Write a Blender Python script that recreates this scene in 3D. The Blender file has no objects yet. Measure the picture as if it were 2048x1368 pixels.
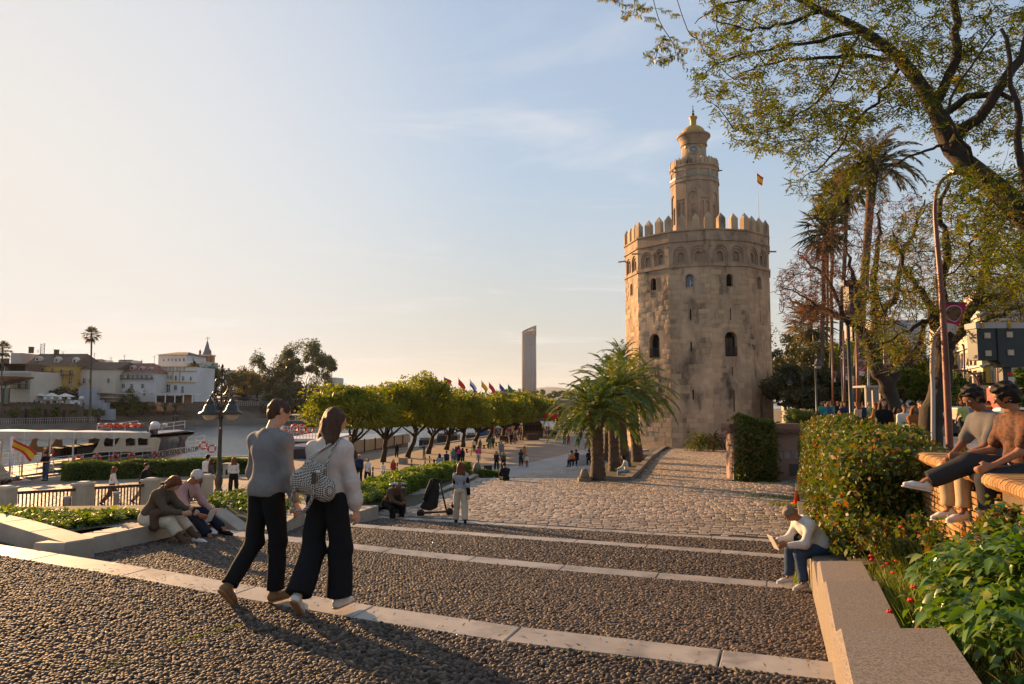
import bpy,bmesh,math,random
import numpy as np
from mathutils import Vector,Matrix
from mathutils.geometry import tessellate_polygon
# ------------------------------------------------------------------ camera, sky, sun, exposure
SC=bpy.context.scene
COL=SC.collection
CZ=7.5 # camera height above the river
F_PX=1400.0 # focal length in photo pixels (photo 2048 x 1368)
PITCH=math.atan(113/F_PX)
cam_d=bpy.data.cameras.new('camera');cam=bpy.data.objects.new('camera',cam_d);COL.objects.link(cam)
cam_d.sensor_width=36;cam_d.lens=36*F_PX/2048
cam_d.clip_start=0.05;cam_d.clip_end=12000
cam.location=(0,0,CZ);cam.rotation_euler=(math.pi/2+PITCH,0,0)
SC.camera=cam
SUN_AZ=math.radians(-43) # bearing from +Y, negative = left of the view
SUN_EL=math.radians(13)
W=bpy.data.worlds.new('World');SC.world=W;W.use_nodes=True
wt=W.node_tree;wt.nodes.clear()
def wn(t,**k):
 n=wt.nodes.new(t)
 for a,b in k.items():setattr(n,a,b)
 return n
sky=wn('ShaderNodeTexSky',sky_type='NISHITA',sun_disc=False,sun_elevation=SUN_EL,sun_rotation=SUN_AZ,
altitude=20,air_density=1.0,dust_density=0.7,ozone_density=1.2)
tc=wn('ShaderNodeTexCoord');sep=wn('ShaderNodeSeparateXYZ')
wt.links.new(tc.outputs['Generated'],sep.inputs[0])
# clouds: a noise looked up on a flat layer high above
ad=wn('ShaderNodeMath',operation='ADD');ad.inputs[1].default_value=0.12
wt.links.new(sep.outputs['Z'],ad.inputs[0])
dv=[wn('ShaderNodeMath',operation='DIVIDE')for _ in range(2)]
for i,ax in enumerate('XY'):
 wt.links.new(sep.outputs[ax],dv[i].inputs[0]);wt.links.new(ad.outputs[0],dv[i].inputs[1])
cmb=wn('ShaderNodeCombineXYZ')
wt.links.new(dv[0].outputs[0],cmb.inputs[0]);wt.links.new(dv[1].outputs[0],cmb.inputs[1])
mp=wn('ShaderNodeMapping');mp.inputs['Rotation'].default_value=(0,0,0.5);mp.inputs['Scale'].default_value=(0.55,1.3,1)
wt.links.new(cmb.outputs[0],mp.inputs[0])
nz=wn('ShaderNodeTexNoise');nz.inputs['Scale'].default_value=1.5;nz.inputs['Detail'].default_value=9;nz.inputs['Roughness'].default_value=0.6;nz.inputs['Distortion'].default_value=0.5
wt.links.new(mp.outputs[0],nz.inputs['Vector'])
cr=wn('ShaderNodeMapRange');cr.inputs[1].default_value=0.52;cr.inputs[2].default_value=0.74;cr.interpolation_type='SMOOTHSTEP'
wt.links.new(nz.outputs['Fac'],cr.inputs[0])
cl=wn('ShaderNodeMath',operation='MULTIPLY');cl.inputs[1].default_value=0.38;wt.links.new(cr.outputs[0],cl.inputs[0])
whit=wn('ShaderNodeMix',data_type='RGBA',blend_type='MULTIPLY');whit.inputs[0].default_value=1;whit.inputs[7].default_value=(2.3,1.95,1.7,1)
wt.links.new(sky.outputs[0],whit.inputs[6])
mx=wn('ShaderNodeMix',data_type='RGBA');mx.inputs[0].default_value=0;wt.links.new(sky.outputs[0],mx.inputs[6]);wt.links.new(whit.outputs[2],mx.inputs[7])
hsat=wn('ShaderNodeHueSaturation');hsat.inputs['Saturation'].default_value=.78;wt.links.new(mx.outputs[2],hsat.inputs['Color'])
# soft shoulder for the bright side, warm haze low down
bw=wn('ShaderNodeRGBToBW');wt.links.new(hsat.outputs[0],bw.inputs[0])
q1=wn('ShaderNodeMath',operation='MULTIPLY_ADD');q1.inputs[1].default_value=.66;q1.inputs[2].default_value=1.0;wt.links.new(bw.outputs[0],q1.inputs[0])
q2=wn('ShaderNodeMath',operation='DIVIDE');q2.inputs[0].default_value=2.15;wt.links.new(q1.outputs[0],q2.inputs[1])
sc=wn('ShaderNodeVectorMath',operation='SCALE');wt.links.new(hsat.outputs[0],sc.inputs[0]);wt.links.new(q2.outputs[0],sc.inputs['Scale'])
hz=wn('ShaderNodeMapRange',interpolation_type='SMOOTHSTEP');hz.inputs[1].default_value=.0;hz.inputs[2].default_value=.34;hz.inputs[3].default_value=.74;hz.inputs[4].default_value=0.04
wt.links.new(sep.outputs['Z'],hz.inputs[0])
hm=wn('ShaderNodeMix',data_type='RGBA');wt.links.new(hz.outputs[0],hm.inputs[0]);wt.links.new(sc.outputs[0],hm.inputs[6]);hm.inputs[7].default_value=(2.7,2.48,2.34,1)
# the broad white glow round the low sun
gd=wn('ShaderNodeVectorMath',operation='DOT_PRODUCT');gd.inputs[1].default_value=(math.sin(SUN_AZ)*.985,math.cos(SUN_AZ)*.985,.17);wt.links.new(tc.outputs['Generated'],gd.inputs[0])
gm=wn('ShaderNodeMapRange',interpolation_type='SMOOTHSTEP');gm.inputs[1].default_value=.72;gm.inputs[2].default_value=1.0;gm.inputs[4].default_value=.56;wt.links.new(gd.outputs['Value'],gm.inputs[0])
gx=wn('ShaderNodeMix',data_type='RGBA');wt.links.new(gm.outputs[0],gx.inputs[0]);wt.links.new(hm.outputs[2],gx.inputs[6]);gx.inputs[7].default_value=(3.3,3.32,3.36,1)
cx_=wn('ShaderNodeMix',data_type='RGBA');wt.links.new(cl.outputs[0],cx_.inputs[0]);wt.links.new(gx.outputs[2],cx_.inputs[6]);cx_.inputs[7].default_value=(3.75,3.55,3.4,1)
bg=wn('ShaderNodeBackground');bg.inputs[1].default_value=0.1;wt.links.new(cx_.outputs[2],bg.inputs[0])
wo=wn('ShaderNodeOutputWorld');wt.links.new(bg.outputs[0],wo.inputs[0])
sl=bpy.data.lights.new('sun','SUN');sl.energy=5.0;sl.angle=math.radians(0.6);sl.color=(1.0,0.58,0.26)
so=bpy.data.objects.new('sun',sl);COL.objects.link(so)
SUN_DIR=Vector((math.sin(SUN_AZ)*math.cos(SUN_EL),math.cos(SUN_AZ)*math.cos(SUN_EL),math.sin(SUN_EL)))
so.rotation_euler=SUN_DIR.to_track_quat('Z','Y').to_euler();so.location=(-30,30,40)
SC.view_settings.view_transform='Standard';SC.view_settings.look='None';SC.view_settings.gamma=1
SC.view_settings.use_curve_mapping=False;SC.view_settings.exposure=1.38
SC.cycles.max_bounces=6;SC.cycles.transparent_max_bounces=6;SC.cycles.caustics_reflective=False;SC.cycles.caustics_refractive=False
# ------------------------------------------------------------------ helpers
R=random.Random(7);NR=np.random.default_rng(7)
CA_,SA_=math.cos(PITCH),math.sin(PITCH)
def ray(px,py):
 x,y=(px-1024)/F_PX,(684-py)/F_PX
 return np.array((x,CA_-y*SA_,SA_+y*CA_))
def G(px,py,h): # the point seen at px, py that lies h below the camera
 d=ray(px,py);return np.array((0,0,CZ))+d*(-h/d[2])
def at(px,py,Y): # the point seen at px, py at distance Y
 d=ray(px,py);return np.array((0,0,CZ))+d*(Y/d[1])
def proj(P): # world -> photo pixels
 P=np.asarray(P,float).reshape(-1,3)-(0,0,CZ)
 dep=P[:,1]*CA_+P[:,2]*SA_;up=-P[:,1]*SA_+P[:,2]*CA_
 dep=np.where(dep<.01,.01,dep)
 return np.stack((1024+F_PX*P[:,0]/dep,684-F_PX*up/dep,dep),1)
_m={}
def lin(c):return tuple(c[:3])+(1.0,)
def mat(name,col,col2=None,scale=3.0,rough=.8,bump=0.,bscale=None,metal=0.,rnd=0.,spec=.35,vari=None,
stretch=(1,1,1),coords='world',sheen=0.,detail=6,contrast=(.35,.65),third=None,bdist=.02,voro=False,alpha=1.,trans=0.):
 """procedural surface: two or three colours mixed by noise, a bump, and a brightness shift for every piece"""
 if name in _m:return _m[name]
 m=bpy.data.materials.new(name);m.use_nodes=True;t=m.node_tree;N=t.nodes;L=t.links;N.clear()
 o=N.new('ShaderNodeOutputMaterial');b=N.new('ShaderNodeBsdfPrincipled');L.new(b.outputs[0],o.inputs[0])
 b.inputs['Roughness'].default_value=rough;b.inputs['Metallic'].default_value=metal
 b.inputs['Specular IOR Level'].default_value=spec
 if trans:b.inputs['Transmission Weight'].default_value=trans
 if sheen:b.inputs['Sheen Weight'].default_value=sheen;b.inputs['Sheen Roughness'].default_value=.5
 if coords=='world':g=N.new('ShaderNodeNewGeometry');co=g.outputs['Position']
 else:g=N.new('ShaderNodeTexCoord');co=g.outputs['Object']
 mp=N.new('ShaderNodeMapping');mp.inputs['Scale'].default_value=stretch;L.new(co,mp.inputs[0])
 if isinstance(col,str): # the colour is a property of the object
  a=N.new('ShaderNodeAttribute');a.attribute_type='OBJECT';a.attribute_name=col;c=a.outputs['Color']
 else:
  rg=N.new('ShaderNodeRGB');rg.outputs[0].default_value=lin(col);c=rg.outputs[0]
 def noise(sc,det=detail,ro=.6):
  n=N.new('ShaderNodeTexNoise');n.inputs['Scale'].default_value=sc;n.inputs['Detail'].default_value=det;n.inputs['Roughness'].default_value=ro
  L.new(mp.outputs[0],n.inputs['Vector']);return n
 def mixc(fac,a,b2,bt='MIX'):
  x=N.new('ShaderNodeMix');x.data_type='RGBA';x.blend_type=bt
  if hasattr(fac,'links'):L.new(fac,x.inputs[0])
  else:x.inputs[0].default_value=fac
  for s,v in((6,a),(7,b2)):
   if hasattr(v,'links'):L.new(v,x.inputs[s])
   else:x.inputs[s].default_value=lin(v)
  return x.outputs[2]
 def rng(s,lo,hi,a=0.,b2=1.):
  r=N.new('ShaderNodeMapRange');r.inputs[1].default_value=lo;r.inputs[2].default_value=hi;r.inputs[3].default_value=a;r.inputs[4].default_value=b2
  L.new(s,r.inputs[0]);return r.outputs[0]
 if col2 is not None:c=mixc(rng(noise(scale).outputs['Fac'],*contrast),c,col2)
 if third is not None:c=mixc(rng(noise(scale*third[1],4).outputs['Fac'],third[2],third[3]),c,third[0])
 if rnd:
  oi=N.new('ShaderNodeObjectInfo');at_=N.new('ShaderNodeAttribute');at_.attribute_name='rnd'
  s=N.new('ShaderNodeMath');s.operation='ADD';L.new(oi.outputs['Random'],s.inputs[0]);L.new(at_.outputs['Fac'],s.inputs[1])
  f=N.new('ShaderNodeMath');f.operation='FRACT';L.new(s.outputs[0],f.inputs[0])
  if vari is not None:
   m2=N.new('ShaderNodeMath');m2.operation='MULTIPLY';m2.inputs[1].default_value=7.31;L.new(f.outputs[0],m2.inputs[0])
   f2=N.new('ShaderNodeMath');f2.operation='FRACT';L.new(m2.outputs[0],f2.inputs[0])
   c=mixc(f2.outputs[0],c,vari)
  v=rng(f.outputs[0],0,1,1-rnd,1+rnd)
  hs=N.new('ShaderNodeHueSaturation');L.new(v,hs.inputs['Value']);L.new(c,hs.inputs['Color']);c=hs.outputs[0]
 L.new(c,b.inputs['Base Color'])
 if bump:
  if voro:
   bn=N.new('ShaderNodeTexVoronoi');bn.inputs['Scale'].default_value=bscale or scale*4;L.new(mp.outputs[0],bn.inputs['Vector']);src=bn.outputs['Distance']
  else:src=noise(bscale or scale*4).outputs['Fac']
  bp=N.new('ShaderNodeBump');bp.inputs['Strength'].default_value=bump;bp.inputs['Distance'].default_value=bdist
  if voro:bp.invert=True
  L.new(src,bp.inputs['Height']);L.new(bp.outputs[0],b.inputs['Normal'])
 if alpha<1:b.inputs['Alpha'].default_value=alpha
 _m[name]=m;return m
def leaf_mat(name,c1,c2,c3=None,tr=.45,rough=.5):
 """leaves: every leaf its own mix of the colours, light shines through"""
 if name in _m:return _m[name]
 m=bpy.data.materials.new(name);m.use_nodes=True;t=m.node_tree;N=t.nodes;L=t.links;N.clear()
 o=N.new('ShaderNodeOutputMaterial')
 a=N.new('ShaderNodeAttribute');a.attribute_name='rnd'
 oi=N.new('ShaderNodeObjectInfo');s=N.new('ShaderNodeMath');s.operation='ADD';L.new(oi.outputs['Random'],s.inputs[0]);L.new(a.outputs['Fac'],s.inputs[1])
 f=N.new('ShaderNodeMath');f.operation='FRACT';L.new(s.outputs[0],f.inputs[0])
 r=N.new('ShaderNodeValToRGB');e=r.color_ramp.elements
 e[0].color=lin(c1);e[1].color=lin(c2);e[1].position=.8 if c3 else 1
 if c3:x=e.new(.93);x.color=lin(c3)
 L.new(f.outputs[0],r.inputs[0])
 d=N.new('ShaderNodeBsdfPrincipled');d.inputs['Roughness'].default_value=rough;d.inputs['Specular IOR Level'].default_value=.4;L.new(r.outputs[0],d.inputs['Base Color'])
 tl=N.new('ShaderNodeBsdfTranslucent')
 hs=N.new('ShaderNodeHueSaturation');hs.inputs['Hue'].default_value=.485;hs.inputs['Saturation'].default_value=1.15;hs.inputs['Value'].default_value=1.5;L.new(r.outputs[0],hs.inputs['Color']);L.new(hs.outputs[0],tl.inputs[0])
 mi=N.new('ShaderNodeMixShader');mi.inputs[0].default_value=tr;L.new(d.outputs[0],mi.inputs[1]);L.new(tl.outputs[0],mi.inputs[2])
 L.new(mi.outputs[0],o.inputs[0]);_m[name]=m;return m
def wmat(o):
 return(wmat(o.parent)@o.matrix_parent_inverse if o.parent else Matrix())@o.matrix_basis
def link(name,data,parent=None,world=True):
 o=bpy.data.objects.new(name,data);COL.objects.link(o)
 if parent is not None:
  o.parent=parent
  if world:o.matrix_parent_inverse=wmat(parent).inverted()
 return o
def tag(o,label=None,cat=None,group=None,kind=None):
 for k,v in(('label',label),('category',cat),('group',group),('kind',kind)):
  if v:o[k]=v
 return o
def thing(name,label,cat,loc=(0,0,0),rz=0,group=None):
 o=link(name,None);o.location=tuple(loc);o.rotation_euler=(0,0,rz);return tag(o,label,cat,group)
def copy_tree(o,parent=None,label=None):
 c=o.copy();COL.objects.link(c)
 if parent is not None:c.parent=parent
 if label:c['label']=label
 for ch in KIDS(o):copy_tree(ch,c)
 return c
def KIDS(o):return[x for x in list(COL.objects)if x.parent==o]if o.name not in _kids else _kids[o.name]
_kids={}
def freeze(o): # remember children for quick copies
 ch=[x for x in list(COL.objects)if x.parent==o];_kids[o.name]=ch
 for c in ch:freeze(c)
 return o
def npmesh(name,V,quads=None,tris=None,mats=(),smooth=False,rnd=None,midx=None,rnd_v=None):
 me=bpy.data.meshes.new(name)
 V=np.ascontiguousarray(V,dtype=np.float32)
 nq=0 if quads is None else len(quads);nt=0 if tris is None else len(tris)
 idx=[];
 if nq:idx.append(np.asarray(quads,np.int32).ravel())
 if nt:idx.append(np.asarray(tris,np.int32).ravel())
 idx=np.concatenate(idx)if idx else np.zeros(0,np.int32)
 tot=np.concatenate((np.full(nq,4,np.int32),np.full(nt,3,np.int32)))
 st=np.concatenate(([0],np.cumsum(tot)[:-1])).astype(np.int32)if len(tot)else tot
 me.vertices.add(len(V));me.vertices.foreach_set('co',V.ravel())
 me.loops.add(len(idx));me.loops.foreach_set('vertex_index',idx)
 me.polygons.add(len(tot));me.polygons.foreach_set('loop_start',st);me.polygons.foreach_set('loop_total',tot)
 if smooth:me.polygons.foreach_set('use_smooth',np.ones(len(tot),bool))
 if midx is not None:me.polygons.foreach_set('material_index',np.asarray(midx,np.int32))
 for m in(mats if isinstance(mats,(list,tuple))else[mats]):me.materials.append(m)
 if rnd_v is not None:
  a=me.attributes.new('rnd','FLOAT','POINT');a.data.foreach_set('value',np.ascontiguousarray(rnd_v,dtype=np.float32))
 me.update(calc_edges=True);return me
class MB:
 """collects shapes, then links them as one mesh object"""
 def __init__(s):s.v=[];s.f=[];s.sm=[]
 def add(s,v,f,sm=False):
  n=len(s.v);s.v+=[tuple(p)for p in v];s.f+=[tuple(i+n for i in q)for q in f];s.sm+=[sm]*len(f);return s
 def box(s,c,d,rz=0,M=None):
  x,y,z=(k/2 for k in d);r=Matrix.Rotation(rz,3,'Z')if M is None else M
  v=[Vector(c)+r@Vector((a*x,b*y,e*z))for a in(-1,1)for b in(-1,1)for e in(-1,1)]
  return s.add(v,[(0,1,3,2),(4,6,7,5),(0,4,5,1),(2,3,7,6),(0,2,6,4),(1,5,7,3)])
 def bar(s,a,b,w,h=None): # rectangular bar between two points
  a,b=Vector(a),Vector(b);d=b-a;q=d.to_track_quat('Y','Z').to_matrix()
  return s.box((a+b)/2,(w,d.length,h or w),M=q)
 def tube(s,pts,rad,n=8,cap=True,sm=True):
  pts=[Vector(p)for p in pts];k=len(pts)
  rad=list(rad)if hasattr(rad,'__len__')else[rad]*k
  t=[(pts[min(i+1,k-1)]-pts[max(i-1,0)]).normalized()for i in range(k)]
  u=t[0].orthogonal().normalized();V=[]
  for i in range(k):
   u=(u-t[i]*u.dot(t[i]));u=u.normalized()if u.length>1e-6 else t[i].orthogonal().normalized()
   w=t[i].cross(u)
   V+=[pts[i]+(u*math.cos(j*2*math.pi/n)+w*math.sin(j*2*math.pi/n))*rad[i]for j in range(n)]
  Fc=[(i*n+j,i*n+(j+1)%n,(i+1)*n+(j+1)%n,(i+1)*n+j)for i in range(k-1)for j in range(n)]
  s.add(V,Fc,sm)
  if cap:s.add(V[:n],[tuple(range(n-1,-1,-1))]);s.add(V[-n:],[tuple(range(n))])
  return s
 def lathe(s,prof,c=(0,0,0),n=16,sm=True,rz=0,M=None): # prof: (radius, z)
  V=[]
  for r,z in prof:
   for j in range(n):
    a=rz+j*2*math.pi/n;p=Vector((r*math.cos(a),r*math.sin(a),z))
    if M is not None:p=M@p
    V.append(Vector(c)+p)
  k=len(prof)
  s.add(V,[(i*n+j,i*n+(j+1)%n,(i+1)*n+(j+1)%n,(i+1)*n+j)for i in range(k-1)for j in range(n)],sm)
  if prof[-1][0]>1e-4:s.add(V[-n:],[tuple(range(n))])
  if prof[0][0]>1e-4:s.add(V[:n],[tuple(range(n-1,-1,-1))])
  return s
 def prism(s,poly,h0,h1,f=None): # poly in plan; f maps (x, y, h) to a point
  f=f or(lambda x,y,h:(x,y,h));n=len(poly)
  V=[f(x,y,h0)for x,y in poly]+[f(x,y,h1)for x,y in poly]
  tr=tessellate_polygon([[Vector((x,y,0))for x,y in poly]])
  s.add(V,[(i,(i+1)%n,n+(i+1)%n,n+i)for i in range(n)])
  return s.add(V,[t[::-1]for t in tr]+[tuple(n+i for i in t)for t in tr])
 def ball(s,c,r,n=10,sq=(1,1,1)):
  c=Vector(c);pr=[(max(1e-5,r*math.sin(math.pi*i/(n//2+1))),-r*math.cos(math.pi*i/(n//2+1)))for i in range(n//2+2)]
  return s.lathe(pr,c,n,True,M=Matrix.Diagonal(sq))
 def build(s,name,m,parent=None,world=True,label=None,bevel=0,fixn=True):
  me=bpy.data.meshes.new(name);me.from_pydata([tuple(p)for p in s.v],[],s.f)
  me.polygons.foreach_set('use_smooth',np.array(s.sm,bool));me.materials.append(m);me.update()
  if fixn or bevel:
   b=bmesh.new();b.from_mesh(me)
   bmesh.ops.remove_doubles(b,verts=b.verts,dist=1e-5)
   if bevel:bmesh.ops.bevel(b,geom=b.edges[:],offset=bevel,segments=2,affect='EDGES',clamp_overlap=True)
   bmesh.ops.recalc_face_normals(b,faces=b.faces);b.to_mesh(me);b.free()
  o=link(name,me,parent,world)
  if label:o['label']=label
  return o
def poly_resample(P,n):
 P=np.asarray(P,float);s=np.concatenate(([0],np.cumsum(np.linalg.norm(np.diff(P,axis=0),axis=1))));t=np.linspace(0,s[-1],n)
 return np.stack([np.interp(t,s,P[:,i])for i in range(P.shape[1])],1)
def loft(name,rows,m,kind='structure',smooth=False):
 rows=[np.asarray(r)for r in rows];n=len(rows[0]);V=np.concatenate(rows)
 q=[(i*n+j,i*n+j+1,(i+1)*n+j+1,(i+1)*n+j)for i in range(len(rows)-1)for j in range(n-1)]
 me=npmesh(name,V,q,mats=m,smooth=smooth);o=link(name,me)
 return tag(o,kind=kind)
CUBE=None
def unit_piece(name,m,bev=.06):
 """a slightly rounded unit block that pieces share: its scale makes each of them"""
 b=MB();
 V=[];e=.5;i=.5-bev
 for z,r in((-e,e),(e-bev,e),(e,i)):
  V+=[(-r,-r,z),(r,-r,z),(r,r,z),(-r,r,z)]
 f=[(k*4+j,k*4+(j+1)%4,k*4+4+(j+1)%4,k*4+4+j)for k in range(2)for j in range(4)]+[(8,9,10,11)]
 me=bpy.data.meshes.new(name);me.from_pydata(V,[],f);me.materials.append(m);me.update();return me
def pieces(name,mats4,frames,m,parent,limit=300,world=True,stuff_name=None,bev=.06,order=None):
 """frames: list of 4x4 matrices (numpy) mapping the unit block (top = +z) to each piece; the first `limit` become objects"""
 U=unit_piece(name,m,bev);base=np.array([tuple(v.co)+(1,)for v in U.vertices]);q=np.array([tuple(p.vertices)for p in U.polygons])
 for T in frames[:limit]:
  o=bpy.data.objects.new(name,U);COL.objects.link(o);o.parent=parent
  if world:o.matrix_parent_inverse=wmat(parent).inverted()
  o.matrix_basis=Matrix(T.tolist())
 rest=frames[limit:]
 if len(rest):
  A=np.einsum('nij,kj->nki',np.array(rest),base)[...,:3]
  n=len(rest);k=len(base);Q=(q[None]+(np.arange(n)*k)[:,None,None]).reshape(-1,4)
  me=npmesh(name,A.reshape(-1,3),Q,mats=m,rnd_v=np.repeat(NR.random(n),k))
  o=link(stuff_name or name,me,parent,world);tag(o,kind='stuff');return o
def frame(c,x,y,z): # columns: the piece's axes (scaled) and centre
 T=np.eye(4);T[:3,0]=x;T[:3,1]=y;T[:3,2]=z;T[:3,3]=c;return T
def sheets(P,U,Vv,m,name,parent=None,kind=None,rnd=None,tri=False,world=True,bend=0.):
 """many small leaves as quads: centres P, half axes U and V"""
 P,U,Vv=(np.asarray(a,np.float32)for a in(P,U,Vv));n=len(P)
 V=np.stack((P-U,P-Vv*.55,P+U,P+Vv*.55),1).reshape(-1,3) # a lozenge
 q=np.arange(n*4).reshape(-1,4)
 me=npmesh(name,V,q,mats=m,rnd_v=np.repeat(NR.random(n)if rnd is None else rnd,4))
 o=link(name,me,parent,world)
 if kind:o['kind']=kind
 return o
def rand_dirs(n,up=0.):
 v=NR.normal(size=(n,3));v[:,2]+=up;return v/np.linalg.norm(v,axis=1)[:,None]
def leaf_axes(n,size,aspect=.55,var=.35):
 a=rand_dirs(n);b=np.cross(a,rand_dirs(n));b/=np.linalg.norm(b,axis=1)[:,None]+1e-9
 s=size*(1+var*NR.normal(size=(n,1))).clip(.4,2)
 return a*s,b*s*aspect*1.8
# ------------------------------------------------------------------ materials of the setting
M_STONE=mat('pale_step_stone',(.40,.35,.285),(.28,.245,.20),2.2,.5,.25,60,rnd=.08,bdist=.004,third=((.16,.14,.11),1.1,.5,.75),spec=.45)
M_WALLST=mat('planter_stone',(.40,.35,.28),(.28,.24,.19),1.6,.75,.35,45,rnd=.1,bdist=.006,third=((.16,.13,.10),3,.6,.85))
M_MORTAR=mat('dark_mortar',(.075,.062,.052),(.11,.09,.07),4,.95,.6,90,bdist=.01,third=((.05,.08,.02),.8,.66,.8))
M_PEB=mat('pebble',(.072,.050,.037),(.040,.029,.023),9,.7,0,rnd=.65,vari=(.125,.088,.058),spec=.3,third=((.045,.036,.03),.06,.48,.72))
M_PEBFAR=mat('pebble_far',(.13,.105,.09),(.055,.045,.04),16,.75,1.,26,voro=True,bdist=.03,third=((.06,.08,.03),.05,.66,.8),detail=4)
M_COB=mat('cobble',(.29,.225,.165),(.19,.15,.115),2.5,.6,.3,30,rnd=.34,vari=(.34,.265,.19),bdist=.006)
M_COBBED=mat('cobble_bed',(.10,.08,.065),(.14,.115,.09),3,.95,.5,40,third=((.07,.10,.02),.25,.60,.72),bdist=.02)
M_SOIL=mat('soil',(.07,.05,.035),(.035,.05,.015),3,.95,.8,12,bdist=.03)
M_GRAVEL=mat('quay_earth',(.27,.21,.15),(.19,.15,.11),.6,.9,.5,8,bdist=.02,third=((.09,.11,.03),.5,.62,.78))
M_ROAD=mat('smooth_path',(.27,.235,.205),(.21,.18,.16),.5,.55,.2,20,bdist=.01)
M_ASPH=mat('street_asphalt',(.055,.052,.05),(.075,.07,.065),.6,.8,.3,60,bdist=.005)
M_PAVE=mat('street_paving',(.30,.25,.20),(.22,.185,.155),.9,.45,.2,14,bdist=.005)
M_FARLAND=mat('far_land',(.09,.085,.05),(.14,.12,.08),.02,.95)
M_HILL=mat('hill_green',(.10,.12,.10),(.14,.15,.13),.004,.95)
U_AWAY=np.array((.365,.931,0.))
# ------------------------------------------------------------------ the stepped terrace
def band_pts(px,h0,h1,n=70):
 a=[p[0]for p in px];lo,hi=min(a),max(a)
 return poly_resample([G(x,y,h0+(h1-h0)*(x-lo)/(hi-lo))for x,y in px],n)
B1=band_pts([(-260,1044),(0,1089),(137,1110),(308,1137),(444,1161),(685,1202),(853,1227),(1089,1260),(1358,1290),(1655,1322),(1672,1324)],1.72,1.80)
B2=band_pts([(330,1046),(415,1056),(484,1063),(600,1075),(691,1085),(848,1103),(1198,1136),(1396,1151),(1617,1168),(1628,1169)],2.15,2.60)
B3=band_pts([(540,1030),(685,1046),(1000,1068),(1300,1089),(1559,1108),(1606,1112)],2.75,3.0)
B4=band_pts([(700,1026),(767,1032),(919,1041),(1200,1058),(1546,1079),(1594,1083)],3.30,3.45)
BW,RISE=.34,.13
BANDS=[B1,B2,B3,B4]
def near(B):return B-U_AWAY*BW
back=near(B1).copy();back[:,1]-=9;back[:,0]=back[:,0]*1.2
loft('terrace_ground',[back,near(B1)-(0,0,.012)],M_MORTAR)
treads=[]
for k in range(3):
 a=BANDS[k]-(0,0,RISE);b=near(BANDS[k+1])-(0,0,.012)
 m=M_MORTAR
 rows=[a+(b-a)*t for t in np.linspace(0,1,12)]
 loft('tread_ground',rows,m);treads.append((a,b))
for k,B in enumerate(BANDS): # each nosing is a row of stone slabs
 st=link('stone_step',None);tag(st,kind='structure')
 s=np.concatenate(([0],np.cumsum(np.linalg.norm(np.diff(B,axis=0),axis=1))))
 def on(t,B=B,s=s):return np.array([np.interp(t,s,B[:,i])for i in range(3)])
 t=R.uniform(0,.4)
 while t<s[-1]-.2:
  L_=min(R.choice((1.35,1.42,1.5)),s[-1]-t);p,q=on(t+.006),on(t+L_-.006);mid=(p+q)/2-U_AWAY*BW/2
  x=q-p;y=U_AWAY*BW;z=np.array((0,0,.16))
  tz=R.uniform(-.003,.003)
  b=MB();e=.008
  P=[p-y,q-y,q,p]
  top=[v+(0,0,tz)for v in P];cc=sum(top)/4
  ins=[v+(cc-v)/np.linalg.norm(cc-v)*e for v in top]
  lo=[v-(0,0,.16)for v in P];sh=[v-(0,0,e)for v in top]
  b.add(lo+sh+ins,[(j,(j+1)%4,4+(j+1)%4,4+j)for j in range(4)]+[(4+j,4+(j+1)%4,8+(j+1)%4,8+j)for j in range(4)]+[(8,9,10,11)])
  b.build('slab',M_STONE,st,fixn=True)
  t+=L_
# pebbles: packed stones set in the mortar
def inside_view(P,mx=60,my=40):
 q=proj(P);return(q[:,0]>-mx)&(q[:,0]<2048+mx)&(q[:,1]>0)&(q[:,1]<1368+my)&(q[:,2]>.2)
def scatter_tread(rowa,rowb,sx,sy,cond=None):
 """jittered brick pattern over the surface between two edges, in metres"""
 rowa,rowb=np.asarray(rowa),np.asarray(rowb)
 lx=np.linalg.norm(np.diff(rowa,axis=0),axis=1).sum();ly=np.linalg.norm(rowb-rowa,axis=1).max()
 nx,ny=int(lx/sx),int(ly/sy)
 i,j=np.meshgrid(np.arange(nx),np.arange(ny));i=i.ravel();j=j.ravel()
 u=(i+.5*(j%2)+NR.normal(size=i.size)*.17+.5)/nx;v=(j+.5+NR.normal(size=i.size)*.17)/ny
 ok=(u>.002)&(u<.998)&(v>.004)&(v<.996);u,v=u[ok],v[ok]
 x=u*(len(rowa)-1);k=np.clip(x.astype(int),0,len(rowa)-2);f=(x-k)[:,None]
 A=rowa[k]*(1-f)+rowa[k+1]*f;B=rowb[k]*(1-f)+rowb[k+1]*f
 P=A+(B-A)*v[:,None];P=P[inside_view(P)]
 return P if cond is None else P[cond(P)]
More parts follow.
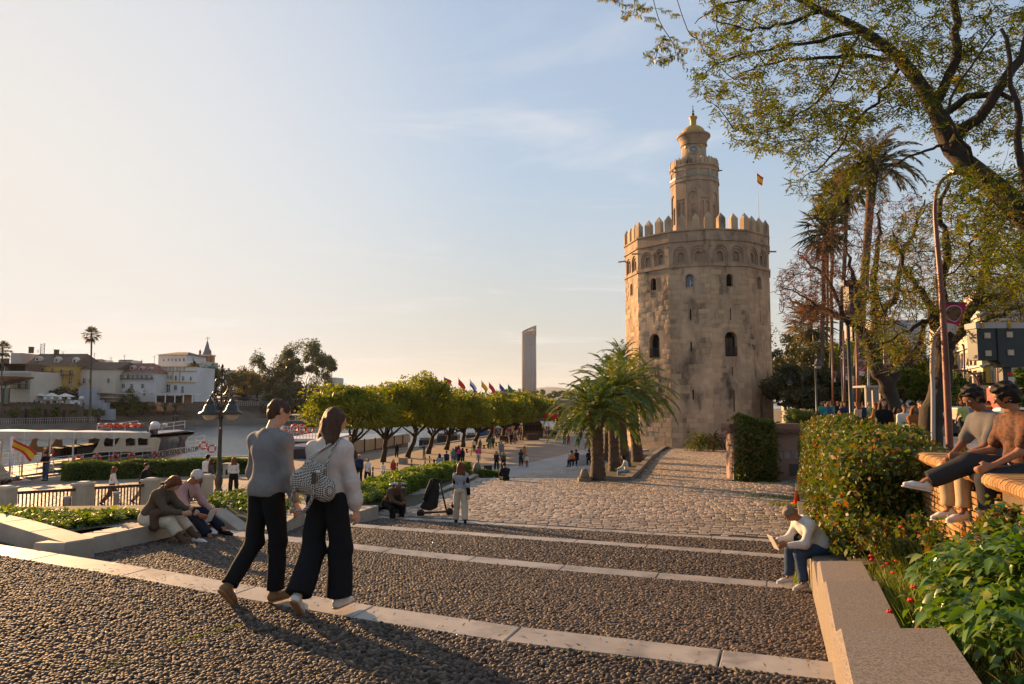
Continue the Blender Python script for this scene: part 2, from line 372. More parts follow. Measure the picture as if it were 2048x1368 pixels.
def pebble_field(parent,P,sx,sy,ang,limit,hgt=.016):
 n=len(P);q=proj(P);order=np.argsort(q[:,2]);P=P[order]
 a=ang+NR.normal(size=n)*.45;s=1+NR.normal(size=n)*.16
 lx=sx*.60*s.clip(.6,1.35);ly=sy*.60*(1+NR.normal(size=n)*.14).clip(.65,1.35)
 tl=NR.normal(size=(n,2))*.12
 X=np.stack((np.cos(a),np.sin(a),tl[:,0]),1)*lx[:,None];Y=np.stack((-np.sin(a),np.cos(a),tl[:,1]),1)*ly[:,None]
 H=hgt*(1+NR.normal(size=n)*.3).clip(.4,1.8)
 k=7;th=np.arange(k)*2*np.pi/k
 jit=1+NR.normal(size=(n,k))*.07
 def ring(r,z):return P[:,None]+(X[:,None]*np.cos(th)[None,:,None]+Y[:,None]*np.sin(th)[None,:,None])*(r*jit)[...,None]+np.array((0,0,1.))*(H*z)[:,None,None]
 V=np.concatenate((ring(1.,-.35),ring(.88,.55),ring(.5,.95)),1) # n x 21
 b=np.arange(n)[:,None]*21
 j=np.arange(k);jn=(j+1)%k
 Q=np.concatenate([np.stack((b+r*k+j,b+r*k+jn,b+(r+1)*k+jn,b+(r+1)*k+j),-1).reshape(-1,4)for r in(0,1)])
 T=np.concatenate([np.stack((b[:,0]+14,b[:,0]+14+i,b[:,0]+15+i),1)for i in range(1,k-1)])
 m=limit
 for i in range(m):
  v=V[i];c=v.mean(0)
  me=npmesh('pebble',v-c,[(r*k+jj,r*k+(jj+1)%k,(r+1)*k+(jj+1)%k,(r+1)*k+jj)for r in(0,1)for jj in range(k)],
[(14,14+ii,15+ii)for ii in range(1,k-1)],M_PEB,True)
  o=link('pebble',me,parent,False);o.location=c
 sel=(Q[:,0]//21)>=m;selt=(T[:,0]//21)>=m
 me=npmesh('pebble',V.reshape(-1,3),Q[sel],T[selt],M_PEB,True,rnd_v=np.repeat(NR.random(n),21))
 o=link('pebble',me,parent,False);tag(o,kind='stuff')
terr=link('pebble_paving',None);tag(terr,kind='structure')
P=scatter_tread(near(B1)-(0,0,.004),np.asarray(near(B1))-(0,6.5,0),.040,.027)
pebble_field(terr,P,.040,.027,-.35,300)
a,b=treads[0]
tp=link('pebble_tread',None);tag(tp,kind='structure')
P=scatter_tread(a,b,.046,.034);pebble_field(tp,P,.046,.034,-.35,0)
for k,(sx,sy)in((1,(.062,.045)),(2,(.078,.056))):
 tp=link('pebble_tread',None);tag(tp,kind='structure');pebble_field(tp,scatter_tread(*treads[k],sx,sy),sx,sy,-.35,0,.018)
# ------------------------------------------------------------------ ground heights farther off
QD=[0,22,30,43,64,85,120,4000];QH=[3.9,3.9,4.25,5.05,6.0,6.35,6.6,6.6]
def hq(d):return float(np.interp(d,QD,QH))
def hp(d):return float(np.interp(d,[15,21,34,75],[3.42,3.5,3.9,5.1])) # plaza and the strip to the tower
HS=1.75 # the street
def ground_pt(px,py,hf):
 d=10.
 for _ in range(60):
  h=hf(d);p=G(px,py,h);d2=p[1]
  if abs(d2-d)<1e-3:break
  d+=(d2-d)*.35
 return p
def Q_(px,py):return ground_pt(px,py,hq)
def P_(px,py):return ground_pt(px,py,hp)
def XR(d):return.25+.392*d # right-hand edge of steps and plaza
def XS(d):return 1.95+.372*d # edge of the street above
# the quay: one sloping sheet from the foot of the terrace to far upstream
qx=[(-29.6,12),(-29.6,25),(-29.6,43),(-32,45.5),(-31.6,74),(-18,80),(-12,95),(3,149),(30,250),(90,450)]
ED=[p[1]for p in qx];EX=[p[0]for p in qx]
def xedge(d):return float(np.interp(d,ED,EX))
rows=[]
for d in[12,16,20,24,28,32,36,42,50,55,60,68,74,80,88,95,110,130,149,180,250,450]:
 xe=xedge(d);xr=XS(d)+2
 rows.append([(xe+(xr-xe)*t,d,CZ-hq(d))for t in np.linspace(0,1,30)])
loft('quay_ground',rows,M_GRAVEL)
E2=np.array([(x,y,CZ-hq(y))for x,y in qx]);loft('quay_wall',[E2-(0,0,6),E2-(0,0,.001)],M_WALLST)
kb=MB()
for i in range(len(E2)-1):
 a_,b_=E2[i],E2[i+1];kb.bar(a_+(.2,0,.03),b_+(.2,0,.03),.5,.12)
tag(kb.build('quay_edge_stone',M_STONE),kind='structure')
# plaza: a slightly raised sheet bounded by a straight far edge, then the strip to the tower
PLN=G(700,1026,3.30)
far_l,far_r=P_(905,953),P_(1262,962)
rows=[]
for t in np.linspace(0,1,8):
 row=[]
 for u in np.linspace(0,1,20):
  n0=B4[int(u*69)]-(0,0,.02);f0=np.array((-3.5+u*(XR(33.5)+3.5),34.2-.9*u,0));f0[2]=CZ-hp(f0[1])
  row.append(n0+(f0-n0)*t)
 rows.append(row)
PLZ=np.array(rows);loft('plaza_ground',rows,M_COBBED)
e=np.array([r for r in PLZ[-1]]);loft('plaza_riser',[e,e-(0,0,1.4)],M_WALLST)
es=MB()
for i in range(0,19):es.bar(PLZ[-1][i]+(0,.12,.0),PLZ[-1][i+1]+(0,.12,.0),.3,.1)
tag(es.build('plaza_edge_stone',M_STONE),kind='structure')
rows=[[(x0+(XR(d)+1.5-x0)*t,d,CZ-hp(d)+.002)for t in np.linspace(0,1,10)]for d,x0 in((33.0,5.6),(40,7.6),(50,10.3),(62,13.8),(72,14.8),(84,16))]
STR=rows;loft('tower_walk',rows,M_COBBED)
# street level on the right, with its retaining edge
rows=[]
for d in[-6,0,5,9,12,20,34,50,70,90,130,200,320,600]:
 rows.append([(XS(d)+w,d,CZ-HS)for w in np.linspace(0.3,1,1).tolist()+[2,6,9.7,20,60,160]])
loft('pavement',[[r[i]for i in range(4)]for r in rows],M_PAVE)
loft('street',[[np.array(r[i])-(0,0,.12)for i in range(3,7)]for r in rows],M_ASPH)
loft('kerb',[[np.array(r[3])for r in rows],[np.array(r[3])-(0,0,.12)for r in rows]],M_STONE)
loft('street_retaining_wall',[[np.array((XS(d)+.3,d,CZ-HS-.003))for d in(11,20,34,50,75,120,200)],[np.array((XS(d)+.3,d,0.))for d in(11,20,34,50,75,120,200)]],M_WALLST)
# garden strip between the steps and the street wall
rows=[]
for d in[-4,0,3,5,8,11,15,20,26,33]:
 hg=float(np.interp(d,[-4,4,8,12,20,33],[1.45,1.75,2.1,2.7,3.3,3.8]))
 x0=XR(d)+.25;x1=XS(d)+.45
 rows.append([(x0+(x1-x0)*t,d,CZ-hg+.25*t)for t in np.linspace(0,1,8)])
GARD=np.array(rows);loft('garden_soil',rows,M_SOIL)
# cobbles of the plaza: rows of worn setts across the way
def cobble_frames(rowsfn,sx,sy,hgt=.05,cond=None,jz=.008):
 Fm=[]
 nu,nv,P00,P10,P01,P11=rowsfn
 for j in range(nv):
  off=R.random()
  v=(j+.5)/nv;u=-off/nu
  while u<1:
   w=R.uniform(.7,1.35)/nu;uc=u+w/2;u+=w
   if uc<0.004 or uc>.996:continue
   vv=v+R.uniform(-.1,.1)/nv
   p=P00*(1-uc)*(1-vv)+P10*uc*(1-vv)+P01*(1-uc)*vv+P11*uc*vv
   if cond and not cond(p):continue
   ux=(P10-P00)*(1-vv)+(P11-P01)*vv;L_=np.linalg.norm(ux);ex=ux/L_
   ey=np.array((-ex[1],ex[0],0.));Ly=np.linalg.norm(P01-P00)/nv
   ez=np.array((R.uniform(-.05,.05),R.uniform(-.05,.05),1.))
   a_=R.uniform(-.06,.06);ex,ey=ex*math.cos(a_)+ey*math.sin(a_),ey*math.cos(a_)-ex*math.sin(a_)
   Fm.append(frame(p+(0,0,R.uniform(-jz,jz)),ex*(w*L_*.93),ey*(Ly*R.uniform(.8,.93)),ez*hgt))
 return Fm
c00,c10,c01,c11=PLZ[0][0],PLZ[0][-1],PLZ[-1][0],PLZ[-1][-1]
def vis(p):return bool(inside_view(p[None],20)[0])
Wd=np.linalg.norm(c10-c00);
Fm=[]
steps=7
for s in range(steps): # follow the sheet piecewise
 a0,a1,b0,b1=(PLZ[s][0],PLZ[s][-1],PLZ[s+1][0],PLZ[s+1][-1])
 nv=max(1,round(np.linalg.norm((b0+b1)/2-(a0+a1)/2)/.235));nu=int(np.linalg.norm(a1-a0)/.26)
 # near edge is curved: bend by the sheet itself
 fr=cobble_frames((nu,nv,a0,a1,b0,b1),.3,.2,cond=vis)
 for T in fr:
  p=T[:3,3];u=np.clip((p[0]-a0[0])/(a1[0]-a0[0]),0,1);i=min(int(u*19),18);f=u*19-i
  T[2,3]+=0.0
 Fm+=fr
# drop the ones that would lie over the nosing, set each on the sheet
keep=[]
for T in Fm:
 p=T[:3,3]
 yb=np.interp(p[0],B4[:,0],B4[:,1])
 if p[1]<yb+.12:continue
 keep.append(T)
keep.sort(key=lambda T:T[1,3])
plz=link('cobble_paving',None);tag(plz,kind='structure')
PLv=PLZ.reshape(-1,3)
from mathutils.bvhtree import BVHTree
ncol=20
bvh=BVHTree.FromPolygons([tuple(v)for v in PLv],[(i*ncol+j,i*ncol+j+1,(i+1)*ncol+j+1,(i+1)*ncol+j)for i in range(7)for j in range(ncol-1)])
k2=[]
for T in keep:
 h=bvh.ray_cast(Vector((T[0,3],T[1,3],20)),Vector((0,0,-1)))
 if h[0]is None:continue
 T[2,3]=h[0].z+.012+R.uniform(-.008,.008);k2.append(T)
pieces('cobble',None,k2,M_COB,plz,300,world=False,bev=.12)
print('cobbles',len(k2))
# beyond: setts of the quay and of the tower walk, too small to tell one by one
def patch(name,quad,s,m=M_COB,hf=hq,dz=.01):
 a0,a1,b1,b0=[np.array(p)for p in quad]
 nu=int(np.linalg.norm(a1-a0)/s);nv=int(np.linalg.norm(b0-a0)/(s*.8))
 fr=cobble_frames((nu,nv,a0,a1,b0,b1),s,s,cond=vis,jz=.012)
 for T in fr:T[2,3]=CZ-hf(T[1,3])+dz
 par=link(name,None);tag(par,kind='structure')
 pieces('sett',None,fr,m,par,0,world=False,bev=.12);return len(fr)
def XY(x,d):return np.array((x,d,0.))
print(patch('tower_walk_paving',(XY(5.9,33.6),XY(XR(33.6),33.6),XY(XR(70),70),XY(15.2,70)),.34,hf=hp,dz=.02),
patch('quay_paving',(XY(-2.5,34.6),XY(8.5,34.6),XY(20,74),XY(6.5,74)),.36,dz=.012),
patch('quay_paving_left',(XY(-24,24),XY(-6,24),XY(-6,40),XY(-27,40)),.34,dz=.012))
# the smooth path along the quay and its white line
def strip(name,ln,w0,w1,m,dz):
 ln=[np.array(p)for p in ln];A,B_=[],[]
 for i,p in enumerate(ln):
  t=ln[min(i+1,len(ln)-1)]-ln[max(i-1,0)];t/=np.linalg.norm(t);n=np.array((t[1],-t[0],0))
  for L_,w in((A,w0),(B_,w1)):q=p+n*w;L_.append((q[0],q[1],CZ-hq(q[1])+dz))
 return loft(name,[A,B_],m)
path_ln=[Q_(905,940),Q_(960,915),Q_(1050,882),Q_(1120,860),Q_(1190,846)]
path_ln=poly_resample([XY(*((-9.5,26))),XY(-5.5,34),XY(-2.6,41),XY(2.4,53),XY(6.4,64),XY(13.4,85),XY(24.5,118),XY(47,190),XY(80,300)],40)
strip('quay_path',path_ln,-5.2,0,M_ROAD,.022)
strip('path_line',path_ln,-.02,.22,M_STONE,.034)
# ------------------------------------------------------------------ river, far land
wm=bpy.data.materials.new('river_water');wm.use_nodes=True;t=wm.node_tree;N,L=t.nodes,t.links
b=N['Principled BSDF'];b.inputs['Base Color'].default_value=(.07,.11,.13,1);b.inputs['Roughness'].default_value=.06;b.inputs['Specular IOR Level'].default_value=1;b.inputs['IOR'].default_value=2.3
g=N.new('ShaderNodeNewGeometry');hs=[]
for sc_,st in((.9,(1,1.6,1)),(.22,(1,1.5,1))):
 mp_=N.new('ShaderNodeMapping');mp_.inputs['Scale'].default_value=st;L.new(g.outputs['Position'],mp_.inputs[0])
 n_=N.new('ShaderNodeTexNoise');n_.inputs['Scale'].default_value=sc_;n_.inputs['Detail'].default_value=4;L.new(mp_.outputs[0],n_.inputs['Vector']);hs.append(n_)
ad_=N.new('ShaderNodeMath');ad_.operation='ADD';L.new(hs[0].outputs['Fac'],ad_.inputs[0]);L.new(hs[1].outputs['Fac'],ad_.inputs[1])
bp=N.new('ShaderNodeBump');bp.inputs['Strength'].default_value=.9;bp.inputs['Distance'].default_value=.3;L.new(ad_.outputs[0],bp.inputs['Height']);L.new(bp.outputs[0],b.inputs['Normal'])
mb=MB();mb.add([(-900,-200,0),(700,-200,0),(700,2600,0),(-900,2600,0)],[(0,1,2,3)])
tag(mb.build('river_water',wm,fixn=False),kind='structure')
FB=[(-420,-60),(-117,158),(-95.6,185),(-62,232),(-25,310),(35,430),(140,720),(300,1400)] # far bank line
def bank(off,z):
 out=[]
 for i,p in enumerate(FB):
  a_=np.array(FB[max(i-1,0)],float);c_=np.array(FB[min(i+1,len(FB)-1)],float);t_=(c_-a_)/np.linalg.norm(c_-a_)
  q=np.array(p)+np.array((-t_[1],t_[0]))*off;out.append((q[0],q[1],z))
 return out
M_BANK=mat('bank_wall',(.17,.14,.11),(.11,.09,.07),.25,.9,.4,3,bdist=.1)
loft('far_bank_quay',[bank(0,-1),bank(0,1.3),bank(9,1.5)],M_BANK)
loft('far_bank_slope',[bank(9,1.5),bank(9.5,2.6),bank(20,4.6),bank(21,6.6)],M_BANK)
loft('far_bank_land',[bank(21,6.6),bank(60,6.8),bank(900,6.4)],M_FARLAND)
loft('far_right_land',[[(XS(d)+100,d,CZ-HS-.2)for d in(-50,600,3000)],[(4000,d,CZ-HS-.2)for d in(-50,600,3000)]],M_FARLAND)
mb=MB();mb.add([(-5200,1100,5.2),(5200,1100,5.2),(5200,7000,5.2),(-5200,7000,5.2)],[(0,1,2,3)]);tag(mb.build('horizon_land',M_FARLAND,fixn=False),kind='structure')
hill=[]
for i,d in enumerate((5200,5600,6200,6600)):
 hill.append([(x,d,5+(0,.8,1,.6)[i]*(70*math.exp(-((x-330)/320)**2)+14*math.sin(x*.004)+22))for x in np.linspace(-2500,4500,120)])
loft('far_hills',hill,M_HILL)
# the hazy air: one closed box round the camera and the whole place
hb_=MB();hb_.box((0,3500,99.5),(11000,7600,213));hm_=bpy.data.materials.new('haze');hm_.use_nodes=True;N=hm_.node_tree.nodes;N.clear()
v_=N.new('ShaderNodeVolumePrincipled');v_.inputs['Color'].default_value=(.86,.93,1.0,1);v_.inputs['Density'].default_value=.000045;v_.inputs['Anisotropy'].default_value=.3
o_=N.new('ShaderNodeOutputMaterial');hm_.node_tree.links.new(v_.outputs[0],o_.inputs['Volume']);tag(hb_.build('haze',hm_),kind='stuff')
# ------------------------------------------------------------------ openings in walls
def arch_poly(cx,z0,w,h,n=8,pointed=0.):
 """outline of a round-headed opening: sill at z0, total height h"""
 r=w/2;zs=z0+h-r*(1+pointed)
 return[(cx-r,z0),(cx+r,z0),(cx+r,zs)]+[(cx+r*math.cos(a),zs+r*(1+pointed)*math.sin(a))for a in[math.pi*i/n for i in range(1,n)]]+[(cx-r,zs)]
def rect_poly(cx,z0,w,h):return[(cx-w/2,z0),(cx+w/2,z0),(cx+w/2,z0+h),(cx-w/2,z0+h)]
def circ_poly(cx,cz,r,n=14):return[(cx+r*math.cos(2*math.pi*i/n),cz+r*math.sin(2*math.pi*i/n))for i in range(n)]
def panel(mb,O,u,n,outer,holes,depth=.3,back=None,off=0.):
 """wall face in the plane through O spanned by u and z, outward normal n, with holes that have reveals"""
 O,u,n=Vector(O),Vector(u).normalized(),Vector(n).normalized()
 f=lambda p,d=0.:O+u*p[0]+Vector((0,0,p[1]))+n*(off-d)
 pl=[[Vector((p[0],p[1],0))for p in poly]for poly in[outer]+list(holes)]
 flat=[p for poly in pl for p in poly];tr=tessellate_polygon(pl)
 V=[f(p)for p in flat];T=[]
 for t in tr:
  a,b,c=(V[i]for i in t);
  T.append(tuple(t)if(b-a).cross(c-a).dot(n)>0 else tuple(t[::-1]))
 mb.add(V,T)
 for h in holes:
  k=len(h);mb.add([f(p)for p in h]+[f(p,depth)for p in h],[(i,k+i,k+(i+1)%k,(i+1)%k)for i in range(k)])
def plate(mb,O,u,n,poly,d,holes=()):
 panel(mb,O,u,n,poly,holes,0.001 if not holes else.2,off=-d)
# ------------------------------------------------------------------ the twelve-sided tower
M_TOW=mat('tower_stone',(.54,.395,.26),(.30,.21,.14),.55,.9,.6,5,stretch=(1,1,.42),third=((.085,.068,.05),1.25,.50,.68),bdist=.05,rnd=.05,detail=9)
M_TOWB=mat('tower_block',(.55,.405,.265),(.31,.22,.145),.55,.9,.55,6,rnd=.12,vari=(.47,.335,.21),stretch=(1,1,.42),bdist=.04,third=((.085,.068,.05),1.25,.50,.68))
M_TBRICK=mat('tower_brick',(.42,.305,.205),(.27,.19,.13),.8,.9,.5,9,stretch=(1,1,.5),bdist=.04,third=((.10,.078,.06),1.4,.55,.75))
M_GOLD=mat('golden_tiles',(.52,.30,.055),(.38,.20,.04),3,.45,.35,12,bdist=.02)
M_GREENT=mat('green_glazed_tile',(.16,.22,.17),(.28,.24,.17),4,.4)
M_DARK=mat('dark_metal',(.015,.015,.016),None,rough=.5,spec=.4)
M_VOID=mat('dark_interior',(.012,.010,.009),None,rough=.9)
M_GLASSB=mat('blue_window_glass',(.02,.07,.13),(.05,.11,.17),2,.12,spec=.8)
M_WHITE=mat('white_paint',(.72,.70,.66),(.60,.57,.53),1.5,.6)
M_WOODD=mat('dark_wood',(.05,.035,.025),(.08,.055,.04),5,.7)
TC=np.array((20.25,76.0,0));TR=7.75;TZ0=CZ-5.15
los=math.atan2(TC[0],TC[1]);TOW=np.array((-math.sin(los),-math.cos(los),0));TRI=np.array((math.cos(los),-math.sin(los),0))
def tcorner(k,r,z):a=math.radians(-80+30*k);p=TC+r*(math.cos(a)*TOW+math.sin(a)*TRI);return np.array((p[0],p[1],z))
tower=thing('stone_tower','tall twelve-sided medieval stone tower with battlements and gold-domed turret by the river','tower',(TC[0],TC[1],TZ0))
E_=lambda y,d=68.8:CZ+(797-y)/F_PX*d # height of a photo row on the near side of the tower
Z_top=E_(454);Z_c1=E_(476.5);Z_c2=E_(528.5)
wall=MB();upper=MB();trim=MB();voids=MB();frm=[];holes_by_face={}
def face_axes(k,r):
 a,b=tcorner(k,r,0),tcorner(k+1,r,0);u=(b-a)/np.linalg.norm(b-a);n=np.array((u[1],-u[0],0));
 if np.dot(n,(a+b)/2-TC)<0:n=-n
 return a,b,u,n,np.linalg.norm(b-a)
arch_specs=[]
for k in range(12):
 a,b,u,n,w=face_axes(k,TR);c=w/2
 H=[]
 seen=k<=5 or k>=11
 if seen:
  odd=k in(1,3)
  H.append(('w',arch_poly(c,E_(572),.74,E_(546)-E_(572)),.5))
  H.append(('s',rect_poly(c,E_(640),.14,1.15),.5))
  if odd:
   H.append(('d',arch_poly(c,E_(713),1.3,E_(663)-E_(713)),.8));H.append(('s',rect_poly(c+.05,E_(751),.14,.85),.5))
   if k==3:H.append(('s',rect_poly(c+.15,E_(823),.16,2.1),.5))
  else:
   H.append(('s',rect_poly(c,E_(702),.14,.9),.5));H.append(('s',rect_poly(c+.1,E_(799),.15,.95),.5))
 holes_by_face[k]=[h[1]for h in H]
 panel(wall,(a[0],a[1],0),u,n,[(0,TZ0-2.5),(w,TZ0-2.5),(w,Z_c2),(0,Z_c2)],[h[1]for h in H],.55)
 for kind,p,d in H:
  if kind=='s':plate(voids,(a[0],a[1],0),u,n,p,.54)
  elif kind=='w':arch_specs.append((k,'w',p,a,u,n))
  else:arch_specs.append((k,'d',p,a,u,n))
 # upper stage: two blind arches in a sunk panel on every face, each with a small window
 outs=[arch_poly(c-.86+1.72*i,E_(525.5)+.12,1.42,E_(488)-E_(525.5)-.1,10,.1)for i in(0,1)]
 panel(upper,(a[0],a[1],0),u,n,[(0,Z_c2),(w,Z_c2),(w,Z_c1),(0,Z_c1)],outs,.11)
 for i in(0,1):
  inn=arch_poly(c-.86+1.72*i,E_(519),.62,E_(499)-E_(519))
  ring=arch_poly(c-.86+1.72*i,E_(525.5)+.25,1.08,E_(491.5)-E_(525.5)-.3,10,.1)
  panel(upper,(a[0],a[1],0),u,n,outs[i],[ring],.10,off=-.11)
  panel(upper,(a[0],a[1],0),u,n,ring,[inn],.22,off=-.21)
  plate(upper,(a[0],a[1],0),u,n,inn,.43)
 panel(upper,(a[0],a[1],0),u,n,[(0,Z_c1),(w,Z_c1),(w,Z_top),(0,Z_top)],[],.1)
wall.build('wall',M_TOW,tower,fixn=False);upper.build('upper_wall',M_TBRICK,tower,fixn=False)
voids.build('arrow_slit',M_VOID,tower,fixn=False)['kind']='stuff'
for k,kind,p,a,u,n in arch_specs:
 wm_=MB();O=(a[0],a[1],0)
 if kind=='w':
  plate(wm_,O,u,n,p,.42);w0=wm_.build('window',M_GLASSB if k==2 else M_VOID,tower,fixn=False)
  if k==2:
   cx=sum(q[0]for q in p)/len(p);f=MB();P0=Vector(O)+Vector(u)*(p[0][0]+.37)-Vector(n)*.38
   f.bar(P0+Vector((0,0,p[0][1])),P0+Vector((0,0,p[0][1]+.75)),.06);f.bar(P0+Vector((0,0,p[0][1]+.45)),P0+Vector(u)*.36+Vector((0,0,p[0][1]+.45)),.05)
   f.build('frame',M_WHITE,w0)
  sill=MB();
  ro=arch_poly((p[0][0]+p[1][0])/2,p[0][1]-.06,.9,p[5][1]-p[0][1]+.2)
  panel(sill,O,u,n,ro,[p],.03,off=.03);sill.build('window_surround',M_TBRICK,tower,fixn=False)
 else:
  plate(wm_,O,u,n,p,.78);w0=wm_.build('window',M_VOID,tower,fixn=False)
  Vu,Vn=Vector(u),Vector(n);B0=Vector(O)+Vu*p[0][0]-Vn*.12;z0=p[0][1];ww=1.3
  g=MB();g.bar(B0+Vector((0,0,z0+.95)),B0+Vu*ww+Vector((0,0,z0+.95)),.06);g.bar(B0+Vector((0,0,z0+.1)),B0+Vu*ww+Vector((0,0,z0+.1)),.05)
  for i in range(12):g.bar(B0+Vu*(.05+i*.11)+Vector((0,0,z0+.1)),B0+Vu*(.05+i*.11)+Vector((0,0,z0+.95)),.03)
  g.build('railing',M_DARK,w0)
  d_=MB();B1_=Vector(O)+Vu*(p[0][0]+.12)-Vn*.6
  for sgn in(0,1):
   if k==1 and sgn==0:continue
   d_.box(B1_+Vu*(.28+sgn*.5)+Vector((0,0,z0+1.0)),(.46,.06,1.7),M=Matrix((Vu,Vn,Vector((0,0,1)))).transposed())
  d_.build('shutter',M_WOODD,w0)
# string courses, parapet coping, plinth
def ring12(mb,r0,r1,z0,z1):
 V=[tuple(tcorner(k,r,z))for r,z in((r0,z0),(r1,z0),(r1,z1),(r0,z1))for k in range(12)]
 mb.add(V,[(i*12+j,i*12+(j+1)%12,((i+1)%4)*12+(j+1)%12,((i+1)%4)*12+j)for i in range(4)for j in range(12)])
for r,z,h in((TR,Z_c2-.1,.2),(TR,Z_c1-.08,.18),(TR,Z_top-.14,.14)):
 t_=MB();ring12(t_,r-.2,r+.13,z,z+h);t_.build('string_course',M_TBRICK,tower)
for k in range(12): # the sunk panel's ledge under each pair of arches
 a,b,u,n,w=face_axes(k,TR);t_=MB();p=a+u*w/2+n*.03;t_.box((p[0],p[1],E_(525.5)),(w*.82,.12,.12),M=Matrix((tuple(u),tuple(n),(0,0,1))).transposed());t_.build('arcade_ledge',M_TBRICK,tower)
t_=MB();ring12(t_,TR-.5,TR+.25,TZ0-2.6,TZ0+.35);t_.build('plinth',M_TOWB,tower)
t_=MB();t_.prism([tuple(tcorner(k,TR-.05,0)[:2])for k in range(12)],Z_top-1.2,Z_top-1.0);t_.build('roof_terrace',M_TBRICK,tower)
# battlements: pointed merlons, each its own piece
def merlons(r,z,hgt,w,dpt,per,name,m):
 mm=MB();mm.add([(-w/2,-dpt/2,0),(w/2,-dpt/2,0),(w/2,dpt/2,0),(-w/2,dpt/2,0),(-w/2,-dpt/2,hgt*.66),(w/2,-dpt/2,hgt*.66),(w/2,dpt/2,hgt*.66),(-w/2,dpt/2,hgt*.66),(0,0,hgt)],
[(0,1,5,4),(1,2,6,5),(2,3,7,6),(3,0,4,7),(4,5,8),(5,6,8),(6,7,8),(7,4,8)])
 first=None
 for k in range(12):
  a,b,u,n,L_=face_axes(k,r)
  for i in range(per):
   p=a+u*(L_*i/per)
   o=mm.build(name,m,tower,world=True)if first is None else first.copy()
   if first is None:first=o
   else:COL.objects.link(o)
   ang=math.atan2(n[1],n[0])+math.pi/2
   if i==0:ang-=math.radians(15)
   s=R.uniform(.93,1.05)
   o.location=(p[0]-n[0]*dpt*.45,p[1]-n[1]*dpt*.45,z);o.rotation_euler=(0,0,ang);o.scale=(s,1,R.uniform(.96,1.03))
merlons(TR,Z_top,1.78,.70,.55,3,'merlon',M_TOWB)
for k in(0,1,2,3,4,5,11): # water spouts
 a,b,u,n,w=face_axes(k,TR);p=tcorner(k,TR,Z_c1-.55);q=p+(p-TC)*0
 d=(p-np.array((TC[0],TC[1],p[2])));d/=np.linalg.norm(d);t_=MB();t_.bar(p-d*.2,p+d*.75-(0,0,.12),.16,.14);t_.build('water_spout',M_TOWB,tower)
# ashlar blocks standing proud of the plaster
fr=[]
for k in(0,1,2,3,4):
 a,b,u,n,w=face_axes(k,TR);z=TZ0+.36
 while z<Z_c2-.7:
  h=R.uniform(.42,.56);x=0.
  while x<w-.15:
   L_=min(R.uniform(.55,1.15),w-x);cx,cz=x+L_/2,z+h/2;x+=L_
   low=max(0,1-(z-TZ0)/9);pr=.30+.65*low+(.3 if cx<.8 or cx>w-.8 else 0)
   if R.random()>pr:continue
   bad=False
   for hp_ in holes_by_face[k]:
    xs=[q[0]for q in hp_];zs=[q[1]for q in hp_]
    if cx+L_/2>min(xs)-.12 and cx-L_/2<max(xs)+.12 and cz+h/2>min(zs)-.12 and cz-h/2<max(zs)+.2:bad=True
   if bad:continue
   p=a+u*cx;c_=np.array((p[0],p[1],cz))-n*.04
   fr.append(frame(c_,u*(L_-.025),np.array((0,0,h-.025)),n*(.10+R.uniform(0,.06))))
  z+=h
fr.sort(key=lambda T:T[2,3]);pieces('stone_block',None,fr,M_TOWB,tower,300,world=True,bev=.03)
# second stage
R2=2.62;zb=Z_top-1.2;E2_=lambda y:CZ+(797-y)/F_PX*73.6
Z2=E2_(317);s2=MB()
for k in range(12):
 a,b,u,n,w=face_axes(k,R2);c=w/2
 zc=E2_(349.5);H=[]
 if k%2==0:H=[arch_poly(c,E2_(436),.5,E2_(400)-E2_(436),6,.3)];big=[arch_poly(c,E2_(440),1.0,E2_(374)-E2_(440),8,.25)]
 else:H=[arch_poly(c-.26,E2_(436),.34,E2_(394)-E2_(436),6,.3),arch_poly(c+.26,E2_(436),.34,E2_(394)-E2_(436),6,.3)];big=[rect_poly(c,E2_(440),1.08,E2_(388)-E2_(440))]
 panel(s2,(a[0],a[1],0),u,n,[(0,zb),(w,zb),(w,zc),(0,zc)],big,.10)
 panel(s2,(a[0],a[1],0),u,n,big[0],H,.12,off=-.10)
 for h in H:plate(s2,(a[0],a[1],0),u,n,h,.22)
 rp=[rect_poly(c,zc+.35,.95,E2_(322)-zc-.62)]
 panel(s2,(a[0],a[1],0),u,n,[(0,zc),(w,zc),(w,Z2),(0,Z2)],rp,.07);plate(s2,(a[0],a[1],0),u,n,rp[0],.07)
s2.build('middle_turret',M_TBRICK,tower,fixn=False)
t_=MB();ring12(t_,R2-.1,R2+.09,E2_(349.5)-.1,E2_(349.5)+.1);t_.build('string_course',M_TBRICK,tower)
t_=MB();ring12(t_,R2-.1,R2+.05,E2_(341)-.08,E2_(341)+.08);t_.build('tile_band',M_GREENT,tower)
t_=MB();ring12(t_,R2-.2,R2+.12,Z2-.1,Z2+.06);t_.build('string_course',M_TBRICK,tower)
t_=MB();t_.prism([tuple(tcorner(k,R2-.02,0)[:2])for k in range(12)],Z2-.3,Z2-.05);t_.build('roof_terrace',M_TBRICK,tower)
merlons(R2,Z2+.05,.95,.40,.3,3,'small_merlon',M_TOWB)
for k in(1,5):
 p=tcorner(k,R2,Z2-.55);d=p-np.array((TC[0],TC[1],p[2]));d/=np.linalg.norm(d);t_=MB();t_.bar(p-d*.1,p+d*.5,.1);t_.build('water_spout',M_DARK,tower)
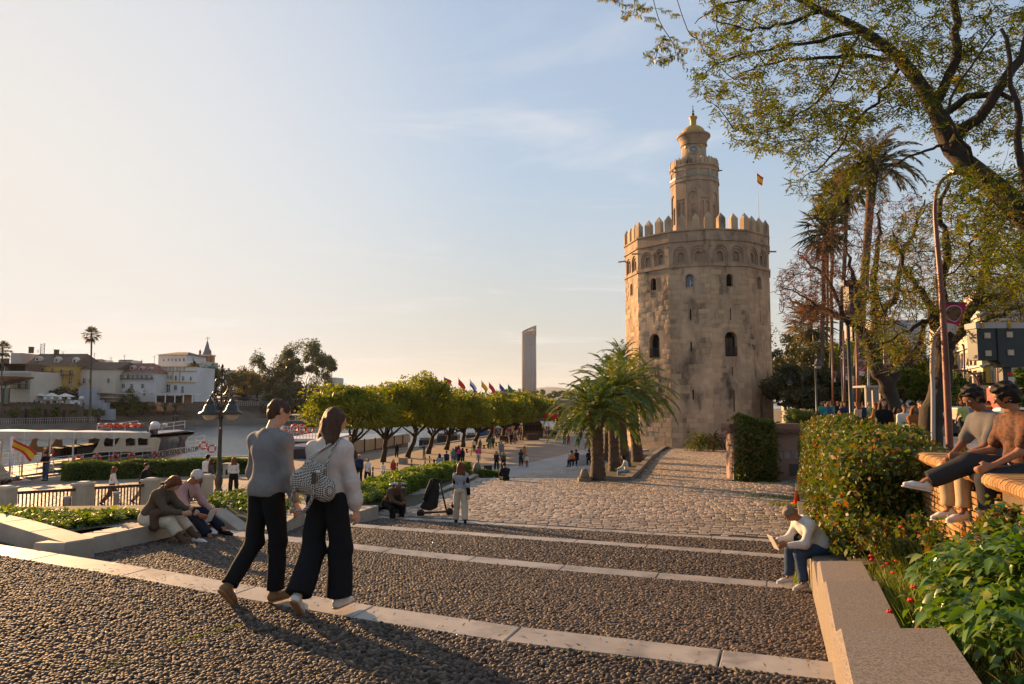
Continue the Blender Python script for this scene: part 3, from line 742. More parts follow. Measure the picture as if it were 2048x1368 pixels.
# lantern stage: round drum, flared cornice, golden dome, finial
E3=lambda y:CZ+(797-y)/F_PX*75.2;c3=(TC[0],TC[1],0);z3=E3(292)
t_=MB();t_.lathe([(1.36,Z2-.3),(1.33,E3(272))],c3,32);t_.build('drum',M_TBRICK,tower)
for zz in(E3(276),E3(318)+.2):
 t_=MB();t_.lathe([(1.30,zz-.1),(1.47,zz-.05),(1.47,zz+.08),(1.3,zz+.1)],c3,32);t_.build('drum_moulding',M_TBRICK,tower)
t_=MB();t_.lathe([(1.32,E3(274)),(1.42,E3(271)),(1.42,E3(269)),(1.46,E3(267)),(1.56,E3(263.5)),(1.68,E3(259.5)),(1.82,E3(258)),(1.82,E3(254.5)),(1.75,E3(253.5)),(1.2,E3(251))],c3,36,False);t_.build('cornice',M_TBRICK,tower)
t_=MB();zr=E3(252);t_.lathe([(1.36,zr-.1)]+[(1.30*math.cos(a)+.02,zr+1.08*math.sin(a))for a in[i*.157 for i in range(10)]]+[(.3,zr+1.09)],c3,32);dome=t_.build('dome',M_GOLD,tower)
t_=MB();t_.lathe([(.40,zr+.86),(.34,zr+1.0),(.34,E3(219)),(.46,E3(216)),(.46,E3(213)),(.2,E3(211)),(.02,E3(210))],c3,16);t_.build('dome_lantern',M_GOLD,tower)
t_=MB();t_.tube([(c3[0],c3[1],E3(212)),(c3[0],c3[1],E3(186))],[.04,.015],6);t_.ball((c3[0],c3[1],E3(207)),.17);t_.ball((c3[0],c3[1],E3(201)),.13);t_.ball((c3[0],c3[1],E3(196)),.08);t_.bar((c3[0]-.15,c3[1],E3(190)),(c3[0]+.15,c3[1],E3(190)),.03);t_.build('finial',M_DARK,tower)
cp=Vector(c3)+Vector(TOW)*1.33+Vector(TRI)*-.05+Vector((0,0,E3(291)))
Mr=Matrix((tuple(TRI),(0,0,1),tuple(TOW))).transposed()
t_=MB();t_.lathe([(.50,-.1),(.50,.08),(.36,.08),(.36,-.1)],cp,20,M=Mr);ow=t_.build('round_window',M_STONE,tower)
t_=MB();t_.lathe([(.37,-.06),(.37,.02),(0.001,.02)],cp,20,M=Mr);t_.build('pane',mat('grey_glass',(.25,.27,.28),None,rough=.2),ow)
for i,px_ in enumerate((-38,32)):
 a_=math.radians(px_);d=Vector(TOW)*math.cos(a_)+Vector(TRI)*math.sin(a_)
 t_=MB();t_.lathe([(.24,-.03),(.24,.04),(.001,.07)],Vector(c3)+d*1.33+Vector((0,0,E3(282))),10,M=Matrix((tuple(Vector((0,0,1)).cross(d)),(0,0,1),tuple(d))).transposed());t_.build('tile_roundel',M_GOLD,tower)
# the flag on the roof terrace
M_RED=mat('flag_red',(.62,.02,.02),None,rough=.7);M_YEL=mat('flag_yellow',(.85,.45,.02),None,rough=.7)
def flag(name,label,base,top,w,h,cols,drop=.35,lean=1,group=None,sway=(1,0,0),mast=(.035,.02)):
 f=thing(name,label,'flag',base,group=group);m_=MB();m_.tube([base,top],mast,6);m_.ball(top,mast[0]*1.8,6);m_.build('pole',M_WHITE if mast[0]<.1 else M_STONE,f)
 sw=Vector(sway).normalized();n=9;T=Vector(top)-Vector((0,0,.05))
 k=len(cols);z=0.;tot=sum(c[1]for c in cols)
 for ci,(c,frac)in enumerate(cols):
  s_=MB();V=[]
  for i in range(n+1):
   t=i/n
   for e in(z,z+frac/tot):
    V.append(T+sw*(w*t*lean*(1-.25*e))+Vector((0,0,-h*e-drop*w*t*(1+.3*t)))+sw.cross(Vector((0,0,1)))*(.09*w*math.sin(t*7+e*1.5)))
  s_.add(V,[(2*i,2*i+1,2*i+3,2*i+2)for i in range(n)],True);s_.build('stripe',c,f,fixn=False);z+=frac/tot
 return f
fb=at(1519,437,80);ft=at(1513.5,346,80)
flag('flag_on_pole','red and yellow striped flag on a thin white pole above the tower battlements',tuple(at(1520,470,80)),tuple(ft),.75,1.05,[(M_RED,1),(M_YEL,2),(M_RED,1)],drop=.5)
# ------------------------------------------------------------------ leaves, blades, limbs
L_GREEN=leaf_mat('street_tree_leaf',(.05,.085,.012),(.12,.135,.018),(.28,.17,.015))
L_ROW=leaf_mat('quay_tree_leaf',(.065,.10,.012),(.15,.18,.018),(.26,.23,.02),tr=.5)
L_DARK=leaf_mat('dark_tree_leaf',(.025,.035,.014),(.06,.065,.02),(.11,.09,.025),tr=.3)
L_FAR=leaf_mat('far_tree_leaf',(.04,.06,.022),(.085,.105,.032),(.12,.12,.04),tr=.35)
L_WILLOW=leaf_mat('willow_leaf',(.07,.10,.03),(.13,.16,.04),None,tr=.4)
L_RUST=leaf_mat('rusty_leaf',(.09,.045,.022),(.15,.075,.03),(.09,.09,.03))
L_HEDGE=leaf_mat('hedge_leaf',(.04,.075,.012),(.09,.14,.02),(.16,.20,.03),tr=.35)
L_BUSH=leaf_mat('bush_leaf',(.04,.075,.012),(.105,.14,.02),(.24,.12,.025),tr=.35,rough=.52)
L_BIG=leaf_mat('big_leaf',(.045,.10,.014),(.10,.19,.03),(.22,.26,.06),tr=.35,rough=.3)
L_PALM=leaf_mat('palm_frond',(.045,.085,.012),(.12,.165,.02),(.28,.24,.03),tr=.3,rough=.4)
L_FAN=leaf_mat('fan_frond',(.06,.065,.02),(.12,.10,.03),(.20,.14,.05),tr=.3)
L_GRASS=leaf_mat('grass_blade',(.05,.09,.012),(.14,.19,.03),(.28,.27,.08),tr=.4)
L_PLANT=leaf_mat('planter_leaf',(.045,.09,.012),(.11,.17,.022),(.20,.24,.045),tr=.4,rough=.55)
M_BARK=mat('bark',(.055,.04,.028),(.03,.022,.016),3,.9,.8,9,stretch=(1,1,.35),bdist=.05)
M_BARKP=mat('palm_bark',(.13,.09,.06),(.07,.048,.032),3,.9,.9,7,stretch=(1,1,1.6),bdist=.08)
M_TWIG=mat('twig',(.06,.035,.022),(.035,.022,.015),5,.9)
M_REDF=leaf_mat('red_petal',(.60,.012,.01),(.75,.03,.02),None,tr=.3)
def blades(P,D,L,w,droop=.3,prof=(.3,1,.75,0),k=3,side=None,fold=0.):
 """curved blade leaves from base points P along D; returns vertices and quads"""
 P=np.asarray(P,float);D=np.asarray(D,float);n=len(P);D=D/(np.linalg.norm(D,axis=1)[:,None]+1e-9)
 L=np.broadcast_to(np.asarray(L,float),(n,));w=np.broadcast_to(np.asarray(w,float),(n,));droop=np.broadcast_to(np.asarray(droop,float),(n,))
 if side is None:
  side=np.cross(D,np.array((0,0,1.))+NR.normal(size=(n,3))*.5)
 side=side/(np.linalg.norm(side,axis=1)[:,None]+1e-9);nrm=np.cross(side,D)
 cols=3 if fold else 2;V=[]
 for i in range(k+1):
  t=i/k;c=P+D*(L*t)[:,None];c[:,2]-=droop*L*t*t
  W=(w*.5*prof[i])[:,None]
  V.append(c-side*W+(nrm*W*fold if fold else 0))
  if fold:V.append(c)
  V.append(c+side*W+(nrm*W*fold if fold else 0))
 V=np.stack(V,1).reshape(-1,3);m=(k+1)*cols;b=np.arange(n)[:,None]*m
 q=[np.stack((b+i*cols+j,b+i*cols+j+1,b+(i+1)*cols+j+1,b+(i+1)*cols+j),-1).reshape(-1,4)for i in range(k)for j in range(cols-1)]
 return V,np.stack(q,1).reshape(-1,4),m
def blade_obj(name,args,m,parent,world=True,kind=None,rnd=None,smooth=True):
 V,Q,c=args;n=len(V)//c
 me=npmesh(name,V,Q,mats=m,smooth=smooth,rnd_v=np.repeat(NR.random(n)if rnd is None else rnd,c))
 o=link(name,me,parent,world)
 if kind:o['kind']=kind
 return o
def crown_pts(c,rad,n,clumps=40,cr=.26,shell=.5,flat_bottom=True):
 c=np.array(c,float);rad=np.array(rad,float)
 d=rand_dirs(clumps,.25);r=shell+(1-shell)*NR.random(clumps)**.6
 C=d*r[:,None]
 k=NR.integers(0,clumps,n);s=rand_dirs(n)*(NR.random(n)**.45)[:,None]*cr*(1+.35*NR.normal(size=clumps))[k][:,None].clip(.5,1.7)
 P=C[k]+s
 if flat_bottom:P[:,2]=np.where(P[:,2]<-.55,-.55+(P[:,2]+.55)*.25,P[:,2])
 return c+P*rad,C*rad+c
def limb_path(a,b,n=6,wob=.12,sag=0.):
 a,b=Vector(a),Vector(b);L=(b-a).length
 return[a.lerp(b,i/n)+Vector((R.uniform(-1,1),R.uniform(-1,1),R.uniform(-1,1)))*(L*wob*(math.sin(math.pi*i/n)))+Vector((0,0,-sag*L*math.sin(math.pi*i/n)))for i in range(n+1)]
def round_tree(name,label,base,height,crown_c,crown_r,n,leaf,size,tr_r=.2,group=None,clumps=40,lean=(0,0),shell=.5,cat='tree',nl=7,cr=.26,fb=True):
 t=thing(name,label,cat,tuple(base),group=group);b=MB();base=Vector(base);cc=Vector(crown_c)
 fork=base.lerp(cc,.55)+Vector((R.uniform(-.2,.2),0,-crown_r[2]*.25))
 pts=limb_path(base,fork,4,.06);b.tube(pts,[tr_r*1.25,tr_r,tr_r*.9,tr_r*.85,tr_r*.8],8)
 P,C=crown_pts(crown_c,crown_r,n,clumps,cr,shell,fb)
 for c in C[:nl]:
  b.tube(limb_path(fork,tuple(c),4,.12),[tr_r*.55,tr_r*.4,tr_r*.3,tr_r*.2,tr_r*.08],5)
 b.build('trunk',M_BARK,t,fixn=False)
 U,V=leaf_axes(n,size);sheets(P,U,V,leaf,'crown',t);return t
# ------------------------------------------------------------------ palms
def feather_palm(name,label,base,top,r0,nf=64,L=2.8,group=None,lw=.035,leaf=None,ln=46,droop=1.0,lean=(0,0)):
 t=thing(name,label,'palm tree',tuple(base),group=group)
 base,top=Vector(base),Vector(top);b=MB();k=26;H=(top-base).length;pts=[];rr=[]
 for i in range(k+1):
  u=i/k;pts.append(base.lerp(top,u)+Vector((lean[0]*math.sin(u*3.14),lean[1],0)));rr.append(r0*(1.22-.3*min(1,u*3))*(1.05 if i%2 else.96)*(1+.35*max(0,u-.82)/.18))
 b.tube(pts,rr,14);b.build('trunk',M_BARKP,t,fixn=False)
 bo=MB();bo.ball(tuple(top+Vector((0,0,.1))),r0*1.5,12,(1,1,1.1));bo.build('leaf_base',M_BARKP,t)
 ra=MB();PP,DD,LL=[],[],[]
 for f in range(nf):
  az=f*2.39996+R.uniform(-.2,.2);u=(f+.5)/nf;el=math.radians(80-84*u**.85+R.uniform(-6,6));l=L*R.uniform(.88,1.08)*(.8+.2*min(1,u*3))
  d=Vector((math.cos(az)*math.cos(el),math.sin(az)*math.cos(el),math.sin(el)));p=top+Vector((0,0,.15))+d*r0*.9
  pts=[p.copy()];ns=12;dr=droop*(.10+.06*math.cos(el))
  for s in range(ns):
   d=(d+Vector((0,0,-dr*(.4+s/ns*1.1)))).normalized();p=p+d*(l/ns);pts.append(p.copy())
  ra.tube(pts,[.028*(1-.85*i/ns)for i in range(ns+1)],4,cap=False)
  for s in range(ln):
   u2=.12+.88*s/ln;x=u2*ns;i=min(int(x),ns-1);q=pts[i].lerp(pts[i+1],x-i);tdir=(pts[i+1]-pts[i]).normalized()
   sd=tdir.cross(Vector((0,0,1)));sd=sd.normalized()if sd.length>.1 else Vector((math.sin(az),-math.cos(az),0));upv=sd.cross(tdir)
   w=math.sin(min(1,u2*1.15)*math.pi*.82+.25)
   for g in(-1,1):
    PP.append(tuple(q));DD.append(tuple(sd*g*.8+tdir*(.55+.5*u2)+upv*R.uniform(.05,.42)));LL.append(.16*L*(.35+.75*w)*R.uniform(.85,1.1))
 ra.build('frond_rib',L_PALM,t,fixn=False)['kind']='stuff'
 PP=np.array(PP);DD=np.array(DD);V,Q,c=blades(PP,DD,np.array(LL),lw,.28,(.6,1,.0),2)
 rn=np.repeat(NR.random(nf),ln*2)*.8+NR.random(len(PP))*.2
 blade_obj('crown',(V,Q,c),leaf or L_PALM,t,rnd=rn)
 return t
def fan_palm(name,label,base,top,r0,nf=34,L=1.1,group=None,skirt=.5,seg=13,fan=.9):
 t=thing(name,label,'palm tree',tuple(base),group=group);base,top=Vector(base),Vector(top);b=MB()
 b.tube(limb_path(base,top,10,.004),[r0*(1.5-.7*min(1,i/3))for i in range(11)],8);b.build('trunk',M_BARKP,t,fixn=False)
 PP,DD,LL=[],[],[];ra=MB();rn=[]
 for f in range(nf):
  az=f*2.39996;u=(f+.5)/nf;el=math.radians(80-150*u+R.uniform(-8,8))
  d=Vector((math.cos(az)*math.cos(el),math.sin(az)*math.cos(el),math.sin(el)));l=L*R.uniform(.85,1.15)
  m_=top+d*l;m_.z-=.12*l;ra.tube([top,top+d*l*.6+Vector((0,0,.02)),m_],[.03,.02,.015],3,cap=False)
  sd=d.cross(Vector((0,0,1))).normalized()if abs(d.z)<.97 else Vector((1,0,0));up=sd.cross(d);r_=R.random()
  for s in range(seg):
   a=math.radians(-105+210*s/(seg-1));PP.append(tuple(m_));DD.append(tuple(d*math.cos(a)+sd*math.sin(a)+up*R.uniform(-.1,.2)));LL.append(fan*L*(.75+.25*math.cos(a))*R.uniform(.85,1.1));rn.append(r_)
 ra.build('leaf_stalk',L_FAN,t,fixn=False)['kind']='stuff'
 V,Q,c=blades(PP,DD,np.array(LL),.11*L,.25,(.5,1,0),2);blade_obj('crown',(V,Q,c),L_FAN,t,rnd=np.array(rn))
 return t
# the clump of feather palms in front of the tower
def pz(px,py,d,hf=hp):p=at(px,py,d);return np.array((p[0],d,CZ-hf(d)))
GP='feather palms in the bed before the tower'
for(px,d,ty,r0,L,nf,lab,pxt)in((1196,33.5,812,.33,2.35,72,'shortest stout palm with orange-brown trunk nearest the camera in the bed',1192),
(1229,38.5,776,.30,2.7,64,'palm with grey trunk just behind the stout front palm',1224),
(1250,42.5,762,.31,3.0,64,'grey-trunked palm in the middle of the clump, leaning left',1238),
(1276,47.0,768,.36,3.3,66,'rightmost palm of the clump, its fronds reaching across the tower',1262),
(1213,50.0,792,.26,2.9,46,'slim palm half hidden at the back of the clump',1218)):
 feather_palm('feather_palm',lab,pz(px,900,d),at(pxt,ty+26,d),r0,int(nf*.8),L*1.02,GP,droop=1.0,lw=.045)
feather_palm('young_palm','small palm whose crown shows against the sky left of the tower',pz(1245,800,66,hq),at(1243,722,66),.2,34,2.6,ln=30,lw=.06)
print('palms')
# tall thin palms of the avenue on the right
GA='tall slim palms along the avenue'
def sbase(px,d):p=at(px,800,d);return(p[0],d,CZ-HS)
for px0,px1,ty,d,L,lab in((1640,1650,455,62,2.3,'tall fan palm left of the avenue row, its crown level with the battlements'),
(1661,1664,395,78,2.2,'tall thin palm behind the leftmost avenue palm'),
(1676,1694,372,66,2.3,'tall palm with brown skirt left of the date palm'),
(1652,1655,470,96,2.2,'farthest thin palm trunk of the avenue row')):
 fan_palm('fan_palm',lab,sbase(px0,d),tuple(at(px1,ty,d)),.24,44,L*.62,GA,fan=1.15)
feather_palm('date_palm','tallest date palm with a wide yellowing crown above the bare trees',sbase(1704,46),at(1745,345,46),.28,60,3.4,GA,ln=40,lw=.06,leaf=L_FAN,droop=1.1)
for px0,px1,ty,d in((1625,1622,640,88),(1613,1618,655,110)):
 fan_palm('fan_palm',('nearer' if d<100 else 'farther')+' small palm among the dark trees right of the tower',sbase(px0,d),tuple(at(px1,ty,d)),.24,34,1.9,'small palms behind the avenue',fan=1.1)
# ------------------------------------------------------------------ branching trees
def grow(b,pts,r0,r1,lvl,tips,maxl,spread=.8,kids=7,lf=.5,droop=.12,nseg=4):
 """add the limb, then side branches along it; tips collects the twigs that carry leaves"""
 n=len(pts);b.tube(pts,[r0+(r1-r0)*i/(n-1)for i in range(n)],8 if lvl==0 else(5 if lvl==1 else 3),cap=False)
 L=sum((Vector(pts[i+1])-Vector(pts[i])).length for i in range(n-1))
 if lvl>=maxl:tips.append([Vector(p)for p in pts]);return
 for k in range(kids):
  u=(.18 if lvl==0 else.12)+(.82 if lvl==0 else.88)*(k+R.random())/kids;x=u*(n-1);i=min(int(x),n-2);p=Vector(pts[i]).lerp(Vector(pts[i+1]),x-i)
  d=(Vector(pts[i+1])-Vector(pts[i])).normalized();o=Vector((R.gauss(0,1),R.gauss(0,1),R.gauss(0,.8)));o=(o-d*o.dot(d)).normalized()
  q=(d*R.uniform(.5,1.0)+o*spread*R.uniform(.7,1.3)).normalized();l=L*lf*R.uniform(.55,1.15)*(1.15-.5*u)
  P=[p.copy()]
  for s in range(nseg):
   q=(q+Vector((R.gauss(0,.18),R.gauss(0,.18),R.gauss(0,.15)-droop))).normalized();p=p+q*(l/nseg);P.append(p.copy())
  rr=min((r0+(r1-r0)*u)*.5,.05 if lvl==0 else.02)
  grow(b,P,max(rr,.005),max(rr*.3,.0025),lvl+1,tips,maxl,spread,max(3,int(kids*.8)),lf,droop,3)
 tips.append([Vector(p)for p in pts[-2:]])
def fill_branches(b,nodes,targets,r_lo=.004,r_hi=.02,wob=.10,up=.0):
 """join every target point to the nearest wood already there with a crooked twig; returns the twigs"""
 nodes=np.array([tuple(n)for n in nodes]);T=np.array(targets);d0=np.array([np.min(((nodes-t)**2).sum(1))for t in T])**.5;T=T[np.argsort(d0)];out=[]
 cap=np.zeros((len(nodes)+len(T)*5,3));cap[:len(nodes)]=nodes;m=len(nodes)
 for t in T:
  dd=((cap[:m]-t)**2).sum(1);i=int(np.argmin(dd));L=dd[i]**.5
  if L<.05:continue
  a=Vector(cap[i]);e=Vector(t);P=[a];k=5
  w=[R.gauss(0,1)*wob*L for _ in range(6)]
  for s in range(1,k+1):
   u=s/k;p=a.lerp(e,u)+Vector((w[0]*math.sin(u*3.1)+w[3]*math.sin(u*6.3)*.5,w[1]*math.sin(u*3.1)+w[4]*math.sin(u*6.3)*.5,(w[2]+up*L)*math.sin(u*3.1)+w[5]*math.sin(u*6.3)*.5));P.append(p);cap[m]=p;m+=1
  r=min(r_hi,r_lo+L*.010);b.tube(P,[r+(r_lo*.7-r)*s/k for s in range(k+1)],4 if r>.012 else 3,cap=False);out.append(P)
 return out
def region_targets(poly,n,d0,d1,seed=1):
 """points in the volume behind an outline, between two distances"""
 rg=np.random.default_rng(seed);P=[];poly=[Vector((x,y,0))for x,y in poly];tr=tessellate_polygon([poly]);T=np.array([[tuple(poly[i])[:2]for i in t]for t in tr])
 e1,e2=T[:,1]-T[:,0],T[:,2]-T[:,0];ar=np.abs(e1[:,0]*e2[:,1]-e1[:,1]*e2[:,0]);k=rg.choice(len(T),n,p=ar/ar.sum());a=np.sort(rg.random((n,2)),axis=1)
 q=T[k,0]*a[:,:1]+T[k,1]*(a[:,1:]-a[:,:1])+T[k,2]*(1-a[:,1:]);return[at(x,y,d)for(x,y),d in zip(q,rg.uniform(d0,d1,n))]
def sprays(twigs,per,ll,lw,leaf,name,parent,frac=.55):
 """pinnate sprays: leaflets in pairs along short stalks that leave the twig"""
 PP,DD,RN=[],[],[]
 for t in twigs:
  n=len(t)-1
  for _ in range(per):
   x=n*(1-frac*R.random());i=min(int(x),n-1);p=t[i].lerp(t[i+1],x-i);d=Vector((R.gauss(0,1),R.gauss(0,1),R.gauss(-.35,.8))).normalized();s=d.cross(Vector((R.gauss(0,.3),R.gauss(0,.3),1))).normalized();L=R.uniform(2.2,4.2)*ll;rn=R.random()*.7
   for j in range(4):
    for g in(-1,1):PP.append(tuple(p+d*(L*(.25+.25*j))));DD.append(tuple(s*g+d*.6));RN.append(rn+R.random()*.3)
 V,Q,c=blades(PP,DD,ll*NR.uniform(.75,1.2,len(PP)),lw,.15,(.5,1,.2),2);blade_obj(name,(V,Q,c),leaf,parent,rnd=np.array(RN));return len(PP)
def leafy(tips,per,size,off,leaf,name,parent,asp=.42,keep=None):
 P=[]
 for t in tips:
  for _ in range(per if R.random()<.85 else per*2):
   x=R.random()*(len(t)-1);i=int(x);P.append(tuple(t[i].lerp(t[i+1],x-i)))
 P=np.array(P)+NR.normal(size=(len(P),3))*off
 if keep is not None:P=P[keep(P)]
 U,V=leaf_axes(len(P),size,asp);sheets(P,U,V,leaf,name,parent);return len(P)
def pxpath(lst):return[Vector(at(x,y,d))for x,y,d in lst]
def smooth(pts,k=3):
 out=[]
 for i in range(len(pts)-1):
  p0,p1,p2,p3=pts[max(i-1,0)],pts[i],pts[i+1],pts[min(i+2,len(pts)-1)]
  for s in range(k):
   t=s/k;out.append(.5*((2*p1)+(p2-p0)*t+(2*p0-5*p1+4*p2-p3)*t*t+(3*p1-p0-3*p2+p3)*t**3))
 return out+[pts[-1]]
# the big tree that leans in from the right: trunk outside the frame, limbs across the sky
bt=thing('leaning_tree','big dark-limbed tree reaching in from the upper right, with fine yellow-green leaves','tree',tuple(G(2560,1010,HS+.02)*(1,1,1)))
b=MB();tips=[]
base=Vector((10.8,9.6,CZ-HS))
trunk=smooth([base,base+Vector((-.2,.2,2.2)),Vector(at(2240,560,10.5)),Vector(at(2075,455,11)),Vector(at(1990,375,11.4)),Vector(at(1905,300,11.8)),Vector(at(1868,215,12)),Vector(at(1806,125,12.2)),Vector(at(1722,60,12.5)),Vector(at(1640,20,12.8)),Vector(at(1560,-20,13))],3)
b.tube(trunk,[.30-.26*(i/(len(trunk)-1))**.8 for i in range(len(trunk))],12)
NODES=list(trunk[6:])
def limb(pp,r0,r1,maxl=3,kids=7,lf=.46,spread=.8,droop=.12):P_l=smooth(pxpath(pp),4);NODES.extend(P_l);b.tube([p+Vector((R.gauss(0,.03),R.gauss(0,.03),R.gauss(0,.03)))for p in P_l],[r0*.62+(r1-r0)*.62*i/(len(P_l)-1)for i in range(len(P_l))],8,cap=False)
limb([(1868,215,12),(1905,120,11.8),(1910,20,11.6),(1900,-60,11.5)],.16,.07)
limb([(1868,240,12),(1960,190,11.5),(2040,200,11)],.12,.05)
limb([(1905,300,11.8),(1975,210,11.3),(2060,80,11),(2090,-20,11)],.17,.08)
limb([(1806,125,12.2),(1740,112,12.6),(1650,115,13),(1570,120,13.2),(1510,135,13.4)],.08,.02,3,5,.5)
limb([(1722,60,12.5),(1640,80,12.8),(1560,95,13),(1480,110,13.1),(1420,130,13.2)],.07,.015,3,5,.5)
limb([(1640,20,12.8),(1570,45,13),(1500,60,13),(1425,40,13)],.07,.015,3,5,.45)
limb([(1560,-20,13),(1500,0,13.2),(1440,10,13.2),(1390,45,13.2)],.05,.012,3,5,.45)
limb([(1722,60,12.5),(1660,170,12.8),(1600,230,13),(1540,260,13.1),(1470,262,13.2)],.05,.012,3,5,.45,.8,.15)
limb([(1806,125,12.2),(1760,190,12.4),(1700,260,12.6),(1650,330,12.8),(1600,360,13)],.06,.012,3,5,.42,.8,.15)
limb([(1900,290,11.8),(1850,300,12),(1790,330,12.3),(1740,380,12.5)],.05,.012,3,5,.42,.8,.15)
limb([(1990,375,11.4),(1930,300,11),(1900,200,10.8),(1990,60,10.6)],.07,.02,3,4,.42)
limb([(2075,455,11),(2040,330,10.7),(2035,200,10.4),(2010,60,10.3)],.12,.04,3,4,.4)
limb([(1990,375,11.4),(1960,450,11.4),(1930,520,11.5),(1880,560,11.6)],.06,.012,3,5,.4,.8,.2)
T1=region_targets([(1420,-60),(1400,90),(1385,205),(1420,225),(1480,290),(1560,300),(1640,300),(1760,240),(2120,330),(2120,-60)],1250,10.8,14.5,5)
T2=region_targets([(1500,210),(1480,290),(1560,330),(1600,410),(1640,430),(1720,400),(1760,300),(1700,200)],130,11.5,13.6,6)
T3=region_targets([(1860,330),(1900,440),(1960,560),(2120,640),(2120,330)],240,9.8,12,7)
tw=fill_branches(b,NODES,T1[:380],.006,.028,.12);nd=NODES+[p for t in tw for p in t]
tw2=fill_branches(b,nd,T1[380:]+T2+T3,.003,.012,.14)
b.build('trunk',M_BARK,bt,fixn=False)
print('leaning',sprays(tw+tw2,4,.068,.025,L_GREEN,'crown',bt))
# a hanging spray at the top, nearer to the camera
sp=MB();st_=[]
for a_ in([(1300,-30,6.2),(1318,40,6.2),(1345,85,6.2),(1352,110,6.1)],[(1345,-30,6.3),(1375,60,6.2),(1395,78,6.2)],[(1262,-30,6.5),(1270,10,6.5),(1266,30,6.5)],[(1330,70,6.2),(1318,95,6.2),(1310,120,6.2)],[(1215,-20,6.5),(1222,2,6.5)]):
 pts=smooth(pxpath(a_),3);sp.tube(pts,.004,4)
 for i in range(2,len(pts),1):
  for g in(-1,1):
   if R.random()<.25:continue
   d=Vector((g*R.uniform(.4,1),R.uniform(-.6,.6),R.uniform(-.7,.1))).normalized();e=pts[i]+d*R.uniform(.09,.16);sp.tube([pts[i],e],.002,3);st_.append((pts[i],e))
twg=thing('hanging_spray','sprig of small feathery leaves hanging at the top above the tower turret','branch',tuple(at(1330,-30,6.2)));sp.build('stem',M_TWIG,twg,fixn=False)
PP,DD=[],[]
for p,e in st_:
 d=(e-p).normalized();s=d.cross(Vector((0,1,.2))).normalized()
 for j in range(7):
  for g in(-1,1):PP.append(tuple(p.lerp(e,.2+j*.13)));DD.append(tuple(d*.7+s*g+Vector((0,0,-.2))))
V,Q,c=blades(PP,DD,.036,.014,.1,(.4,1,.7,.1),3);blade_obj('crown',(V,Q,c),L_GREEN,twg)
# two spreading trees on the street
def street_tree(label,paths,regions,leaf,per,ll,lw,k=.62,main=.25):
 p0=pxpath(paths[0][0][:1])[0];t=thing('spreading_tree',label,'tree',(p0.x,p0.y,CZ-HS));b=MB();nodes=[]
 for pp,r0,r1 in paths:
  P=smooth(pxpath(pp),5);n=len(P);P=[p+Vector((R.gauss(0,.035),R.gauss(0,.035),R.gauss(0,.03)))for p in P];b.tube(P,[(r0+(r1-r0)*i/(n-1))*k*(1+.08*math.sin(i*1.9))for i in range(n)],10,cap=False);nodes+=P[n//3:]
 T=[]
 for poly,n,d0,d1,sd in regions:T+=region_targets(poly,n,d0,d1,sd)
 R.shuffle(T);m=int(len(T)*main);tw=fill_branches(b,nodes,T[:m],.010,.055,.16);tw2=fill_branches(b,nodes+[p for q in tw for p in q],T[m:],.004,.016,.16)
 b.build('trunk',M_BARK,t,fixn=False);print(sprays(tw2,per,ll,lw,leaf,'crown',t,.8));return t
D=24
street_tree('dark spreading tree with sparse rusty leaves between the tower and the brown lamp pole',
[([(1800,862,D),(1783,800,D),(1762,745,D),(1738,690,D),(1722,655,D)],.46,.34),([(1722,655,D),(1690,640,D),(1655,622,D+.5),(1610,610,D+1),(1575,600,D+1.5)],.26,.05),
([(1690,640,D),(1660,570,D+.5),(1625,530,D+1),(1590,505,D+1)],.14,.03),([(1722,655,D),(1715,590,D),(1700,530,D),(1690,470,D)],.20,.04),([(1745,705,D),(1752,640,D),(1748,560,D-.5),(1760,480,D-.5),(1755,420,D-.5)],.30,.05),
([(1752,640,D),(1790,590,D),(1800,520,D),(1830,460,D),(1850,400,D)],.20,.04),([(1775,790,D),(1795,740,D),(1830,700,D),(1850,640,D)],.30,.12),([(1640,618,D+.7),(1600,590,D+1),(1565,575,D+1)],.08,.02)],
[([(1550,560),(1575,520),(1640,470),(1740,400),(1850,380),(1880,560),(1800,650),(1700,640),(1560,640)],900,21.5,27,11),([(1545,560),(1640,490),(1700,560),(1640,650),(1560,640)],260,22,27,12)],L_RUST,3,.060,.026)
D=17
street_tree('dark-trunked leafy tree beside the brown lamp pole on the street',
[([(1858,900,D),(1868,820,D),(1882,760,D),(1888,700,D)],.44,.34),([(1888,700,D),(1868,640,D),(1850,590,D),(1810,540,D),(1790,470,D)],.22,.04),([(1888,700,D),(1880,600,D),(1893,500,D),(1880,430,D),(1900,360,D)],.25,.05),
([(1888,700,D),(1925,645,D),(1960,600,D),(2010,590,D),(2060,560,D)],.27,.09),([(1895,690,D),(1950,655,D),(2000,628,D),(2070,610,D)],.18,.06),([(1960,600,D),(1975,520,D),(2000,450,D),(2040,400,D)],.16,.04),([(1868,640,D),(1820,660,D),(1770,690,D),(1740,730,D)],.10,.02)],
[([(1720,520),(1800,430),(1900,380),(2090,330),(2090,640),(1950,660),(1880,700),(1740,760),(1700,640)],1000,14.5,19.5,21),([(1900,420),(2090,420),(2090,620),(1900,620)],260,14,19,22)],L_GREEN,5,.062,.024)
print('street trees')
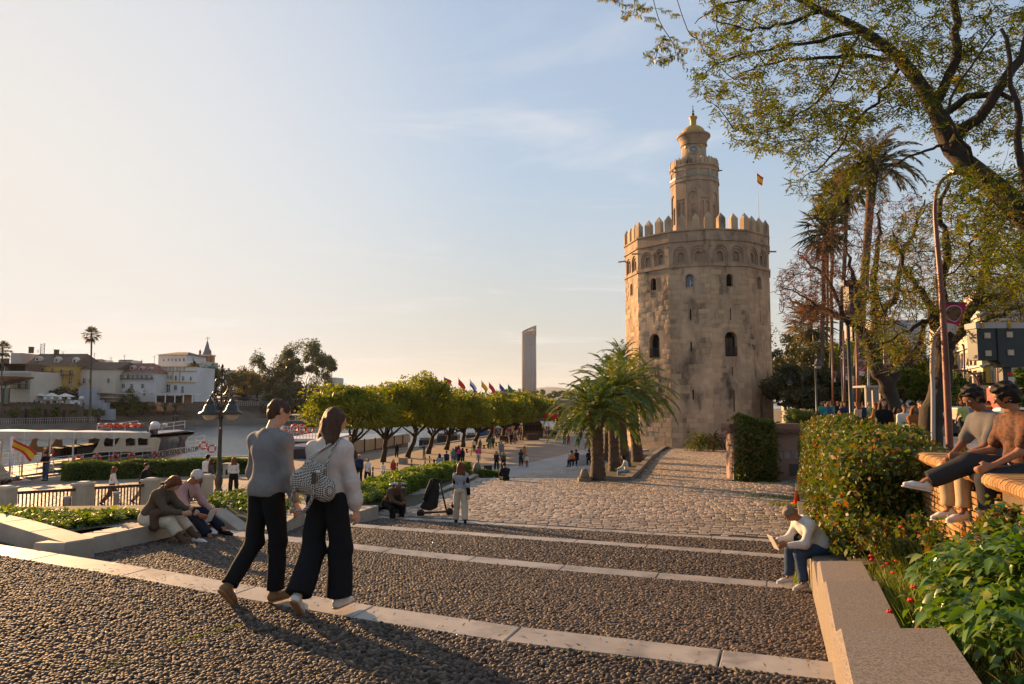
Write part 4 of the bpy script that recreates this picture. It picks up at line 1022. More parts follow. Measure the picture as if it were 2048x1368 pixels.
# dark mass of park trees behind the avenue, each its own
NR2=np.random.default_rng(3)
ORD='first second third fourth fifth sixth seventh eighth ninth tenth eleventh'.split()
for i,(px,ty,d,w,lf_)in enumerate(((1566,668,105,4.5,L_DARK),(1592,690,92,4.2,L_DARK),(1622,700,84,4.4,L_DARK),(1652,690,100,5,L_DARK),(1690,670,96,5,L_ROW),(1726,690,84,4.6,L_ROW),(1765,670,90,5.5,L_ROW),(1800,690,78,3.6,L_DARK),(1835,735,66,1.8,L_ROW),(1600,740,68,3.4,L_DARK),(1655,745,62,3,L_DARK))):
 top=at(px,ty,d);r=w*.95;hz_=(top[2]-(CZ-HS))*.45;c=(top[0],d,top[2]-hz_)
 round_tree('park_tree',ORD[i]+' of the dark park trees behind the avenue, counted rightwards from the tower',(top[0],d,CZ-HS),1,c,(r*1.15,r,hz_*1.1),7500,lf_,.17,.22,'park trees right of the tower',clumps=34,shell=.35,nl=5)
for px,ty,d,w,l_ in((1908,751,40,.95,'in front of the yellow building'),(2044,746,34,.8,'at the right edge beside the sign post')):
 top=at(px,ty,d);hz_=(top[2]-(CZ-HS))*.36;c=(top[0],d,top[2]-hz_)
 round_tree('orange_tree','small round dark-leaved street tree '+l_,(top[0],d,CZ-HS),1,c,(w,w,hz_*1.1),4500,L_HEDGE,.08,.1,'small round trees on the street',clumps=30,shell=.5)
# the row of low trees along the quay
rowt=[ # foot px, foot py, crown centre px, crown top py, half width px, distance, label
(716,934,700,757,66,62,'first quay tree, its crown behind the woman with the patterned bag'),
(766,924,772,750,62,69,'second quay tree with a leaning trunk in front of the cream cloth screen'),
(815,916,838,744,58,77,'third quay tree, tallest crown at the end of the cream cloth screen'),
(856,908,868,762,48,86,'fourth quay tree, yellow-green, straight trunk before the bright water'),
(892,900,905,772,44,95,'fifth quay tree with a slim leaning trunk at the water gap'),
(925,894,930,776,42,105,'sixth quay tree, low spreading crown under the row of flags'),
(948,889,960,778,40,115,'seventh quay tree behind the group of strollers'),
(976,884,990,778,38,126,'eighth quay tree beside the black planter box'),
(1004,879,1015,776,36,138,'ninth quay tree with people gathered under it'),
(1024,874,1040,775,34,152,'tenth quay tree, just left of the far skyscraper base'),
(1046,869,1064,776,32,168,'eleventh quay tree in front of the far skyscraper base'),
(1072,864,1088,788,30,190,'last quay tree of the row beside the bar hut')]
for i,(fx,fy,cx,ty,hw,d0,lab)in enumerate(rowt):
 g=Q_(fx,fy);d=g[1];top=at(cx,ty+16,d);rx=hw*1.34/F_PX*d;bot=at(cx,868-max(0,(i-4))*3,d)[2];hz_=(top[2]-bot)/2;c=(top[0],d,bot+hz_);rx*=R.uniform(.92,1.18);c=(c[0],c[1],c[2]+R.uniform(-.25,.25))
 dens=int(19000*(1-i*.045))
 round_tree('quay_tree',lab,tuple(g),1,c,(rx,rx,hz_*1.05),dens,L_ROW,.11*(1+i*.09),.24+.012*i,'low trees in a row along the quay',clumps=R.choice((60,75,90)),shell=R.uniform(.4,.6),nl=9,cr=R.uniform(.25,.31))
 print(i,round(d),end=' ')
# behind the palms: a dark tree by the far quay, and small things of green there
for px,ty,d,w in((1140,822,150,7),(1165,828,170,7),(1225,815,140,5)):
 top=at(px,ty,d);hz_=2.4;round_tree('quay_tree','dark small tree beyond the bar hut, seen under the palm fronds',(top[0],d,CZ-hq(d)),1,(top[0],d,top[2]-hz_),(w*.6,w*.6,hz_),2500,L_DARK,.2,.2,'far dark trees under the palm fronds',clumps=30)
# far bank trees
def fdist(px):return float(np.interp(px,[-50,0,300,640,700,1050],[158,160,186,232,245,430]))
def fb_base(px,extra,z):d=fdist(px)+extra;p=at(px,800,d);return(p[0],d,z)
def far_tree(name,label,px,ty,by,hw,extra,n,leaf,size,clumps=50,shell=.4,grp=None,z0=6.5,cr=.28,fb=True,asp=1.):
 bs=fb_base(px,extra,z0);d=bs[1];top=at(px,ty,d)[2];bot=at(px,by,d)[2];hz_=(top-bot)/2
 return round_tree(name,label,bs,1,(bs[0],d,bot+hz_),(hw/F_PX*d,hw/F_PX*d,hz_),n,leaf,size,.35,grp,clumps=clumps,shell=shell,cr=cr,fb=fb)
far_tree('umbrella_pine','wide flat-topped umbrella pine before the houses across the river',193,724,762,43,22,9000,L_DARK,.22,46,.35)
far_tree('willow_tree','round light-green willow on the far bank, left of the two',255,782,836,27,8,8000,L_WILLOW,.2,40,.5,z0=3)
far_tree('willow_tree','brighter green willow on the far bank, right of the two',288,768,834,24,8,8000,L_WILLOW,.2,40,.5,z0=3)
far_tree('slim_tree','slim dark tree in front of the white building with ochre bands',383,728,790,19,16,4500,L_FAR,.24,26,.4)
far_tree('round_tree','broad dark tree behind the iron lamp post across the river',420,730,806,34,20,9000,L_FAR,.26,50,.45)
far_tree('round_tree','yellowing tree across the river right of the lamp post',488,740,802,32,14,9000,leaf_mat('yellowing_leaf',(.06,.07,.02),(.13,.11,.03),(.20,.14,.03),tr=.35),.26,50,.45)
far_tree('tall_tree','thin tall tree with open crown across the river',514,712,800,22,24,5000,L_FAR,.26,26,.4)
far_tree('tall_tree','tallest broad tree of the far bank, sky showing through its crown',612,684,800,58,20,20000,L_FAR,.28,64,.35,cr=.2)
far_tree('tall_tree','dark lower tree left of the tallest one on the far bank',566,722,812,34,16,9000,L_DARK,.28,50,.4)
far_tree('weeping_tree','dark weeping tree low on the far bank behind the couple',590,770,838,56,4,14000,L_DARK,.28,60,.35,z0=3)
far_tree('weeping_tree','dark weeping tree under the tallest tree, near the first quay tree',640,772,838,40,6,9000,L_DARK,.28,50,.35,z0=3)
for k_,(px,ty,by,hw,ex)in enumerate(((82,768,795,32,14),(128,772,796,28,14),(152,786,800,20,12))):
 far_tree('garden_tree',('left','middle','right, lowest')[k_]+' of the dark bushy trees before the yellow house across the river',px,ty,by,hw,ex,4000,L_DARK,.2,34,.5,'bushy trees behind the white parasols')
for k_,(px,ty,by,hw)in enumerate(((30,818,834,11),(72,816,834,11),(110,815,833,10),(147,819,832,9),(178,816,834,11),(199,816,834,10))):
 far_tree('clipped_bush',ORD[k_]+' clipped bush from the left against the low riverside wall',px,ty,by,hw,2.5,1500,L_HEDGE,.2,24,.6,'clipped bushes along the riverside wall',z0=1.6)
for k_,(px,ty,hw)in enumerate(((330,792,9),(352,786,9),(430,806,12),(700,800,30))):
 far_tree('bare_tree','small thin tree on the far slope '+('left in front of the white pavilion','right in front of the white pavilion','behind the iron lamp post','behind the first quay tree')[k_],px,ty,822,hw,5,500,L_FAR,.18,12,.4,'thin trees on the far slope',z0=3)
for px,ty,d in((183,668,172),(5,697,165),(664,728,262)):
 p=at(px,ty,d);pb=at(px-1,800,d)
 fan_palm('far_fan_palm',{183:'very tall single palm standing over the far houses',5:'tall palm at the left edge of the photo over the far houses',664:'small palm right of the tallest far tree'}[px],(pb[0],d,3.0),tuple(p),.2 if px!=183 else.25,44,1.35,'palms across the river',fan=.9)
print('far trees')
# ------------------------------------------------------------------ parapets, planters, brick wall
def wall_run(name,label,pts,width,cat='wall',m=None,kind=None,seg=1.1,side=1):
 """low stone wall along pts (x, y, z_base, z_top), split into coping stones"""
 w=thing(name,label,cat,(pts[0][0],pts[0][1],pts[0][2]));m=m or M_WALLST
 P=[np.array(p,float)for p in pts]
 for i in range(len(P)-1):
  a,b_=P[i],P[i+1];L_=np.linalg.norm(b_[:2]-a[:2]);k=max(1,round(L_/seg));t=(b_[:2]-a[:2])/L_;n=np.array((-t[1],t[0]))*width*side
  for j in range(k):
   u0,u1=j/k+(.004/L_ if j else 0),(j+1)/k-(.004/L_ if j<k-1 else 0);p,q=a+(b_-a)*u0,a+(b_-a)*u1;q_=MB();e=.015
   base=[(p[0],p[1]),(q[0],q[1]),(q[0]+n[0],q[1]+n[1]),(p[0]+n[0],p[1]+n[1])];zt=[p[3],q[3],q[3],p[3]]
   c=np.mean(base,0);V=[(x,y,min(a[2],b_[2])-.4)for x,y in base]+[(x,y,z-e)for(x,y),z in zip(base,zt)]+[(x+(c[0]-x)*e/.3*.5,y+(c[1]-y)*e/.3*.5,z)for(x,y),z in zip(base,zt)]
   q_.add(V,[(r*4+s,r*4+(s+1)%4,r*4+4+(s+1)%4,r*4+4+s)for r in(0,1)for s in range(4)]+[(8,9,10,11)])
   q_.build('stone',m,w)
 return w
def zz(h):return CZ-h
# right-hand parapet: three broad blocks stepping down, then a low kerb up to the kiosk
rp=thing('parapet_wall','stepped parapet of broad granite blocks along the right side of the steps','wall',(XR(4),4,zz(2)))
M_GRAN=mat('granite_block',(.25,.205,.155),(.13,.105,.082),75,.75,.5,120,bdist=.004,third=((.085,.07,.055),.12,.6,.95),contrast=(.40,.62))
for y0,y1,h0,h1,ex in((1.5,3.86,1.20,1.22,.03),(3.87,6.05,1.50,1.53,0),(6.06,7.35,1.58,1.66,0),(7.36,10.3,2.04,2.10,0)):
 b=MB();w=.47+ex*3
 pts=[(XR(y0)-ex,y0),(XR(y1)-ex,y1),(XR(y1)+w,y1),(XR(y0)+w,y0)]
 V=[(x,y,zz(h0)-1.6)for x,y in pts]+[(x,y,zz(h)-.025)for(x,y),h in zip(pts,(h0,h1,h1,h0))]
 ins=[(.02,.02),(.02,-.02),(-.02,-.02),(-.02,.02)]
 V+=[(x+d[0],y+d[1],zz(h))for(x,y),h,d in zip(pts,(h0,h1,h1,h0),ins)]
 b.add(V,[(r*4+s,r*4+(s+1)%4,r*4+4+(s+1)%4,r*4+4+s)for r in(0,1)for s in range(4)]+[(8,9,10,11)])
 b.build('granite_block',M_GRAN,rp,fixn=True)
pts=[(XR(y)-.02,y,zz(hp(y))-.3,zz(float(np.interp(y,[10.3,12,17,34],[2.45,2.78,3.28,3.75]))))for y in(10.32,12,17,25,33.2)]
wall_run('low_kerb_wall','low stone kerb between the cobbles and the tall hedge on the right',pts,.32,'kerb',M_GRAN,side=-1,seg=1.0)
# left: zig-zag planter walls beside each flight
def base_h(px,py,h):p=G(px,py,h);return p
def pw(px,py,ht,hb):p=G(px,py,ht);return(p[0],p[1],zz(hb),zz(ht))
wl=[pw(-120,1018,1.64,1.95),pw(0,1045,1.66,1.95),pw(128,1085,1.68,1.95)]
wall_run('planter_wall','low stone planter wall at the far left, running down to the first corner',wl,.34,side=1)
wl=[pw(129,1086,1.68,1.95),pw(313,1048,1.84,2.3),pw(418,1024,1.97,2.5)]
wall_run('planter_bench_wall','low stone planter wall that the seated couple sits on',wl,.36,side=1)
c_=G(421,1023,1.97);e_=G(486,1057,2.27);
wall_run('planter_wall','short sloping stone wall end right of the seated couple, under the plants',[(c_[0]+.02,c_[1]+.02,zz(2.6),zz(1.97)),(e_[0],e_[1]-.2,zz(2.6),zz(2.26))],.34,side=1)
wl=[pw(550,1058,2.27,2.6),pw(596,1030,2.38,2.95),pw(628,1003,2.44,3.0)]
wall_run('planter_wall','low stone planter wall seen between the walking man and woman',wl,.36,side=1)
wl=[pw(640,1042,2.68,3.2),pw(686,1033,2.72,3.2),pw(757,1011,2.88,3.5)]
wall_run('planter_wall','low stone planter wall where the hunched man sits beside the bin',wl,.50,side=1)
wl=[P_(792,1037),P_(880,992),P_(960,953),P_(985,948)]
wall_run('planter_kerb','low stone kerb along the clipped hedge left of the cobbles',[(p[0],p[1],p[2]-.2,p[2]+.14)for p in wl],.3,'kerb',side=1)
# planter soil behind them
def soil(name,ring,m=M_SOIL):
 b=MB();f=tessellate_polygon([[Vector(p)for p in ring]]);b.add(ring,[t if(Vector(ring[t[1]])-Vector(ring[t[0]])).cross(Vector(ring[t[2]])-Vector(ring[t[0]])).z>0 else t[::-1]for t in f]);return tag(b.build(name,m,fixn=False),kind='structure')
def gp(px,py,h,dz=0):p=G(px,py,h);return(p[0],p[1],p[2]+dz)
soil('planter_soil',[gp(-160,1012,1.72),gp(0,1042,1.74),gp(110,1068,1.76),gp(300,1040,1.93),gp(410,1015,2.05),gp(484,1052,2.36),gp(548,1050,2.4),gp(590,1022,2.46),gp(620,1005,2.5),(-6.5,18,zz(2.9)),(-13,17,zz(2.6)),(-14,12,zz(2.1)),(-10.5,9,zz(1.76))])
soil('planter_soil',[gp(630,1030,2.72),gp(680,1028,2.8),gp(745,1010,2.95),gp(770,1015,3.3),gp(792,1030,3.35),gp(880,988,3.5),gp(955,952,3.8),(-3.6,34,zz(3.9)),(-7.5,30,zz(3.9)),(-9,20,zz(3.3)),(-7,17,zz(2.9))])
# brick wall of the street on the right: rowlock coping, coursed bricks
bwall=thing('brick_wall','sunlit orange brick wall with rounded rowlock coping where two young men sit','wall',(4.5,7,5.8))
M_BRICK=mat('orange_brick',(.30,.155,.052),(.21,.105,.038),2.5,.85,.4,40,rnd=.22,vari=(.34,.20,.075),bdist=.006,third=((.16,.08,.04),2.2,.6,.75))
M_BRMORT=mat('brick_mortar',(.16,.11,.065),(.10,.07,.045),3,.95,.4,30)
def xw(d):return 2.17+.338*d # face line of the wall
WT=.66 # coping top below the camera
tw=np.array((.32,.947,0));nw=np.array((-.947,.32,0))
core=MB();dA,dB=1.2,9.2
A_=np.array((xw(dA),dA,0));B_=np.array((xw(dB),dB,0));Lw=np.linalg.norm(B_-A_)
core.prism([tuple((A_-nw*.02)[:2]),tuple((B_-nw*.02)[:2]),tuple((B_-nw*.46)[:2]),tuple((A_-nw*.46)[:2])],zz(3.2),zz(WT+.115));core.build('mortar_core',M_BRMORT,bwall)
fr=[];z=zz(WT+.235);row=0
while z>zz(2.35):
 x=(row%2)*.13+R.uniform(-.02,.02)
 while x<Lw-.3:
  L_=.255;p=A_+tw*(x+L_/2);fr.append(frame((p[0]+nw[0]*.0,p[1],z-.0285),tw*(L_-.014),np.array((0,0,.051)),nw*(.06+R.uniform(0,.012))));x+=L_
 z-=.064;row+=1
fr=[T for T in fr if inside_view(np.array([T[:3,3]]),30)[0]]
fr.sort(key=lambda T:T[1,3]*(1 if T[2,3]>zz(1.6)else 3));pieces('brick',None,fr,M_BRICK,bwall,300,world=True,bev=.05)
# coping: bricks on edge, rounded nose
def coping_mesh():
 V=[];n=7;
 prof=[(-.02,-.12)]+[(-.055-.05*math.sin(a),-.06+.06*-math.cos(a)+.0)for a in[math.pi*i/n for i in range(0,n+1)]]+[(.40,0.0),(.40,-.12)]
 prof=[(-.02,-.125),(-.085,-.12),(-.115,-.085),(-.115,-.045),(-.09,-.012),(-.05,0.),(.44,0.),(.44,-.125)]
 k=len(prof)
 for s in(-.5,.5):V+=[(s,x,z)for x,z in prof]
 f=[(i,(i+1)%k,k+(i+1)%k,k+i)for i in range(k)]+[tuple(range(k-1,-1,-1)),tuple(range(k,2*k))]
 me=bpy.data.meshes.new('coping_brick');me.from_pydata(V,[],f);me.materials.append(M_BRICK);me.update();return me
cm=coping_mesh();x=0
while x<Lw-.05:
 p=A_+tw*(x+.03);x+=.0625
 o=bpy.data.objects.new('coping_brick',cm);COL.objects.link(o);o.parent=bwall;o.matrix_parent_inverse=wmat(bwall).inverted()
 o.matrix_basis=Matrix(frame((p[0],p[1],zz(WT)+R.uniform(-.004,.004)),tw*.054,-nw,np.array((0,0,1.))).tolist())
# the corner pier where the wall turns towards the street
b=MB();c0=np.array((xw(9.2),9.2));b.prism([tuple(c0),(c0[0]+.15,c0[1]+.45),(c0[0]+2.6,c0[1]+.9),(c0[0]+2.6,c0[1]+.45),tuple(c0-nw[:2]*.44)],zz(3),zz(WT+.1));b.build('return_wall',M_BRMORT,bwall)
# ------------------------------------------------------------------ hedges and shrubs
def hedge(name,label,line,w,ztop,n,leaf,size,cat='hedge',rough=.12,group=None,round_=.3,zb=None,core=True,asp=.5):
 """leafy hedge along a line of (x, y, z_base): leaves cover its outer skin, a dark solid core stands in for the inner shade"""
 line=poly_resample([p[:3]for p in line],30);t=thing(name,label,cat,tuple(line[0]),group=group)
 N_=n;u=NR.random(N_)*28.999;i=u.astype(int);f=(u-i)[:,None];c=line[i]*(1-f)+line[i+1]*f
 tg=line[i+1]-line[i];tg[:,2]=0;tg/=np.linalg.norm(tg,axis=1)[:,None];sd=np.stack((tg[:,1],-tg[:,0],np.zeros(N_)),1)
 zt=np.interp(i,np.arange(30),np.linspace(ztop[0],ztop[-1],30))if not callable(ztop)else np.array([ztop(p)for p in c])
 hh=(zt-c[:,2]);ws=np.broadcast_to(w,(N_,))if not callable(w)else np.array([w(p)for p in c])
 # perimeter position over side-top-side
 per=NR.random(N_)*(2*hh+ws);s1=per<hh;s2=per>hh+ws;off=np.where(s1,-ws/2,np.where(s2,ws/2,per-hh-ws/2));z=np.where(s1,per,np.where(s2,2*hh+ws-per,hh))
 # round the shoulders
 e=np.clip((np.abs(off)/(ws/2+1e-6)),0,1)**4*np.clip(z/hh,0,1)**3;z=z-round_*e*.5;off=off*(1-.12*e)
 bump=.6*np.sin(c[:,1]*1.1+z*1.7)*np.sin(c[:,1]*.57+1)*(size<.05)+(np.sin(c[:,0]*3.1+z*2.3)+np.sin(c[:,1]*2.3+off*2)+np.sin(z*5+c[:,1]*4.1))/3
 dep=np.abs(NR.normal(size=N_))*rough*1.2-bump*rough*1.3
 P=c.copy();P[:,2]+=z;P+=sd*off[:,None]
 nrm=sd*np.where(s1,-1,np.where(s2,1,0))[:,None]+np.array((0,0,1.))*np.where(s1|s2,.25,1)[:,None];P-=nrm*dep[:,None]
 # both ends
 ne=N_//8;k=NR.integers(0,2,ne);E0=line[np.where(k==0,0,29)];tE=np.where((k==0)[:,None],line[0]-line[1],line[29]-line[28]);tE[:,2]=0;tE/=np.linalg.norm(tE,axis=1)[:,None]
 zE=np.where(k==0,ztop[0]if not callable(ztop)else ztop(line[0]),ztop[-1]if not callable(ztop)else ztop(line[29]))-E0[:,2];wE=np.where(k==0,w(line[0])if callable(w)else w,w(line[29])if callable(w)else w)
 PE=E0+np.stack((tE[:,1],-tE[:,0],np.zeros(ne)),1)*((NR.random(ne)-.5)*wE)[:,None];PE[:,2]+=NR.random(ne)*zE;PE+=tE*(NR.normal(size=ne)*rough)[:,None]
 P=np.concatenate((P,PE));P=P[inside_view(P,80)]
 U,V=leaf_axes(len(P),size,asp);sheets(P,U,V,leaf,'leaves',t)
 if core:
  cb=MB()  # solid core added to block light, coloured dark for the shade inside
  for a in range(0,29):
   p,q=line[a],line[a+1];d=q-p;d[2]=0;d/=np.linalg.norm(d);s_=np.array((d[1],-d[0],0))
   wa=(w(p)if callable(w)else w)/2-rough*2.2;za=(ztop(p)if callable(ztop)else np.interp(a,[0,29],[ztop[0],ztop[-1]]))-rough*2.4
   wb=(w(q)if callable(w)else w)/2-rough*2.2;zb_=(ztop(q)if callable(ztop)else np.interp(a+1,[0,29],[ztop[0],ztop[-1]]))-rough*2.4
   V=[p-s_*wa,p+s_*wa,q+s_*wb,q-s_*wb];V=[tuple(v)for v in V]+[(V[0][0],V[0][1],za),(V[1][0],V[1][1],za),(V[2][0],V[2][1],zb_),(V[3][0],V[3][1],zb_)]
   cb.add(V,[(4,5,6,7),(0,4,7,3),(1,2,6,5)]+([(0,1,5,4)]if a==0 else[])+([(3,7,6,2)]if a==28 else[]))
  cb.build('shade_core',mat('hedge_inside',(.012,.016,.006),(.02,.015,.008),4,.95),t,fixn=False)
 return t
zt_=lambda p:zz(float(np.interp(p[1],[9,10.5,13,20,28],[.62,.50,.48,.58,.95])))+.06*math.sin(p[1]*2.1)
ln=[]
for d in(9.0,10.5,13,17,22,27.5):ln.append(((XR(d)+.30+XS(d)+.55)/2-.02,d,zz(float(np.interp(d,[9,12,28],[2.0,2.5,3.6])))))
hedge('tall_hedge','big leafy green hedge with reddish shoot tips between the parapet and the street',ln,lambda p:float(np.interp(p[1],[9,28],[1.6,1.4])),zt_,70000,L_BUSH,.042,rough=.15,round_=.9,asp=.52)
# hedge by the river walk, behind the railing
hedge('clipped_hedge','long clipped box hedge between the quay and the tour boat',[Q_(132,962),Q_(250,957),Q_(380,951),Q_(560,944)],1.8,(zz(hq(41))+1.0,zz(hq(44))+.72),42000,L_HEDGE,.05,rough=.09)
def plant_mass(name,label,ring,n,L=.26,w=.035,leaf=L_PLANT,hgt=.35,cat='plant',group=None,per=22,droop=.5):
 """clumps of strap leaves on short stems filling the ground polygon ring"""
 ring=[np.array(p)for p in ring];tr=tessellate_polygon([[Vector(p)for p in ring]]);ar=np.array([np.linalg.norm(np.cross(ring[t[1]]-ring[t[0]],ring[t[2]]-ring[t[0]]))for t in tr]);ar/=ar.sum()
 t=thing(name,label,cat,tuple(ring[0]),group=group);P,D,LL,WW,DR,RN=[],[],[],[],[],[]
 stems=MB()
 for _ in range(n):
  k=NR.choice(len(tr),p=ar);a,b_=sorted(NR.random(2));T=[ring[i]for i in tr[k]];p=T[0]*a+T[1]*(b_-a)+T[2]*(1-b_)
  h=hgt*R.uniform(.5,1.25);ax=np.array((R.gauss(0,.22),R.gauss(0,.22),1));tip=p+ax*h;rn=R.random()*.6
  stems.tube([p,tip],[.008,.004],3,cap=False)
  for j in range(per):
   u=(j+1)/per;az=j*2.4+R.random();el=R.uniform(.15,.9)*(.5+u*.8)
   P.append(p+(tip-p)*(.25+.75*u));D.append((math.cos(az)*math.cos(el),math.sin(az)*math.cos(el),math.sin(el)));LL.append(L*R.uniform(.6,1.1));WW.append(w*R.uniform(.8,1.2));DR.append(droop*R.uniform(.4,1.4));RN.append(min(.999,rn+R.random()*.4))
 stems.build('stem',M_TWIG,t,fixn=False)['kind']='stuff'
 blade_obj('leaves',blades(P,D,np.array(LL),np.array(WW),np.array(DR),(.25,.9,1,.0),3),leaf,t,rnd=np.array(RN));return t
plant_mass('planter_plants','bright green strap-leaved plants filling the left planter before the railing',[gp(-120,1014,1.72),gp(0,1038,1.74),gp(110,1062,1.76),gp(290,1034,1.93),gp(268,1030,1.95),gp(120,1030,1.84),gp(0,1024,1.78),gp(-120,1014,1.74)],520,.13,.026,hgt=.07)
for px,py in((70,1052),(38,1050),(12,1045),(150,1052),(205,1040)):
 p=gp(px,py,1.8);plant_mass('tall_plant','taller shoot with long upright green leaves above the left planter plants',[p,(p[0]+.2,p[1],p[2]),(p[0],p[1]+.2,p[2])],3,.24,.045,hgt=.10,per=8,droop=.25,group='tall shoots in the left planter')
plant_mass('planter_plants','green plants behind the sloping wall end, left of the walking man',[gp(418,1010,2.1),gp(480,1046,2.38),gp(545,1046,2.42),gp(600,1010,2.5),gp(500,985,2.5),gp(415,995,2.1)],300,.15,.028,hgt=.12)
plant_mass('planter_plants','green plants in the planter between the walking woman and the hunched man',[gp(610,1000,2.55),gp(690,1022,2.84),gp(760,1000,3.05),gp(770,985,3.2),gp(650,970,3.0),gp(590,985,2.7)],520,.15,.030,hgt=.26)
# clipped bright hedge left of the cobbles
pts_h=[P_(795,1016),P_(850,985),P_(925,958),P_(950,951)]
hedge('low_hedge','bright sunlit clipped hedge along the left edge of the cobbles',[(p[0]-1.0,p[1]+.2,p[2])for p in pts_h],1.7,(pts_h[0][2]+.75,pts_h[-1][2]+.7),30000,L_PLANT,.06,rough=.10,asp=.45)
p_=P_(985,952);hedge('low_hedge','small green clump beside the stone bollard at the end of the cobbles',[(p_[0]-.8,p_[1]-.3,p_[2]),(p_[0]+.5,p_[1],p_[2])],.8,(p_[2]+.35,p_[2]+.25),2500,L_HEDGE,.05,rough=.08)
# grass and roses in the garden strip, near right
def grass(name,label,ring,n,L,w=.008,droop=.6,leaf=L_GRASS,kind='stuff',lean=(0,0)):
 ring=[np.array(p)for p in ring];tr=tessellate_polygon([[Vector(p)for p in ring]]);T=np.array([[ring[i]for i in t]for t in tr])
 ar=np.linalg.norm(np.cross(T[:,1]-T[:,0],T[:,2]-T[:,0]),axis=1);k=NR.choice(len(T),n,p=ar/ar.sum());a=np.sort(NR.random((n,2)),axis=1)
 P=T[k,0]*a[:,:1]+T[k,1]*(a[:,1:]-a[:,:1])+T[k,2]*(1-a[:,1:])
 D=np.stack((NR.normal(size=n)*.35+lean[0],NR.normal(size=n)*.35+lean[1],np.ones(n)),1)
 o=blade_obj(name,blades(P,D,L*(.5+NR.random(n)),w,droop*NR.random(n),(1,.8,.5,0),3),leaf,None);return tag(o,kind=kind)
def gpt(u,d,dz=0):
 hg=float(np.interp(d,[-4,4,8,12,20,33],[1.45,1.75,2.1,2.7,3.3,3.8]));x0=XR(d)+.4;x1=XS(d)+.45;return(x0+(x1-x0)*u,d,CZ-hg+.25*u+dz)
grass('garden_grass','',[gpt(.08,3.2),gpt(.08,9),gpt(.8,9),gpt(1,3.2)],9000,.20,.007)
grass('long_grass','',[gpt(.12,4.6),gpt(.12,7.2),gpt(.55,7.2),gpt(.5,4.6)],2600,.46,.008,.9,lean=(-.15,0))
grass('kerb_grass','',[(XR(9.7)-.3,9.7,zz(2.62)),(XR(9.7),9.7,zz(2.62)),(XR(20),20,zz(3.47)),(XR(20)-.25,20,zz(3.47))],1600,.14,.01)
def weed(px0,py0,px1,py1,n,L,w=.3,hf=hp,sc=1.):
 a,b_=ground_pt(px0,py0,hf),ground_pt(px1,py1,hf);t=NR.random(n)[:,None];P=a+(b_-a)*t;P[:,1]+=NR.normal(size=n)*w;P[:,0]+=NR.normal(size=n)*w*.5
 return P,np.full(n,L)
WP=[];WL=[]
for a in((1490,992,1600,998,900,.09,.35),(1545,1008,1600,1012,700,.09,.2),(1470,964,1600,970,700,.08,.3),(1400,982,1470,985,120,.07,.4),(1480,1030,1560,1040,160,.05,.6),(1310,915,1400,925,900,.10,1.2),(1400,960,1500,968,250,.08,.4),(1180,970,1230,975,60,.06,.4),(1420,1045,1520,1060,120,.05,.5)):
 P,L_=weed(*a[:5],a[5],a[6]);WP.append(P);WL.append(L_)
h1=lambda d:1.745
for a in((330,1290,480,1250,420,.018,.02),(190,1345,260,1318,160,.018,.02),(120,1128,560,1198,90,.015,.015),(1060,1290,1500,1345,60,.018,.015)):
 P,L_=weed(*a[:5],a[5],a[6],hf=h1);WP.append(P);WL.append(L_)
P=np.concatenate(WP);L_=np.concatenate(WL);n=len(P);D=np.stack((NR.normal(size=n)*.6,NR.normal(size=n)*.6,np.ones(n)),1)
tag(blade_obj('moss_and_weeds',blades(P,D,L_*(.5+NR.random(n)),np.where(L_<.03,.006,.02),.4,(1,.8,.5,0),3),L_GRASS,None),kind='stuff')
# fallen leaves on the steps
n=420;P=[]
for _ in range(n):
 u=R.random()
 if u<.55:d=R.uniform(4.4,9);x=XR(d)-abs(R.gauss(0,.22));h=float(np.interp(d,[4.7,9.4],[1.93,2.56]))
 elif u<.85:q=B1[R.randint(30,69)]-U_AWAY*R.uniform(.02,.33);x,d=q[0],q[1];h=CZ-q[2]
 else:q=G(R.uniform(300,1600),R.uniform(1180,1360),1.745);x,d=q[0],q[1];h=1.742
 P.append((x,d,CZ-h+.012))
P=np.array(P);az=NR.random(n)*6.28;U=np.stack((np.cos(az),np.sin(az),NR.normal(size=n)*.2),1)*.022*(.6+NR.random(n)[:,None]);V=np.stack((-np.sin(az),np.cos(az),NR.normal(size=n)*.3),1)*.010
sheets(P,U,V,leaf_mat('fallen_leaf',(.10,.05,.02),(.32,.17,.04),(.65,.30,.03),tr=.1),'fallen_leaves',kind='stuff')
# rose shrubs with red flowers
def rose(label,c,r,n,fl):
 t=thing('rose_shrub',label,'shrub',tuple(c),group='red-flowered shrubs in the garden strip');b=MB();tips=[];c=Vector(c)
 for k in range(9):
  a=k*.7;e=c+Vector((math.cos(a)*r[0]*R.uniform(.3,.9),math.sin(a)*r[1]*R.uniform(.3,.9),r[2]*R.uniform(1.1,1.9)));grow(b,limb_path(c,e,5,.08,-.05),.012,.004,1,tips,3,.8,5,.45,0)
 b.build('stem',M_TWIG,t,fixn=False)['kind']='stuff';P=[]
 for tp in tips:
  for _ in range(n):P.append(tuple(tp[0].lerp(tp[-1],R.random())))
 P=np.array(P)+NR.normal(size=(len(P),3))*.04;U,V=leaf_axes(len(P),.026,.55);sheets(P,U,V,L_BUSH,'leaves',t)
 for px,py,dd in fl:
  f=MB();q=at(px,py,dd);
  for j in range(7):
   a=j*.9;f.ball((q[0]+.012*math.cos(a),q[1]+.012*math.sin(a),q[2]+.004*(j%3)),.012,6,(1,1,.7))
  f.build('flower',M_REDF,t)
rose('shrub with the upper red flowers beside the orange wall foot',gpt(.35,7.4),(.45,.6,.36),24,((1742,1112,7.2),(1775,1128,7),(1793,1122,7.2),(1802,1054,7.4),(1839,1072,7.2),(1767,1133,7),(1786,1146,6.8),(1744,1120,7.1)))
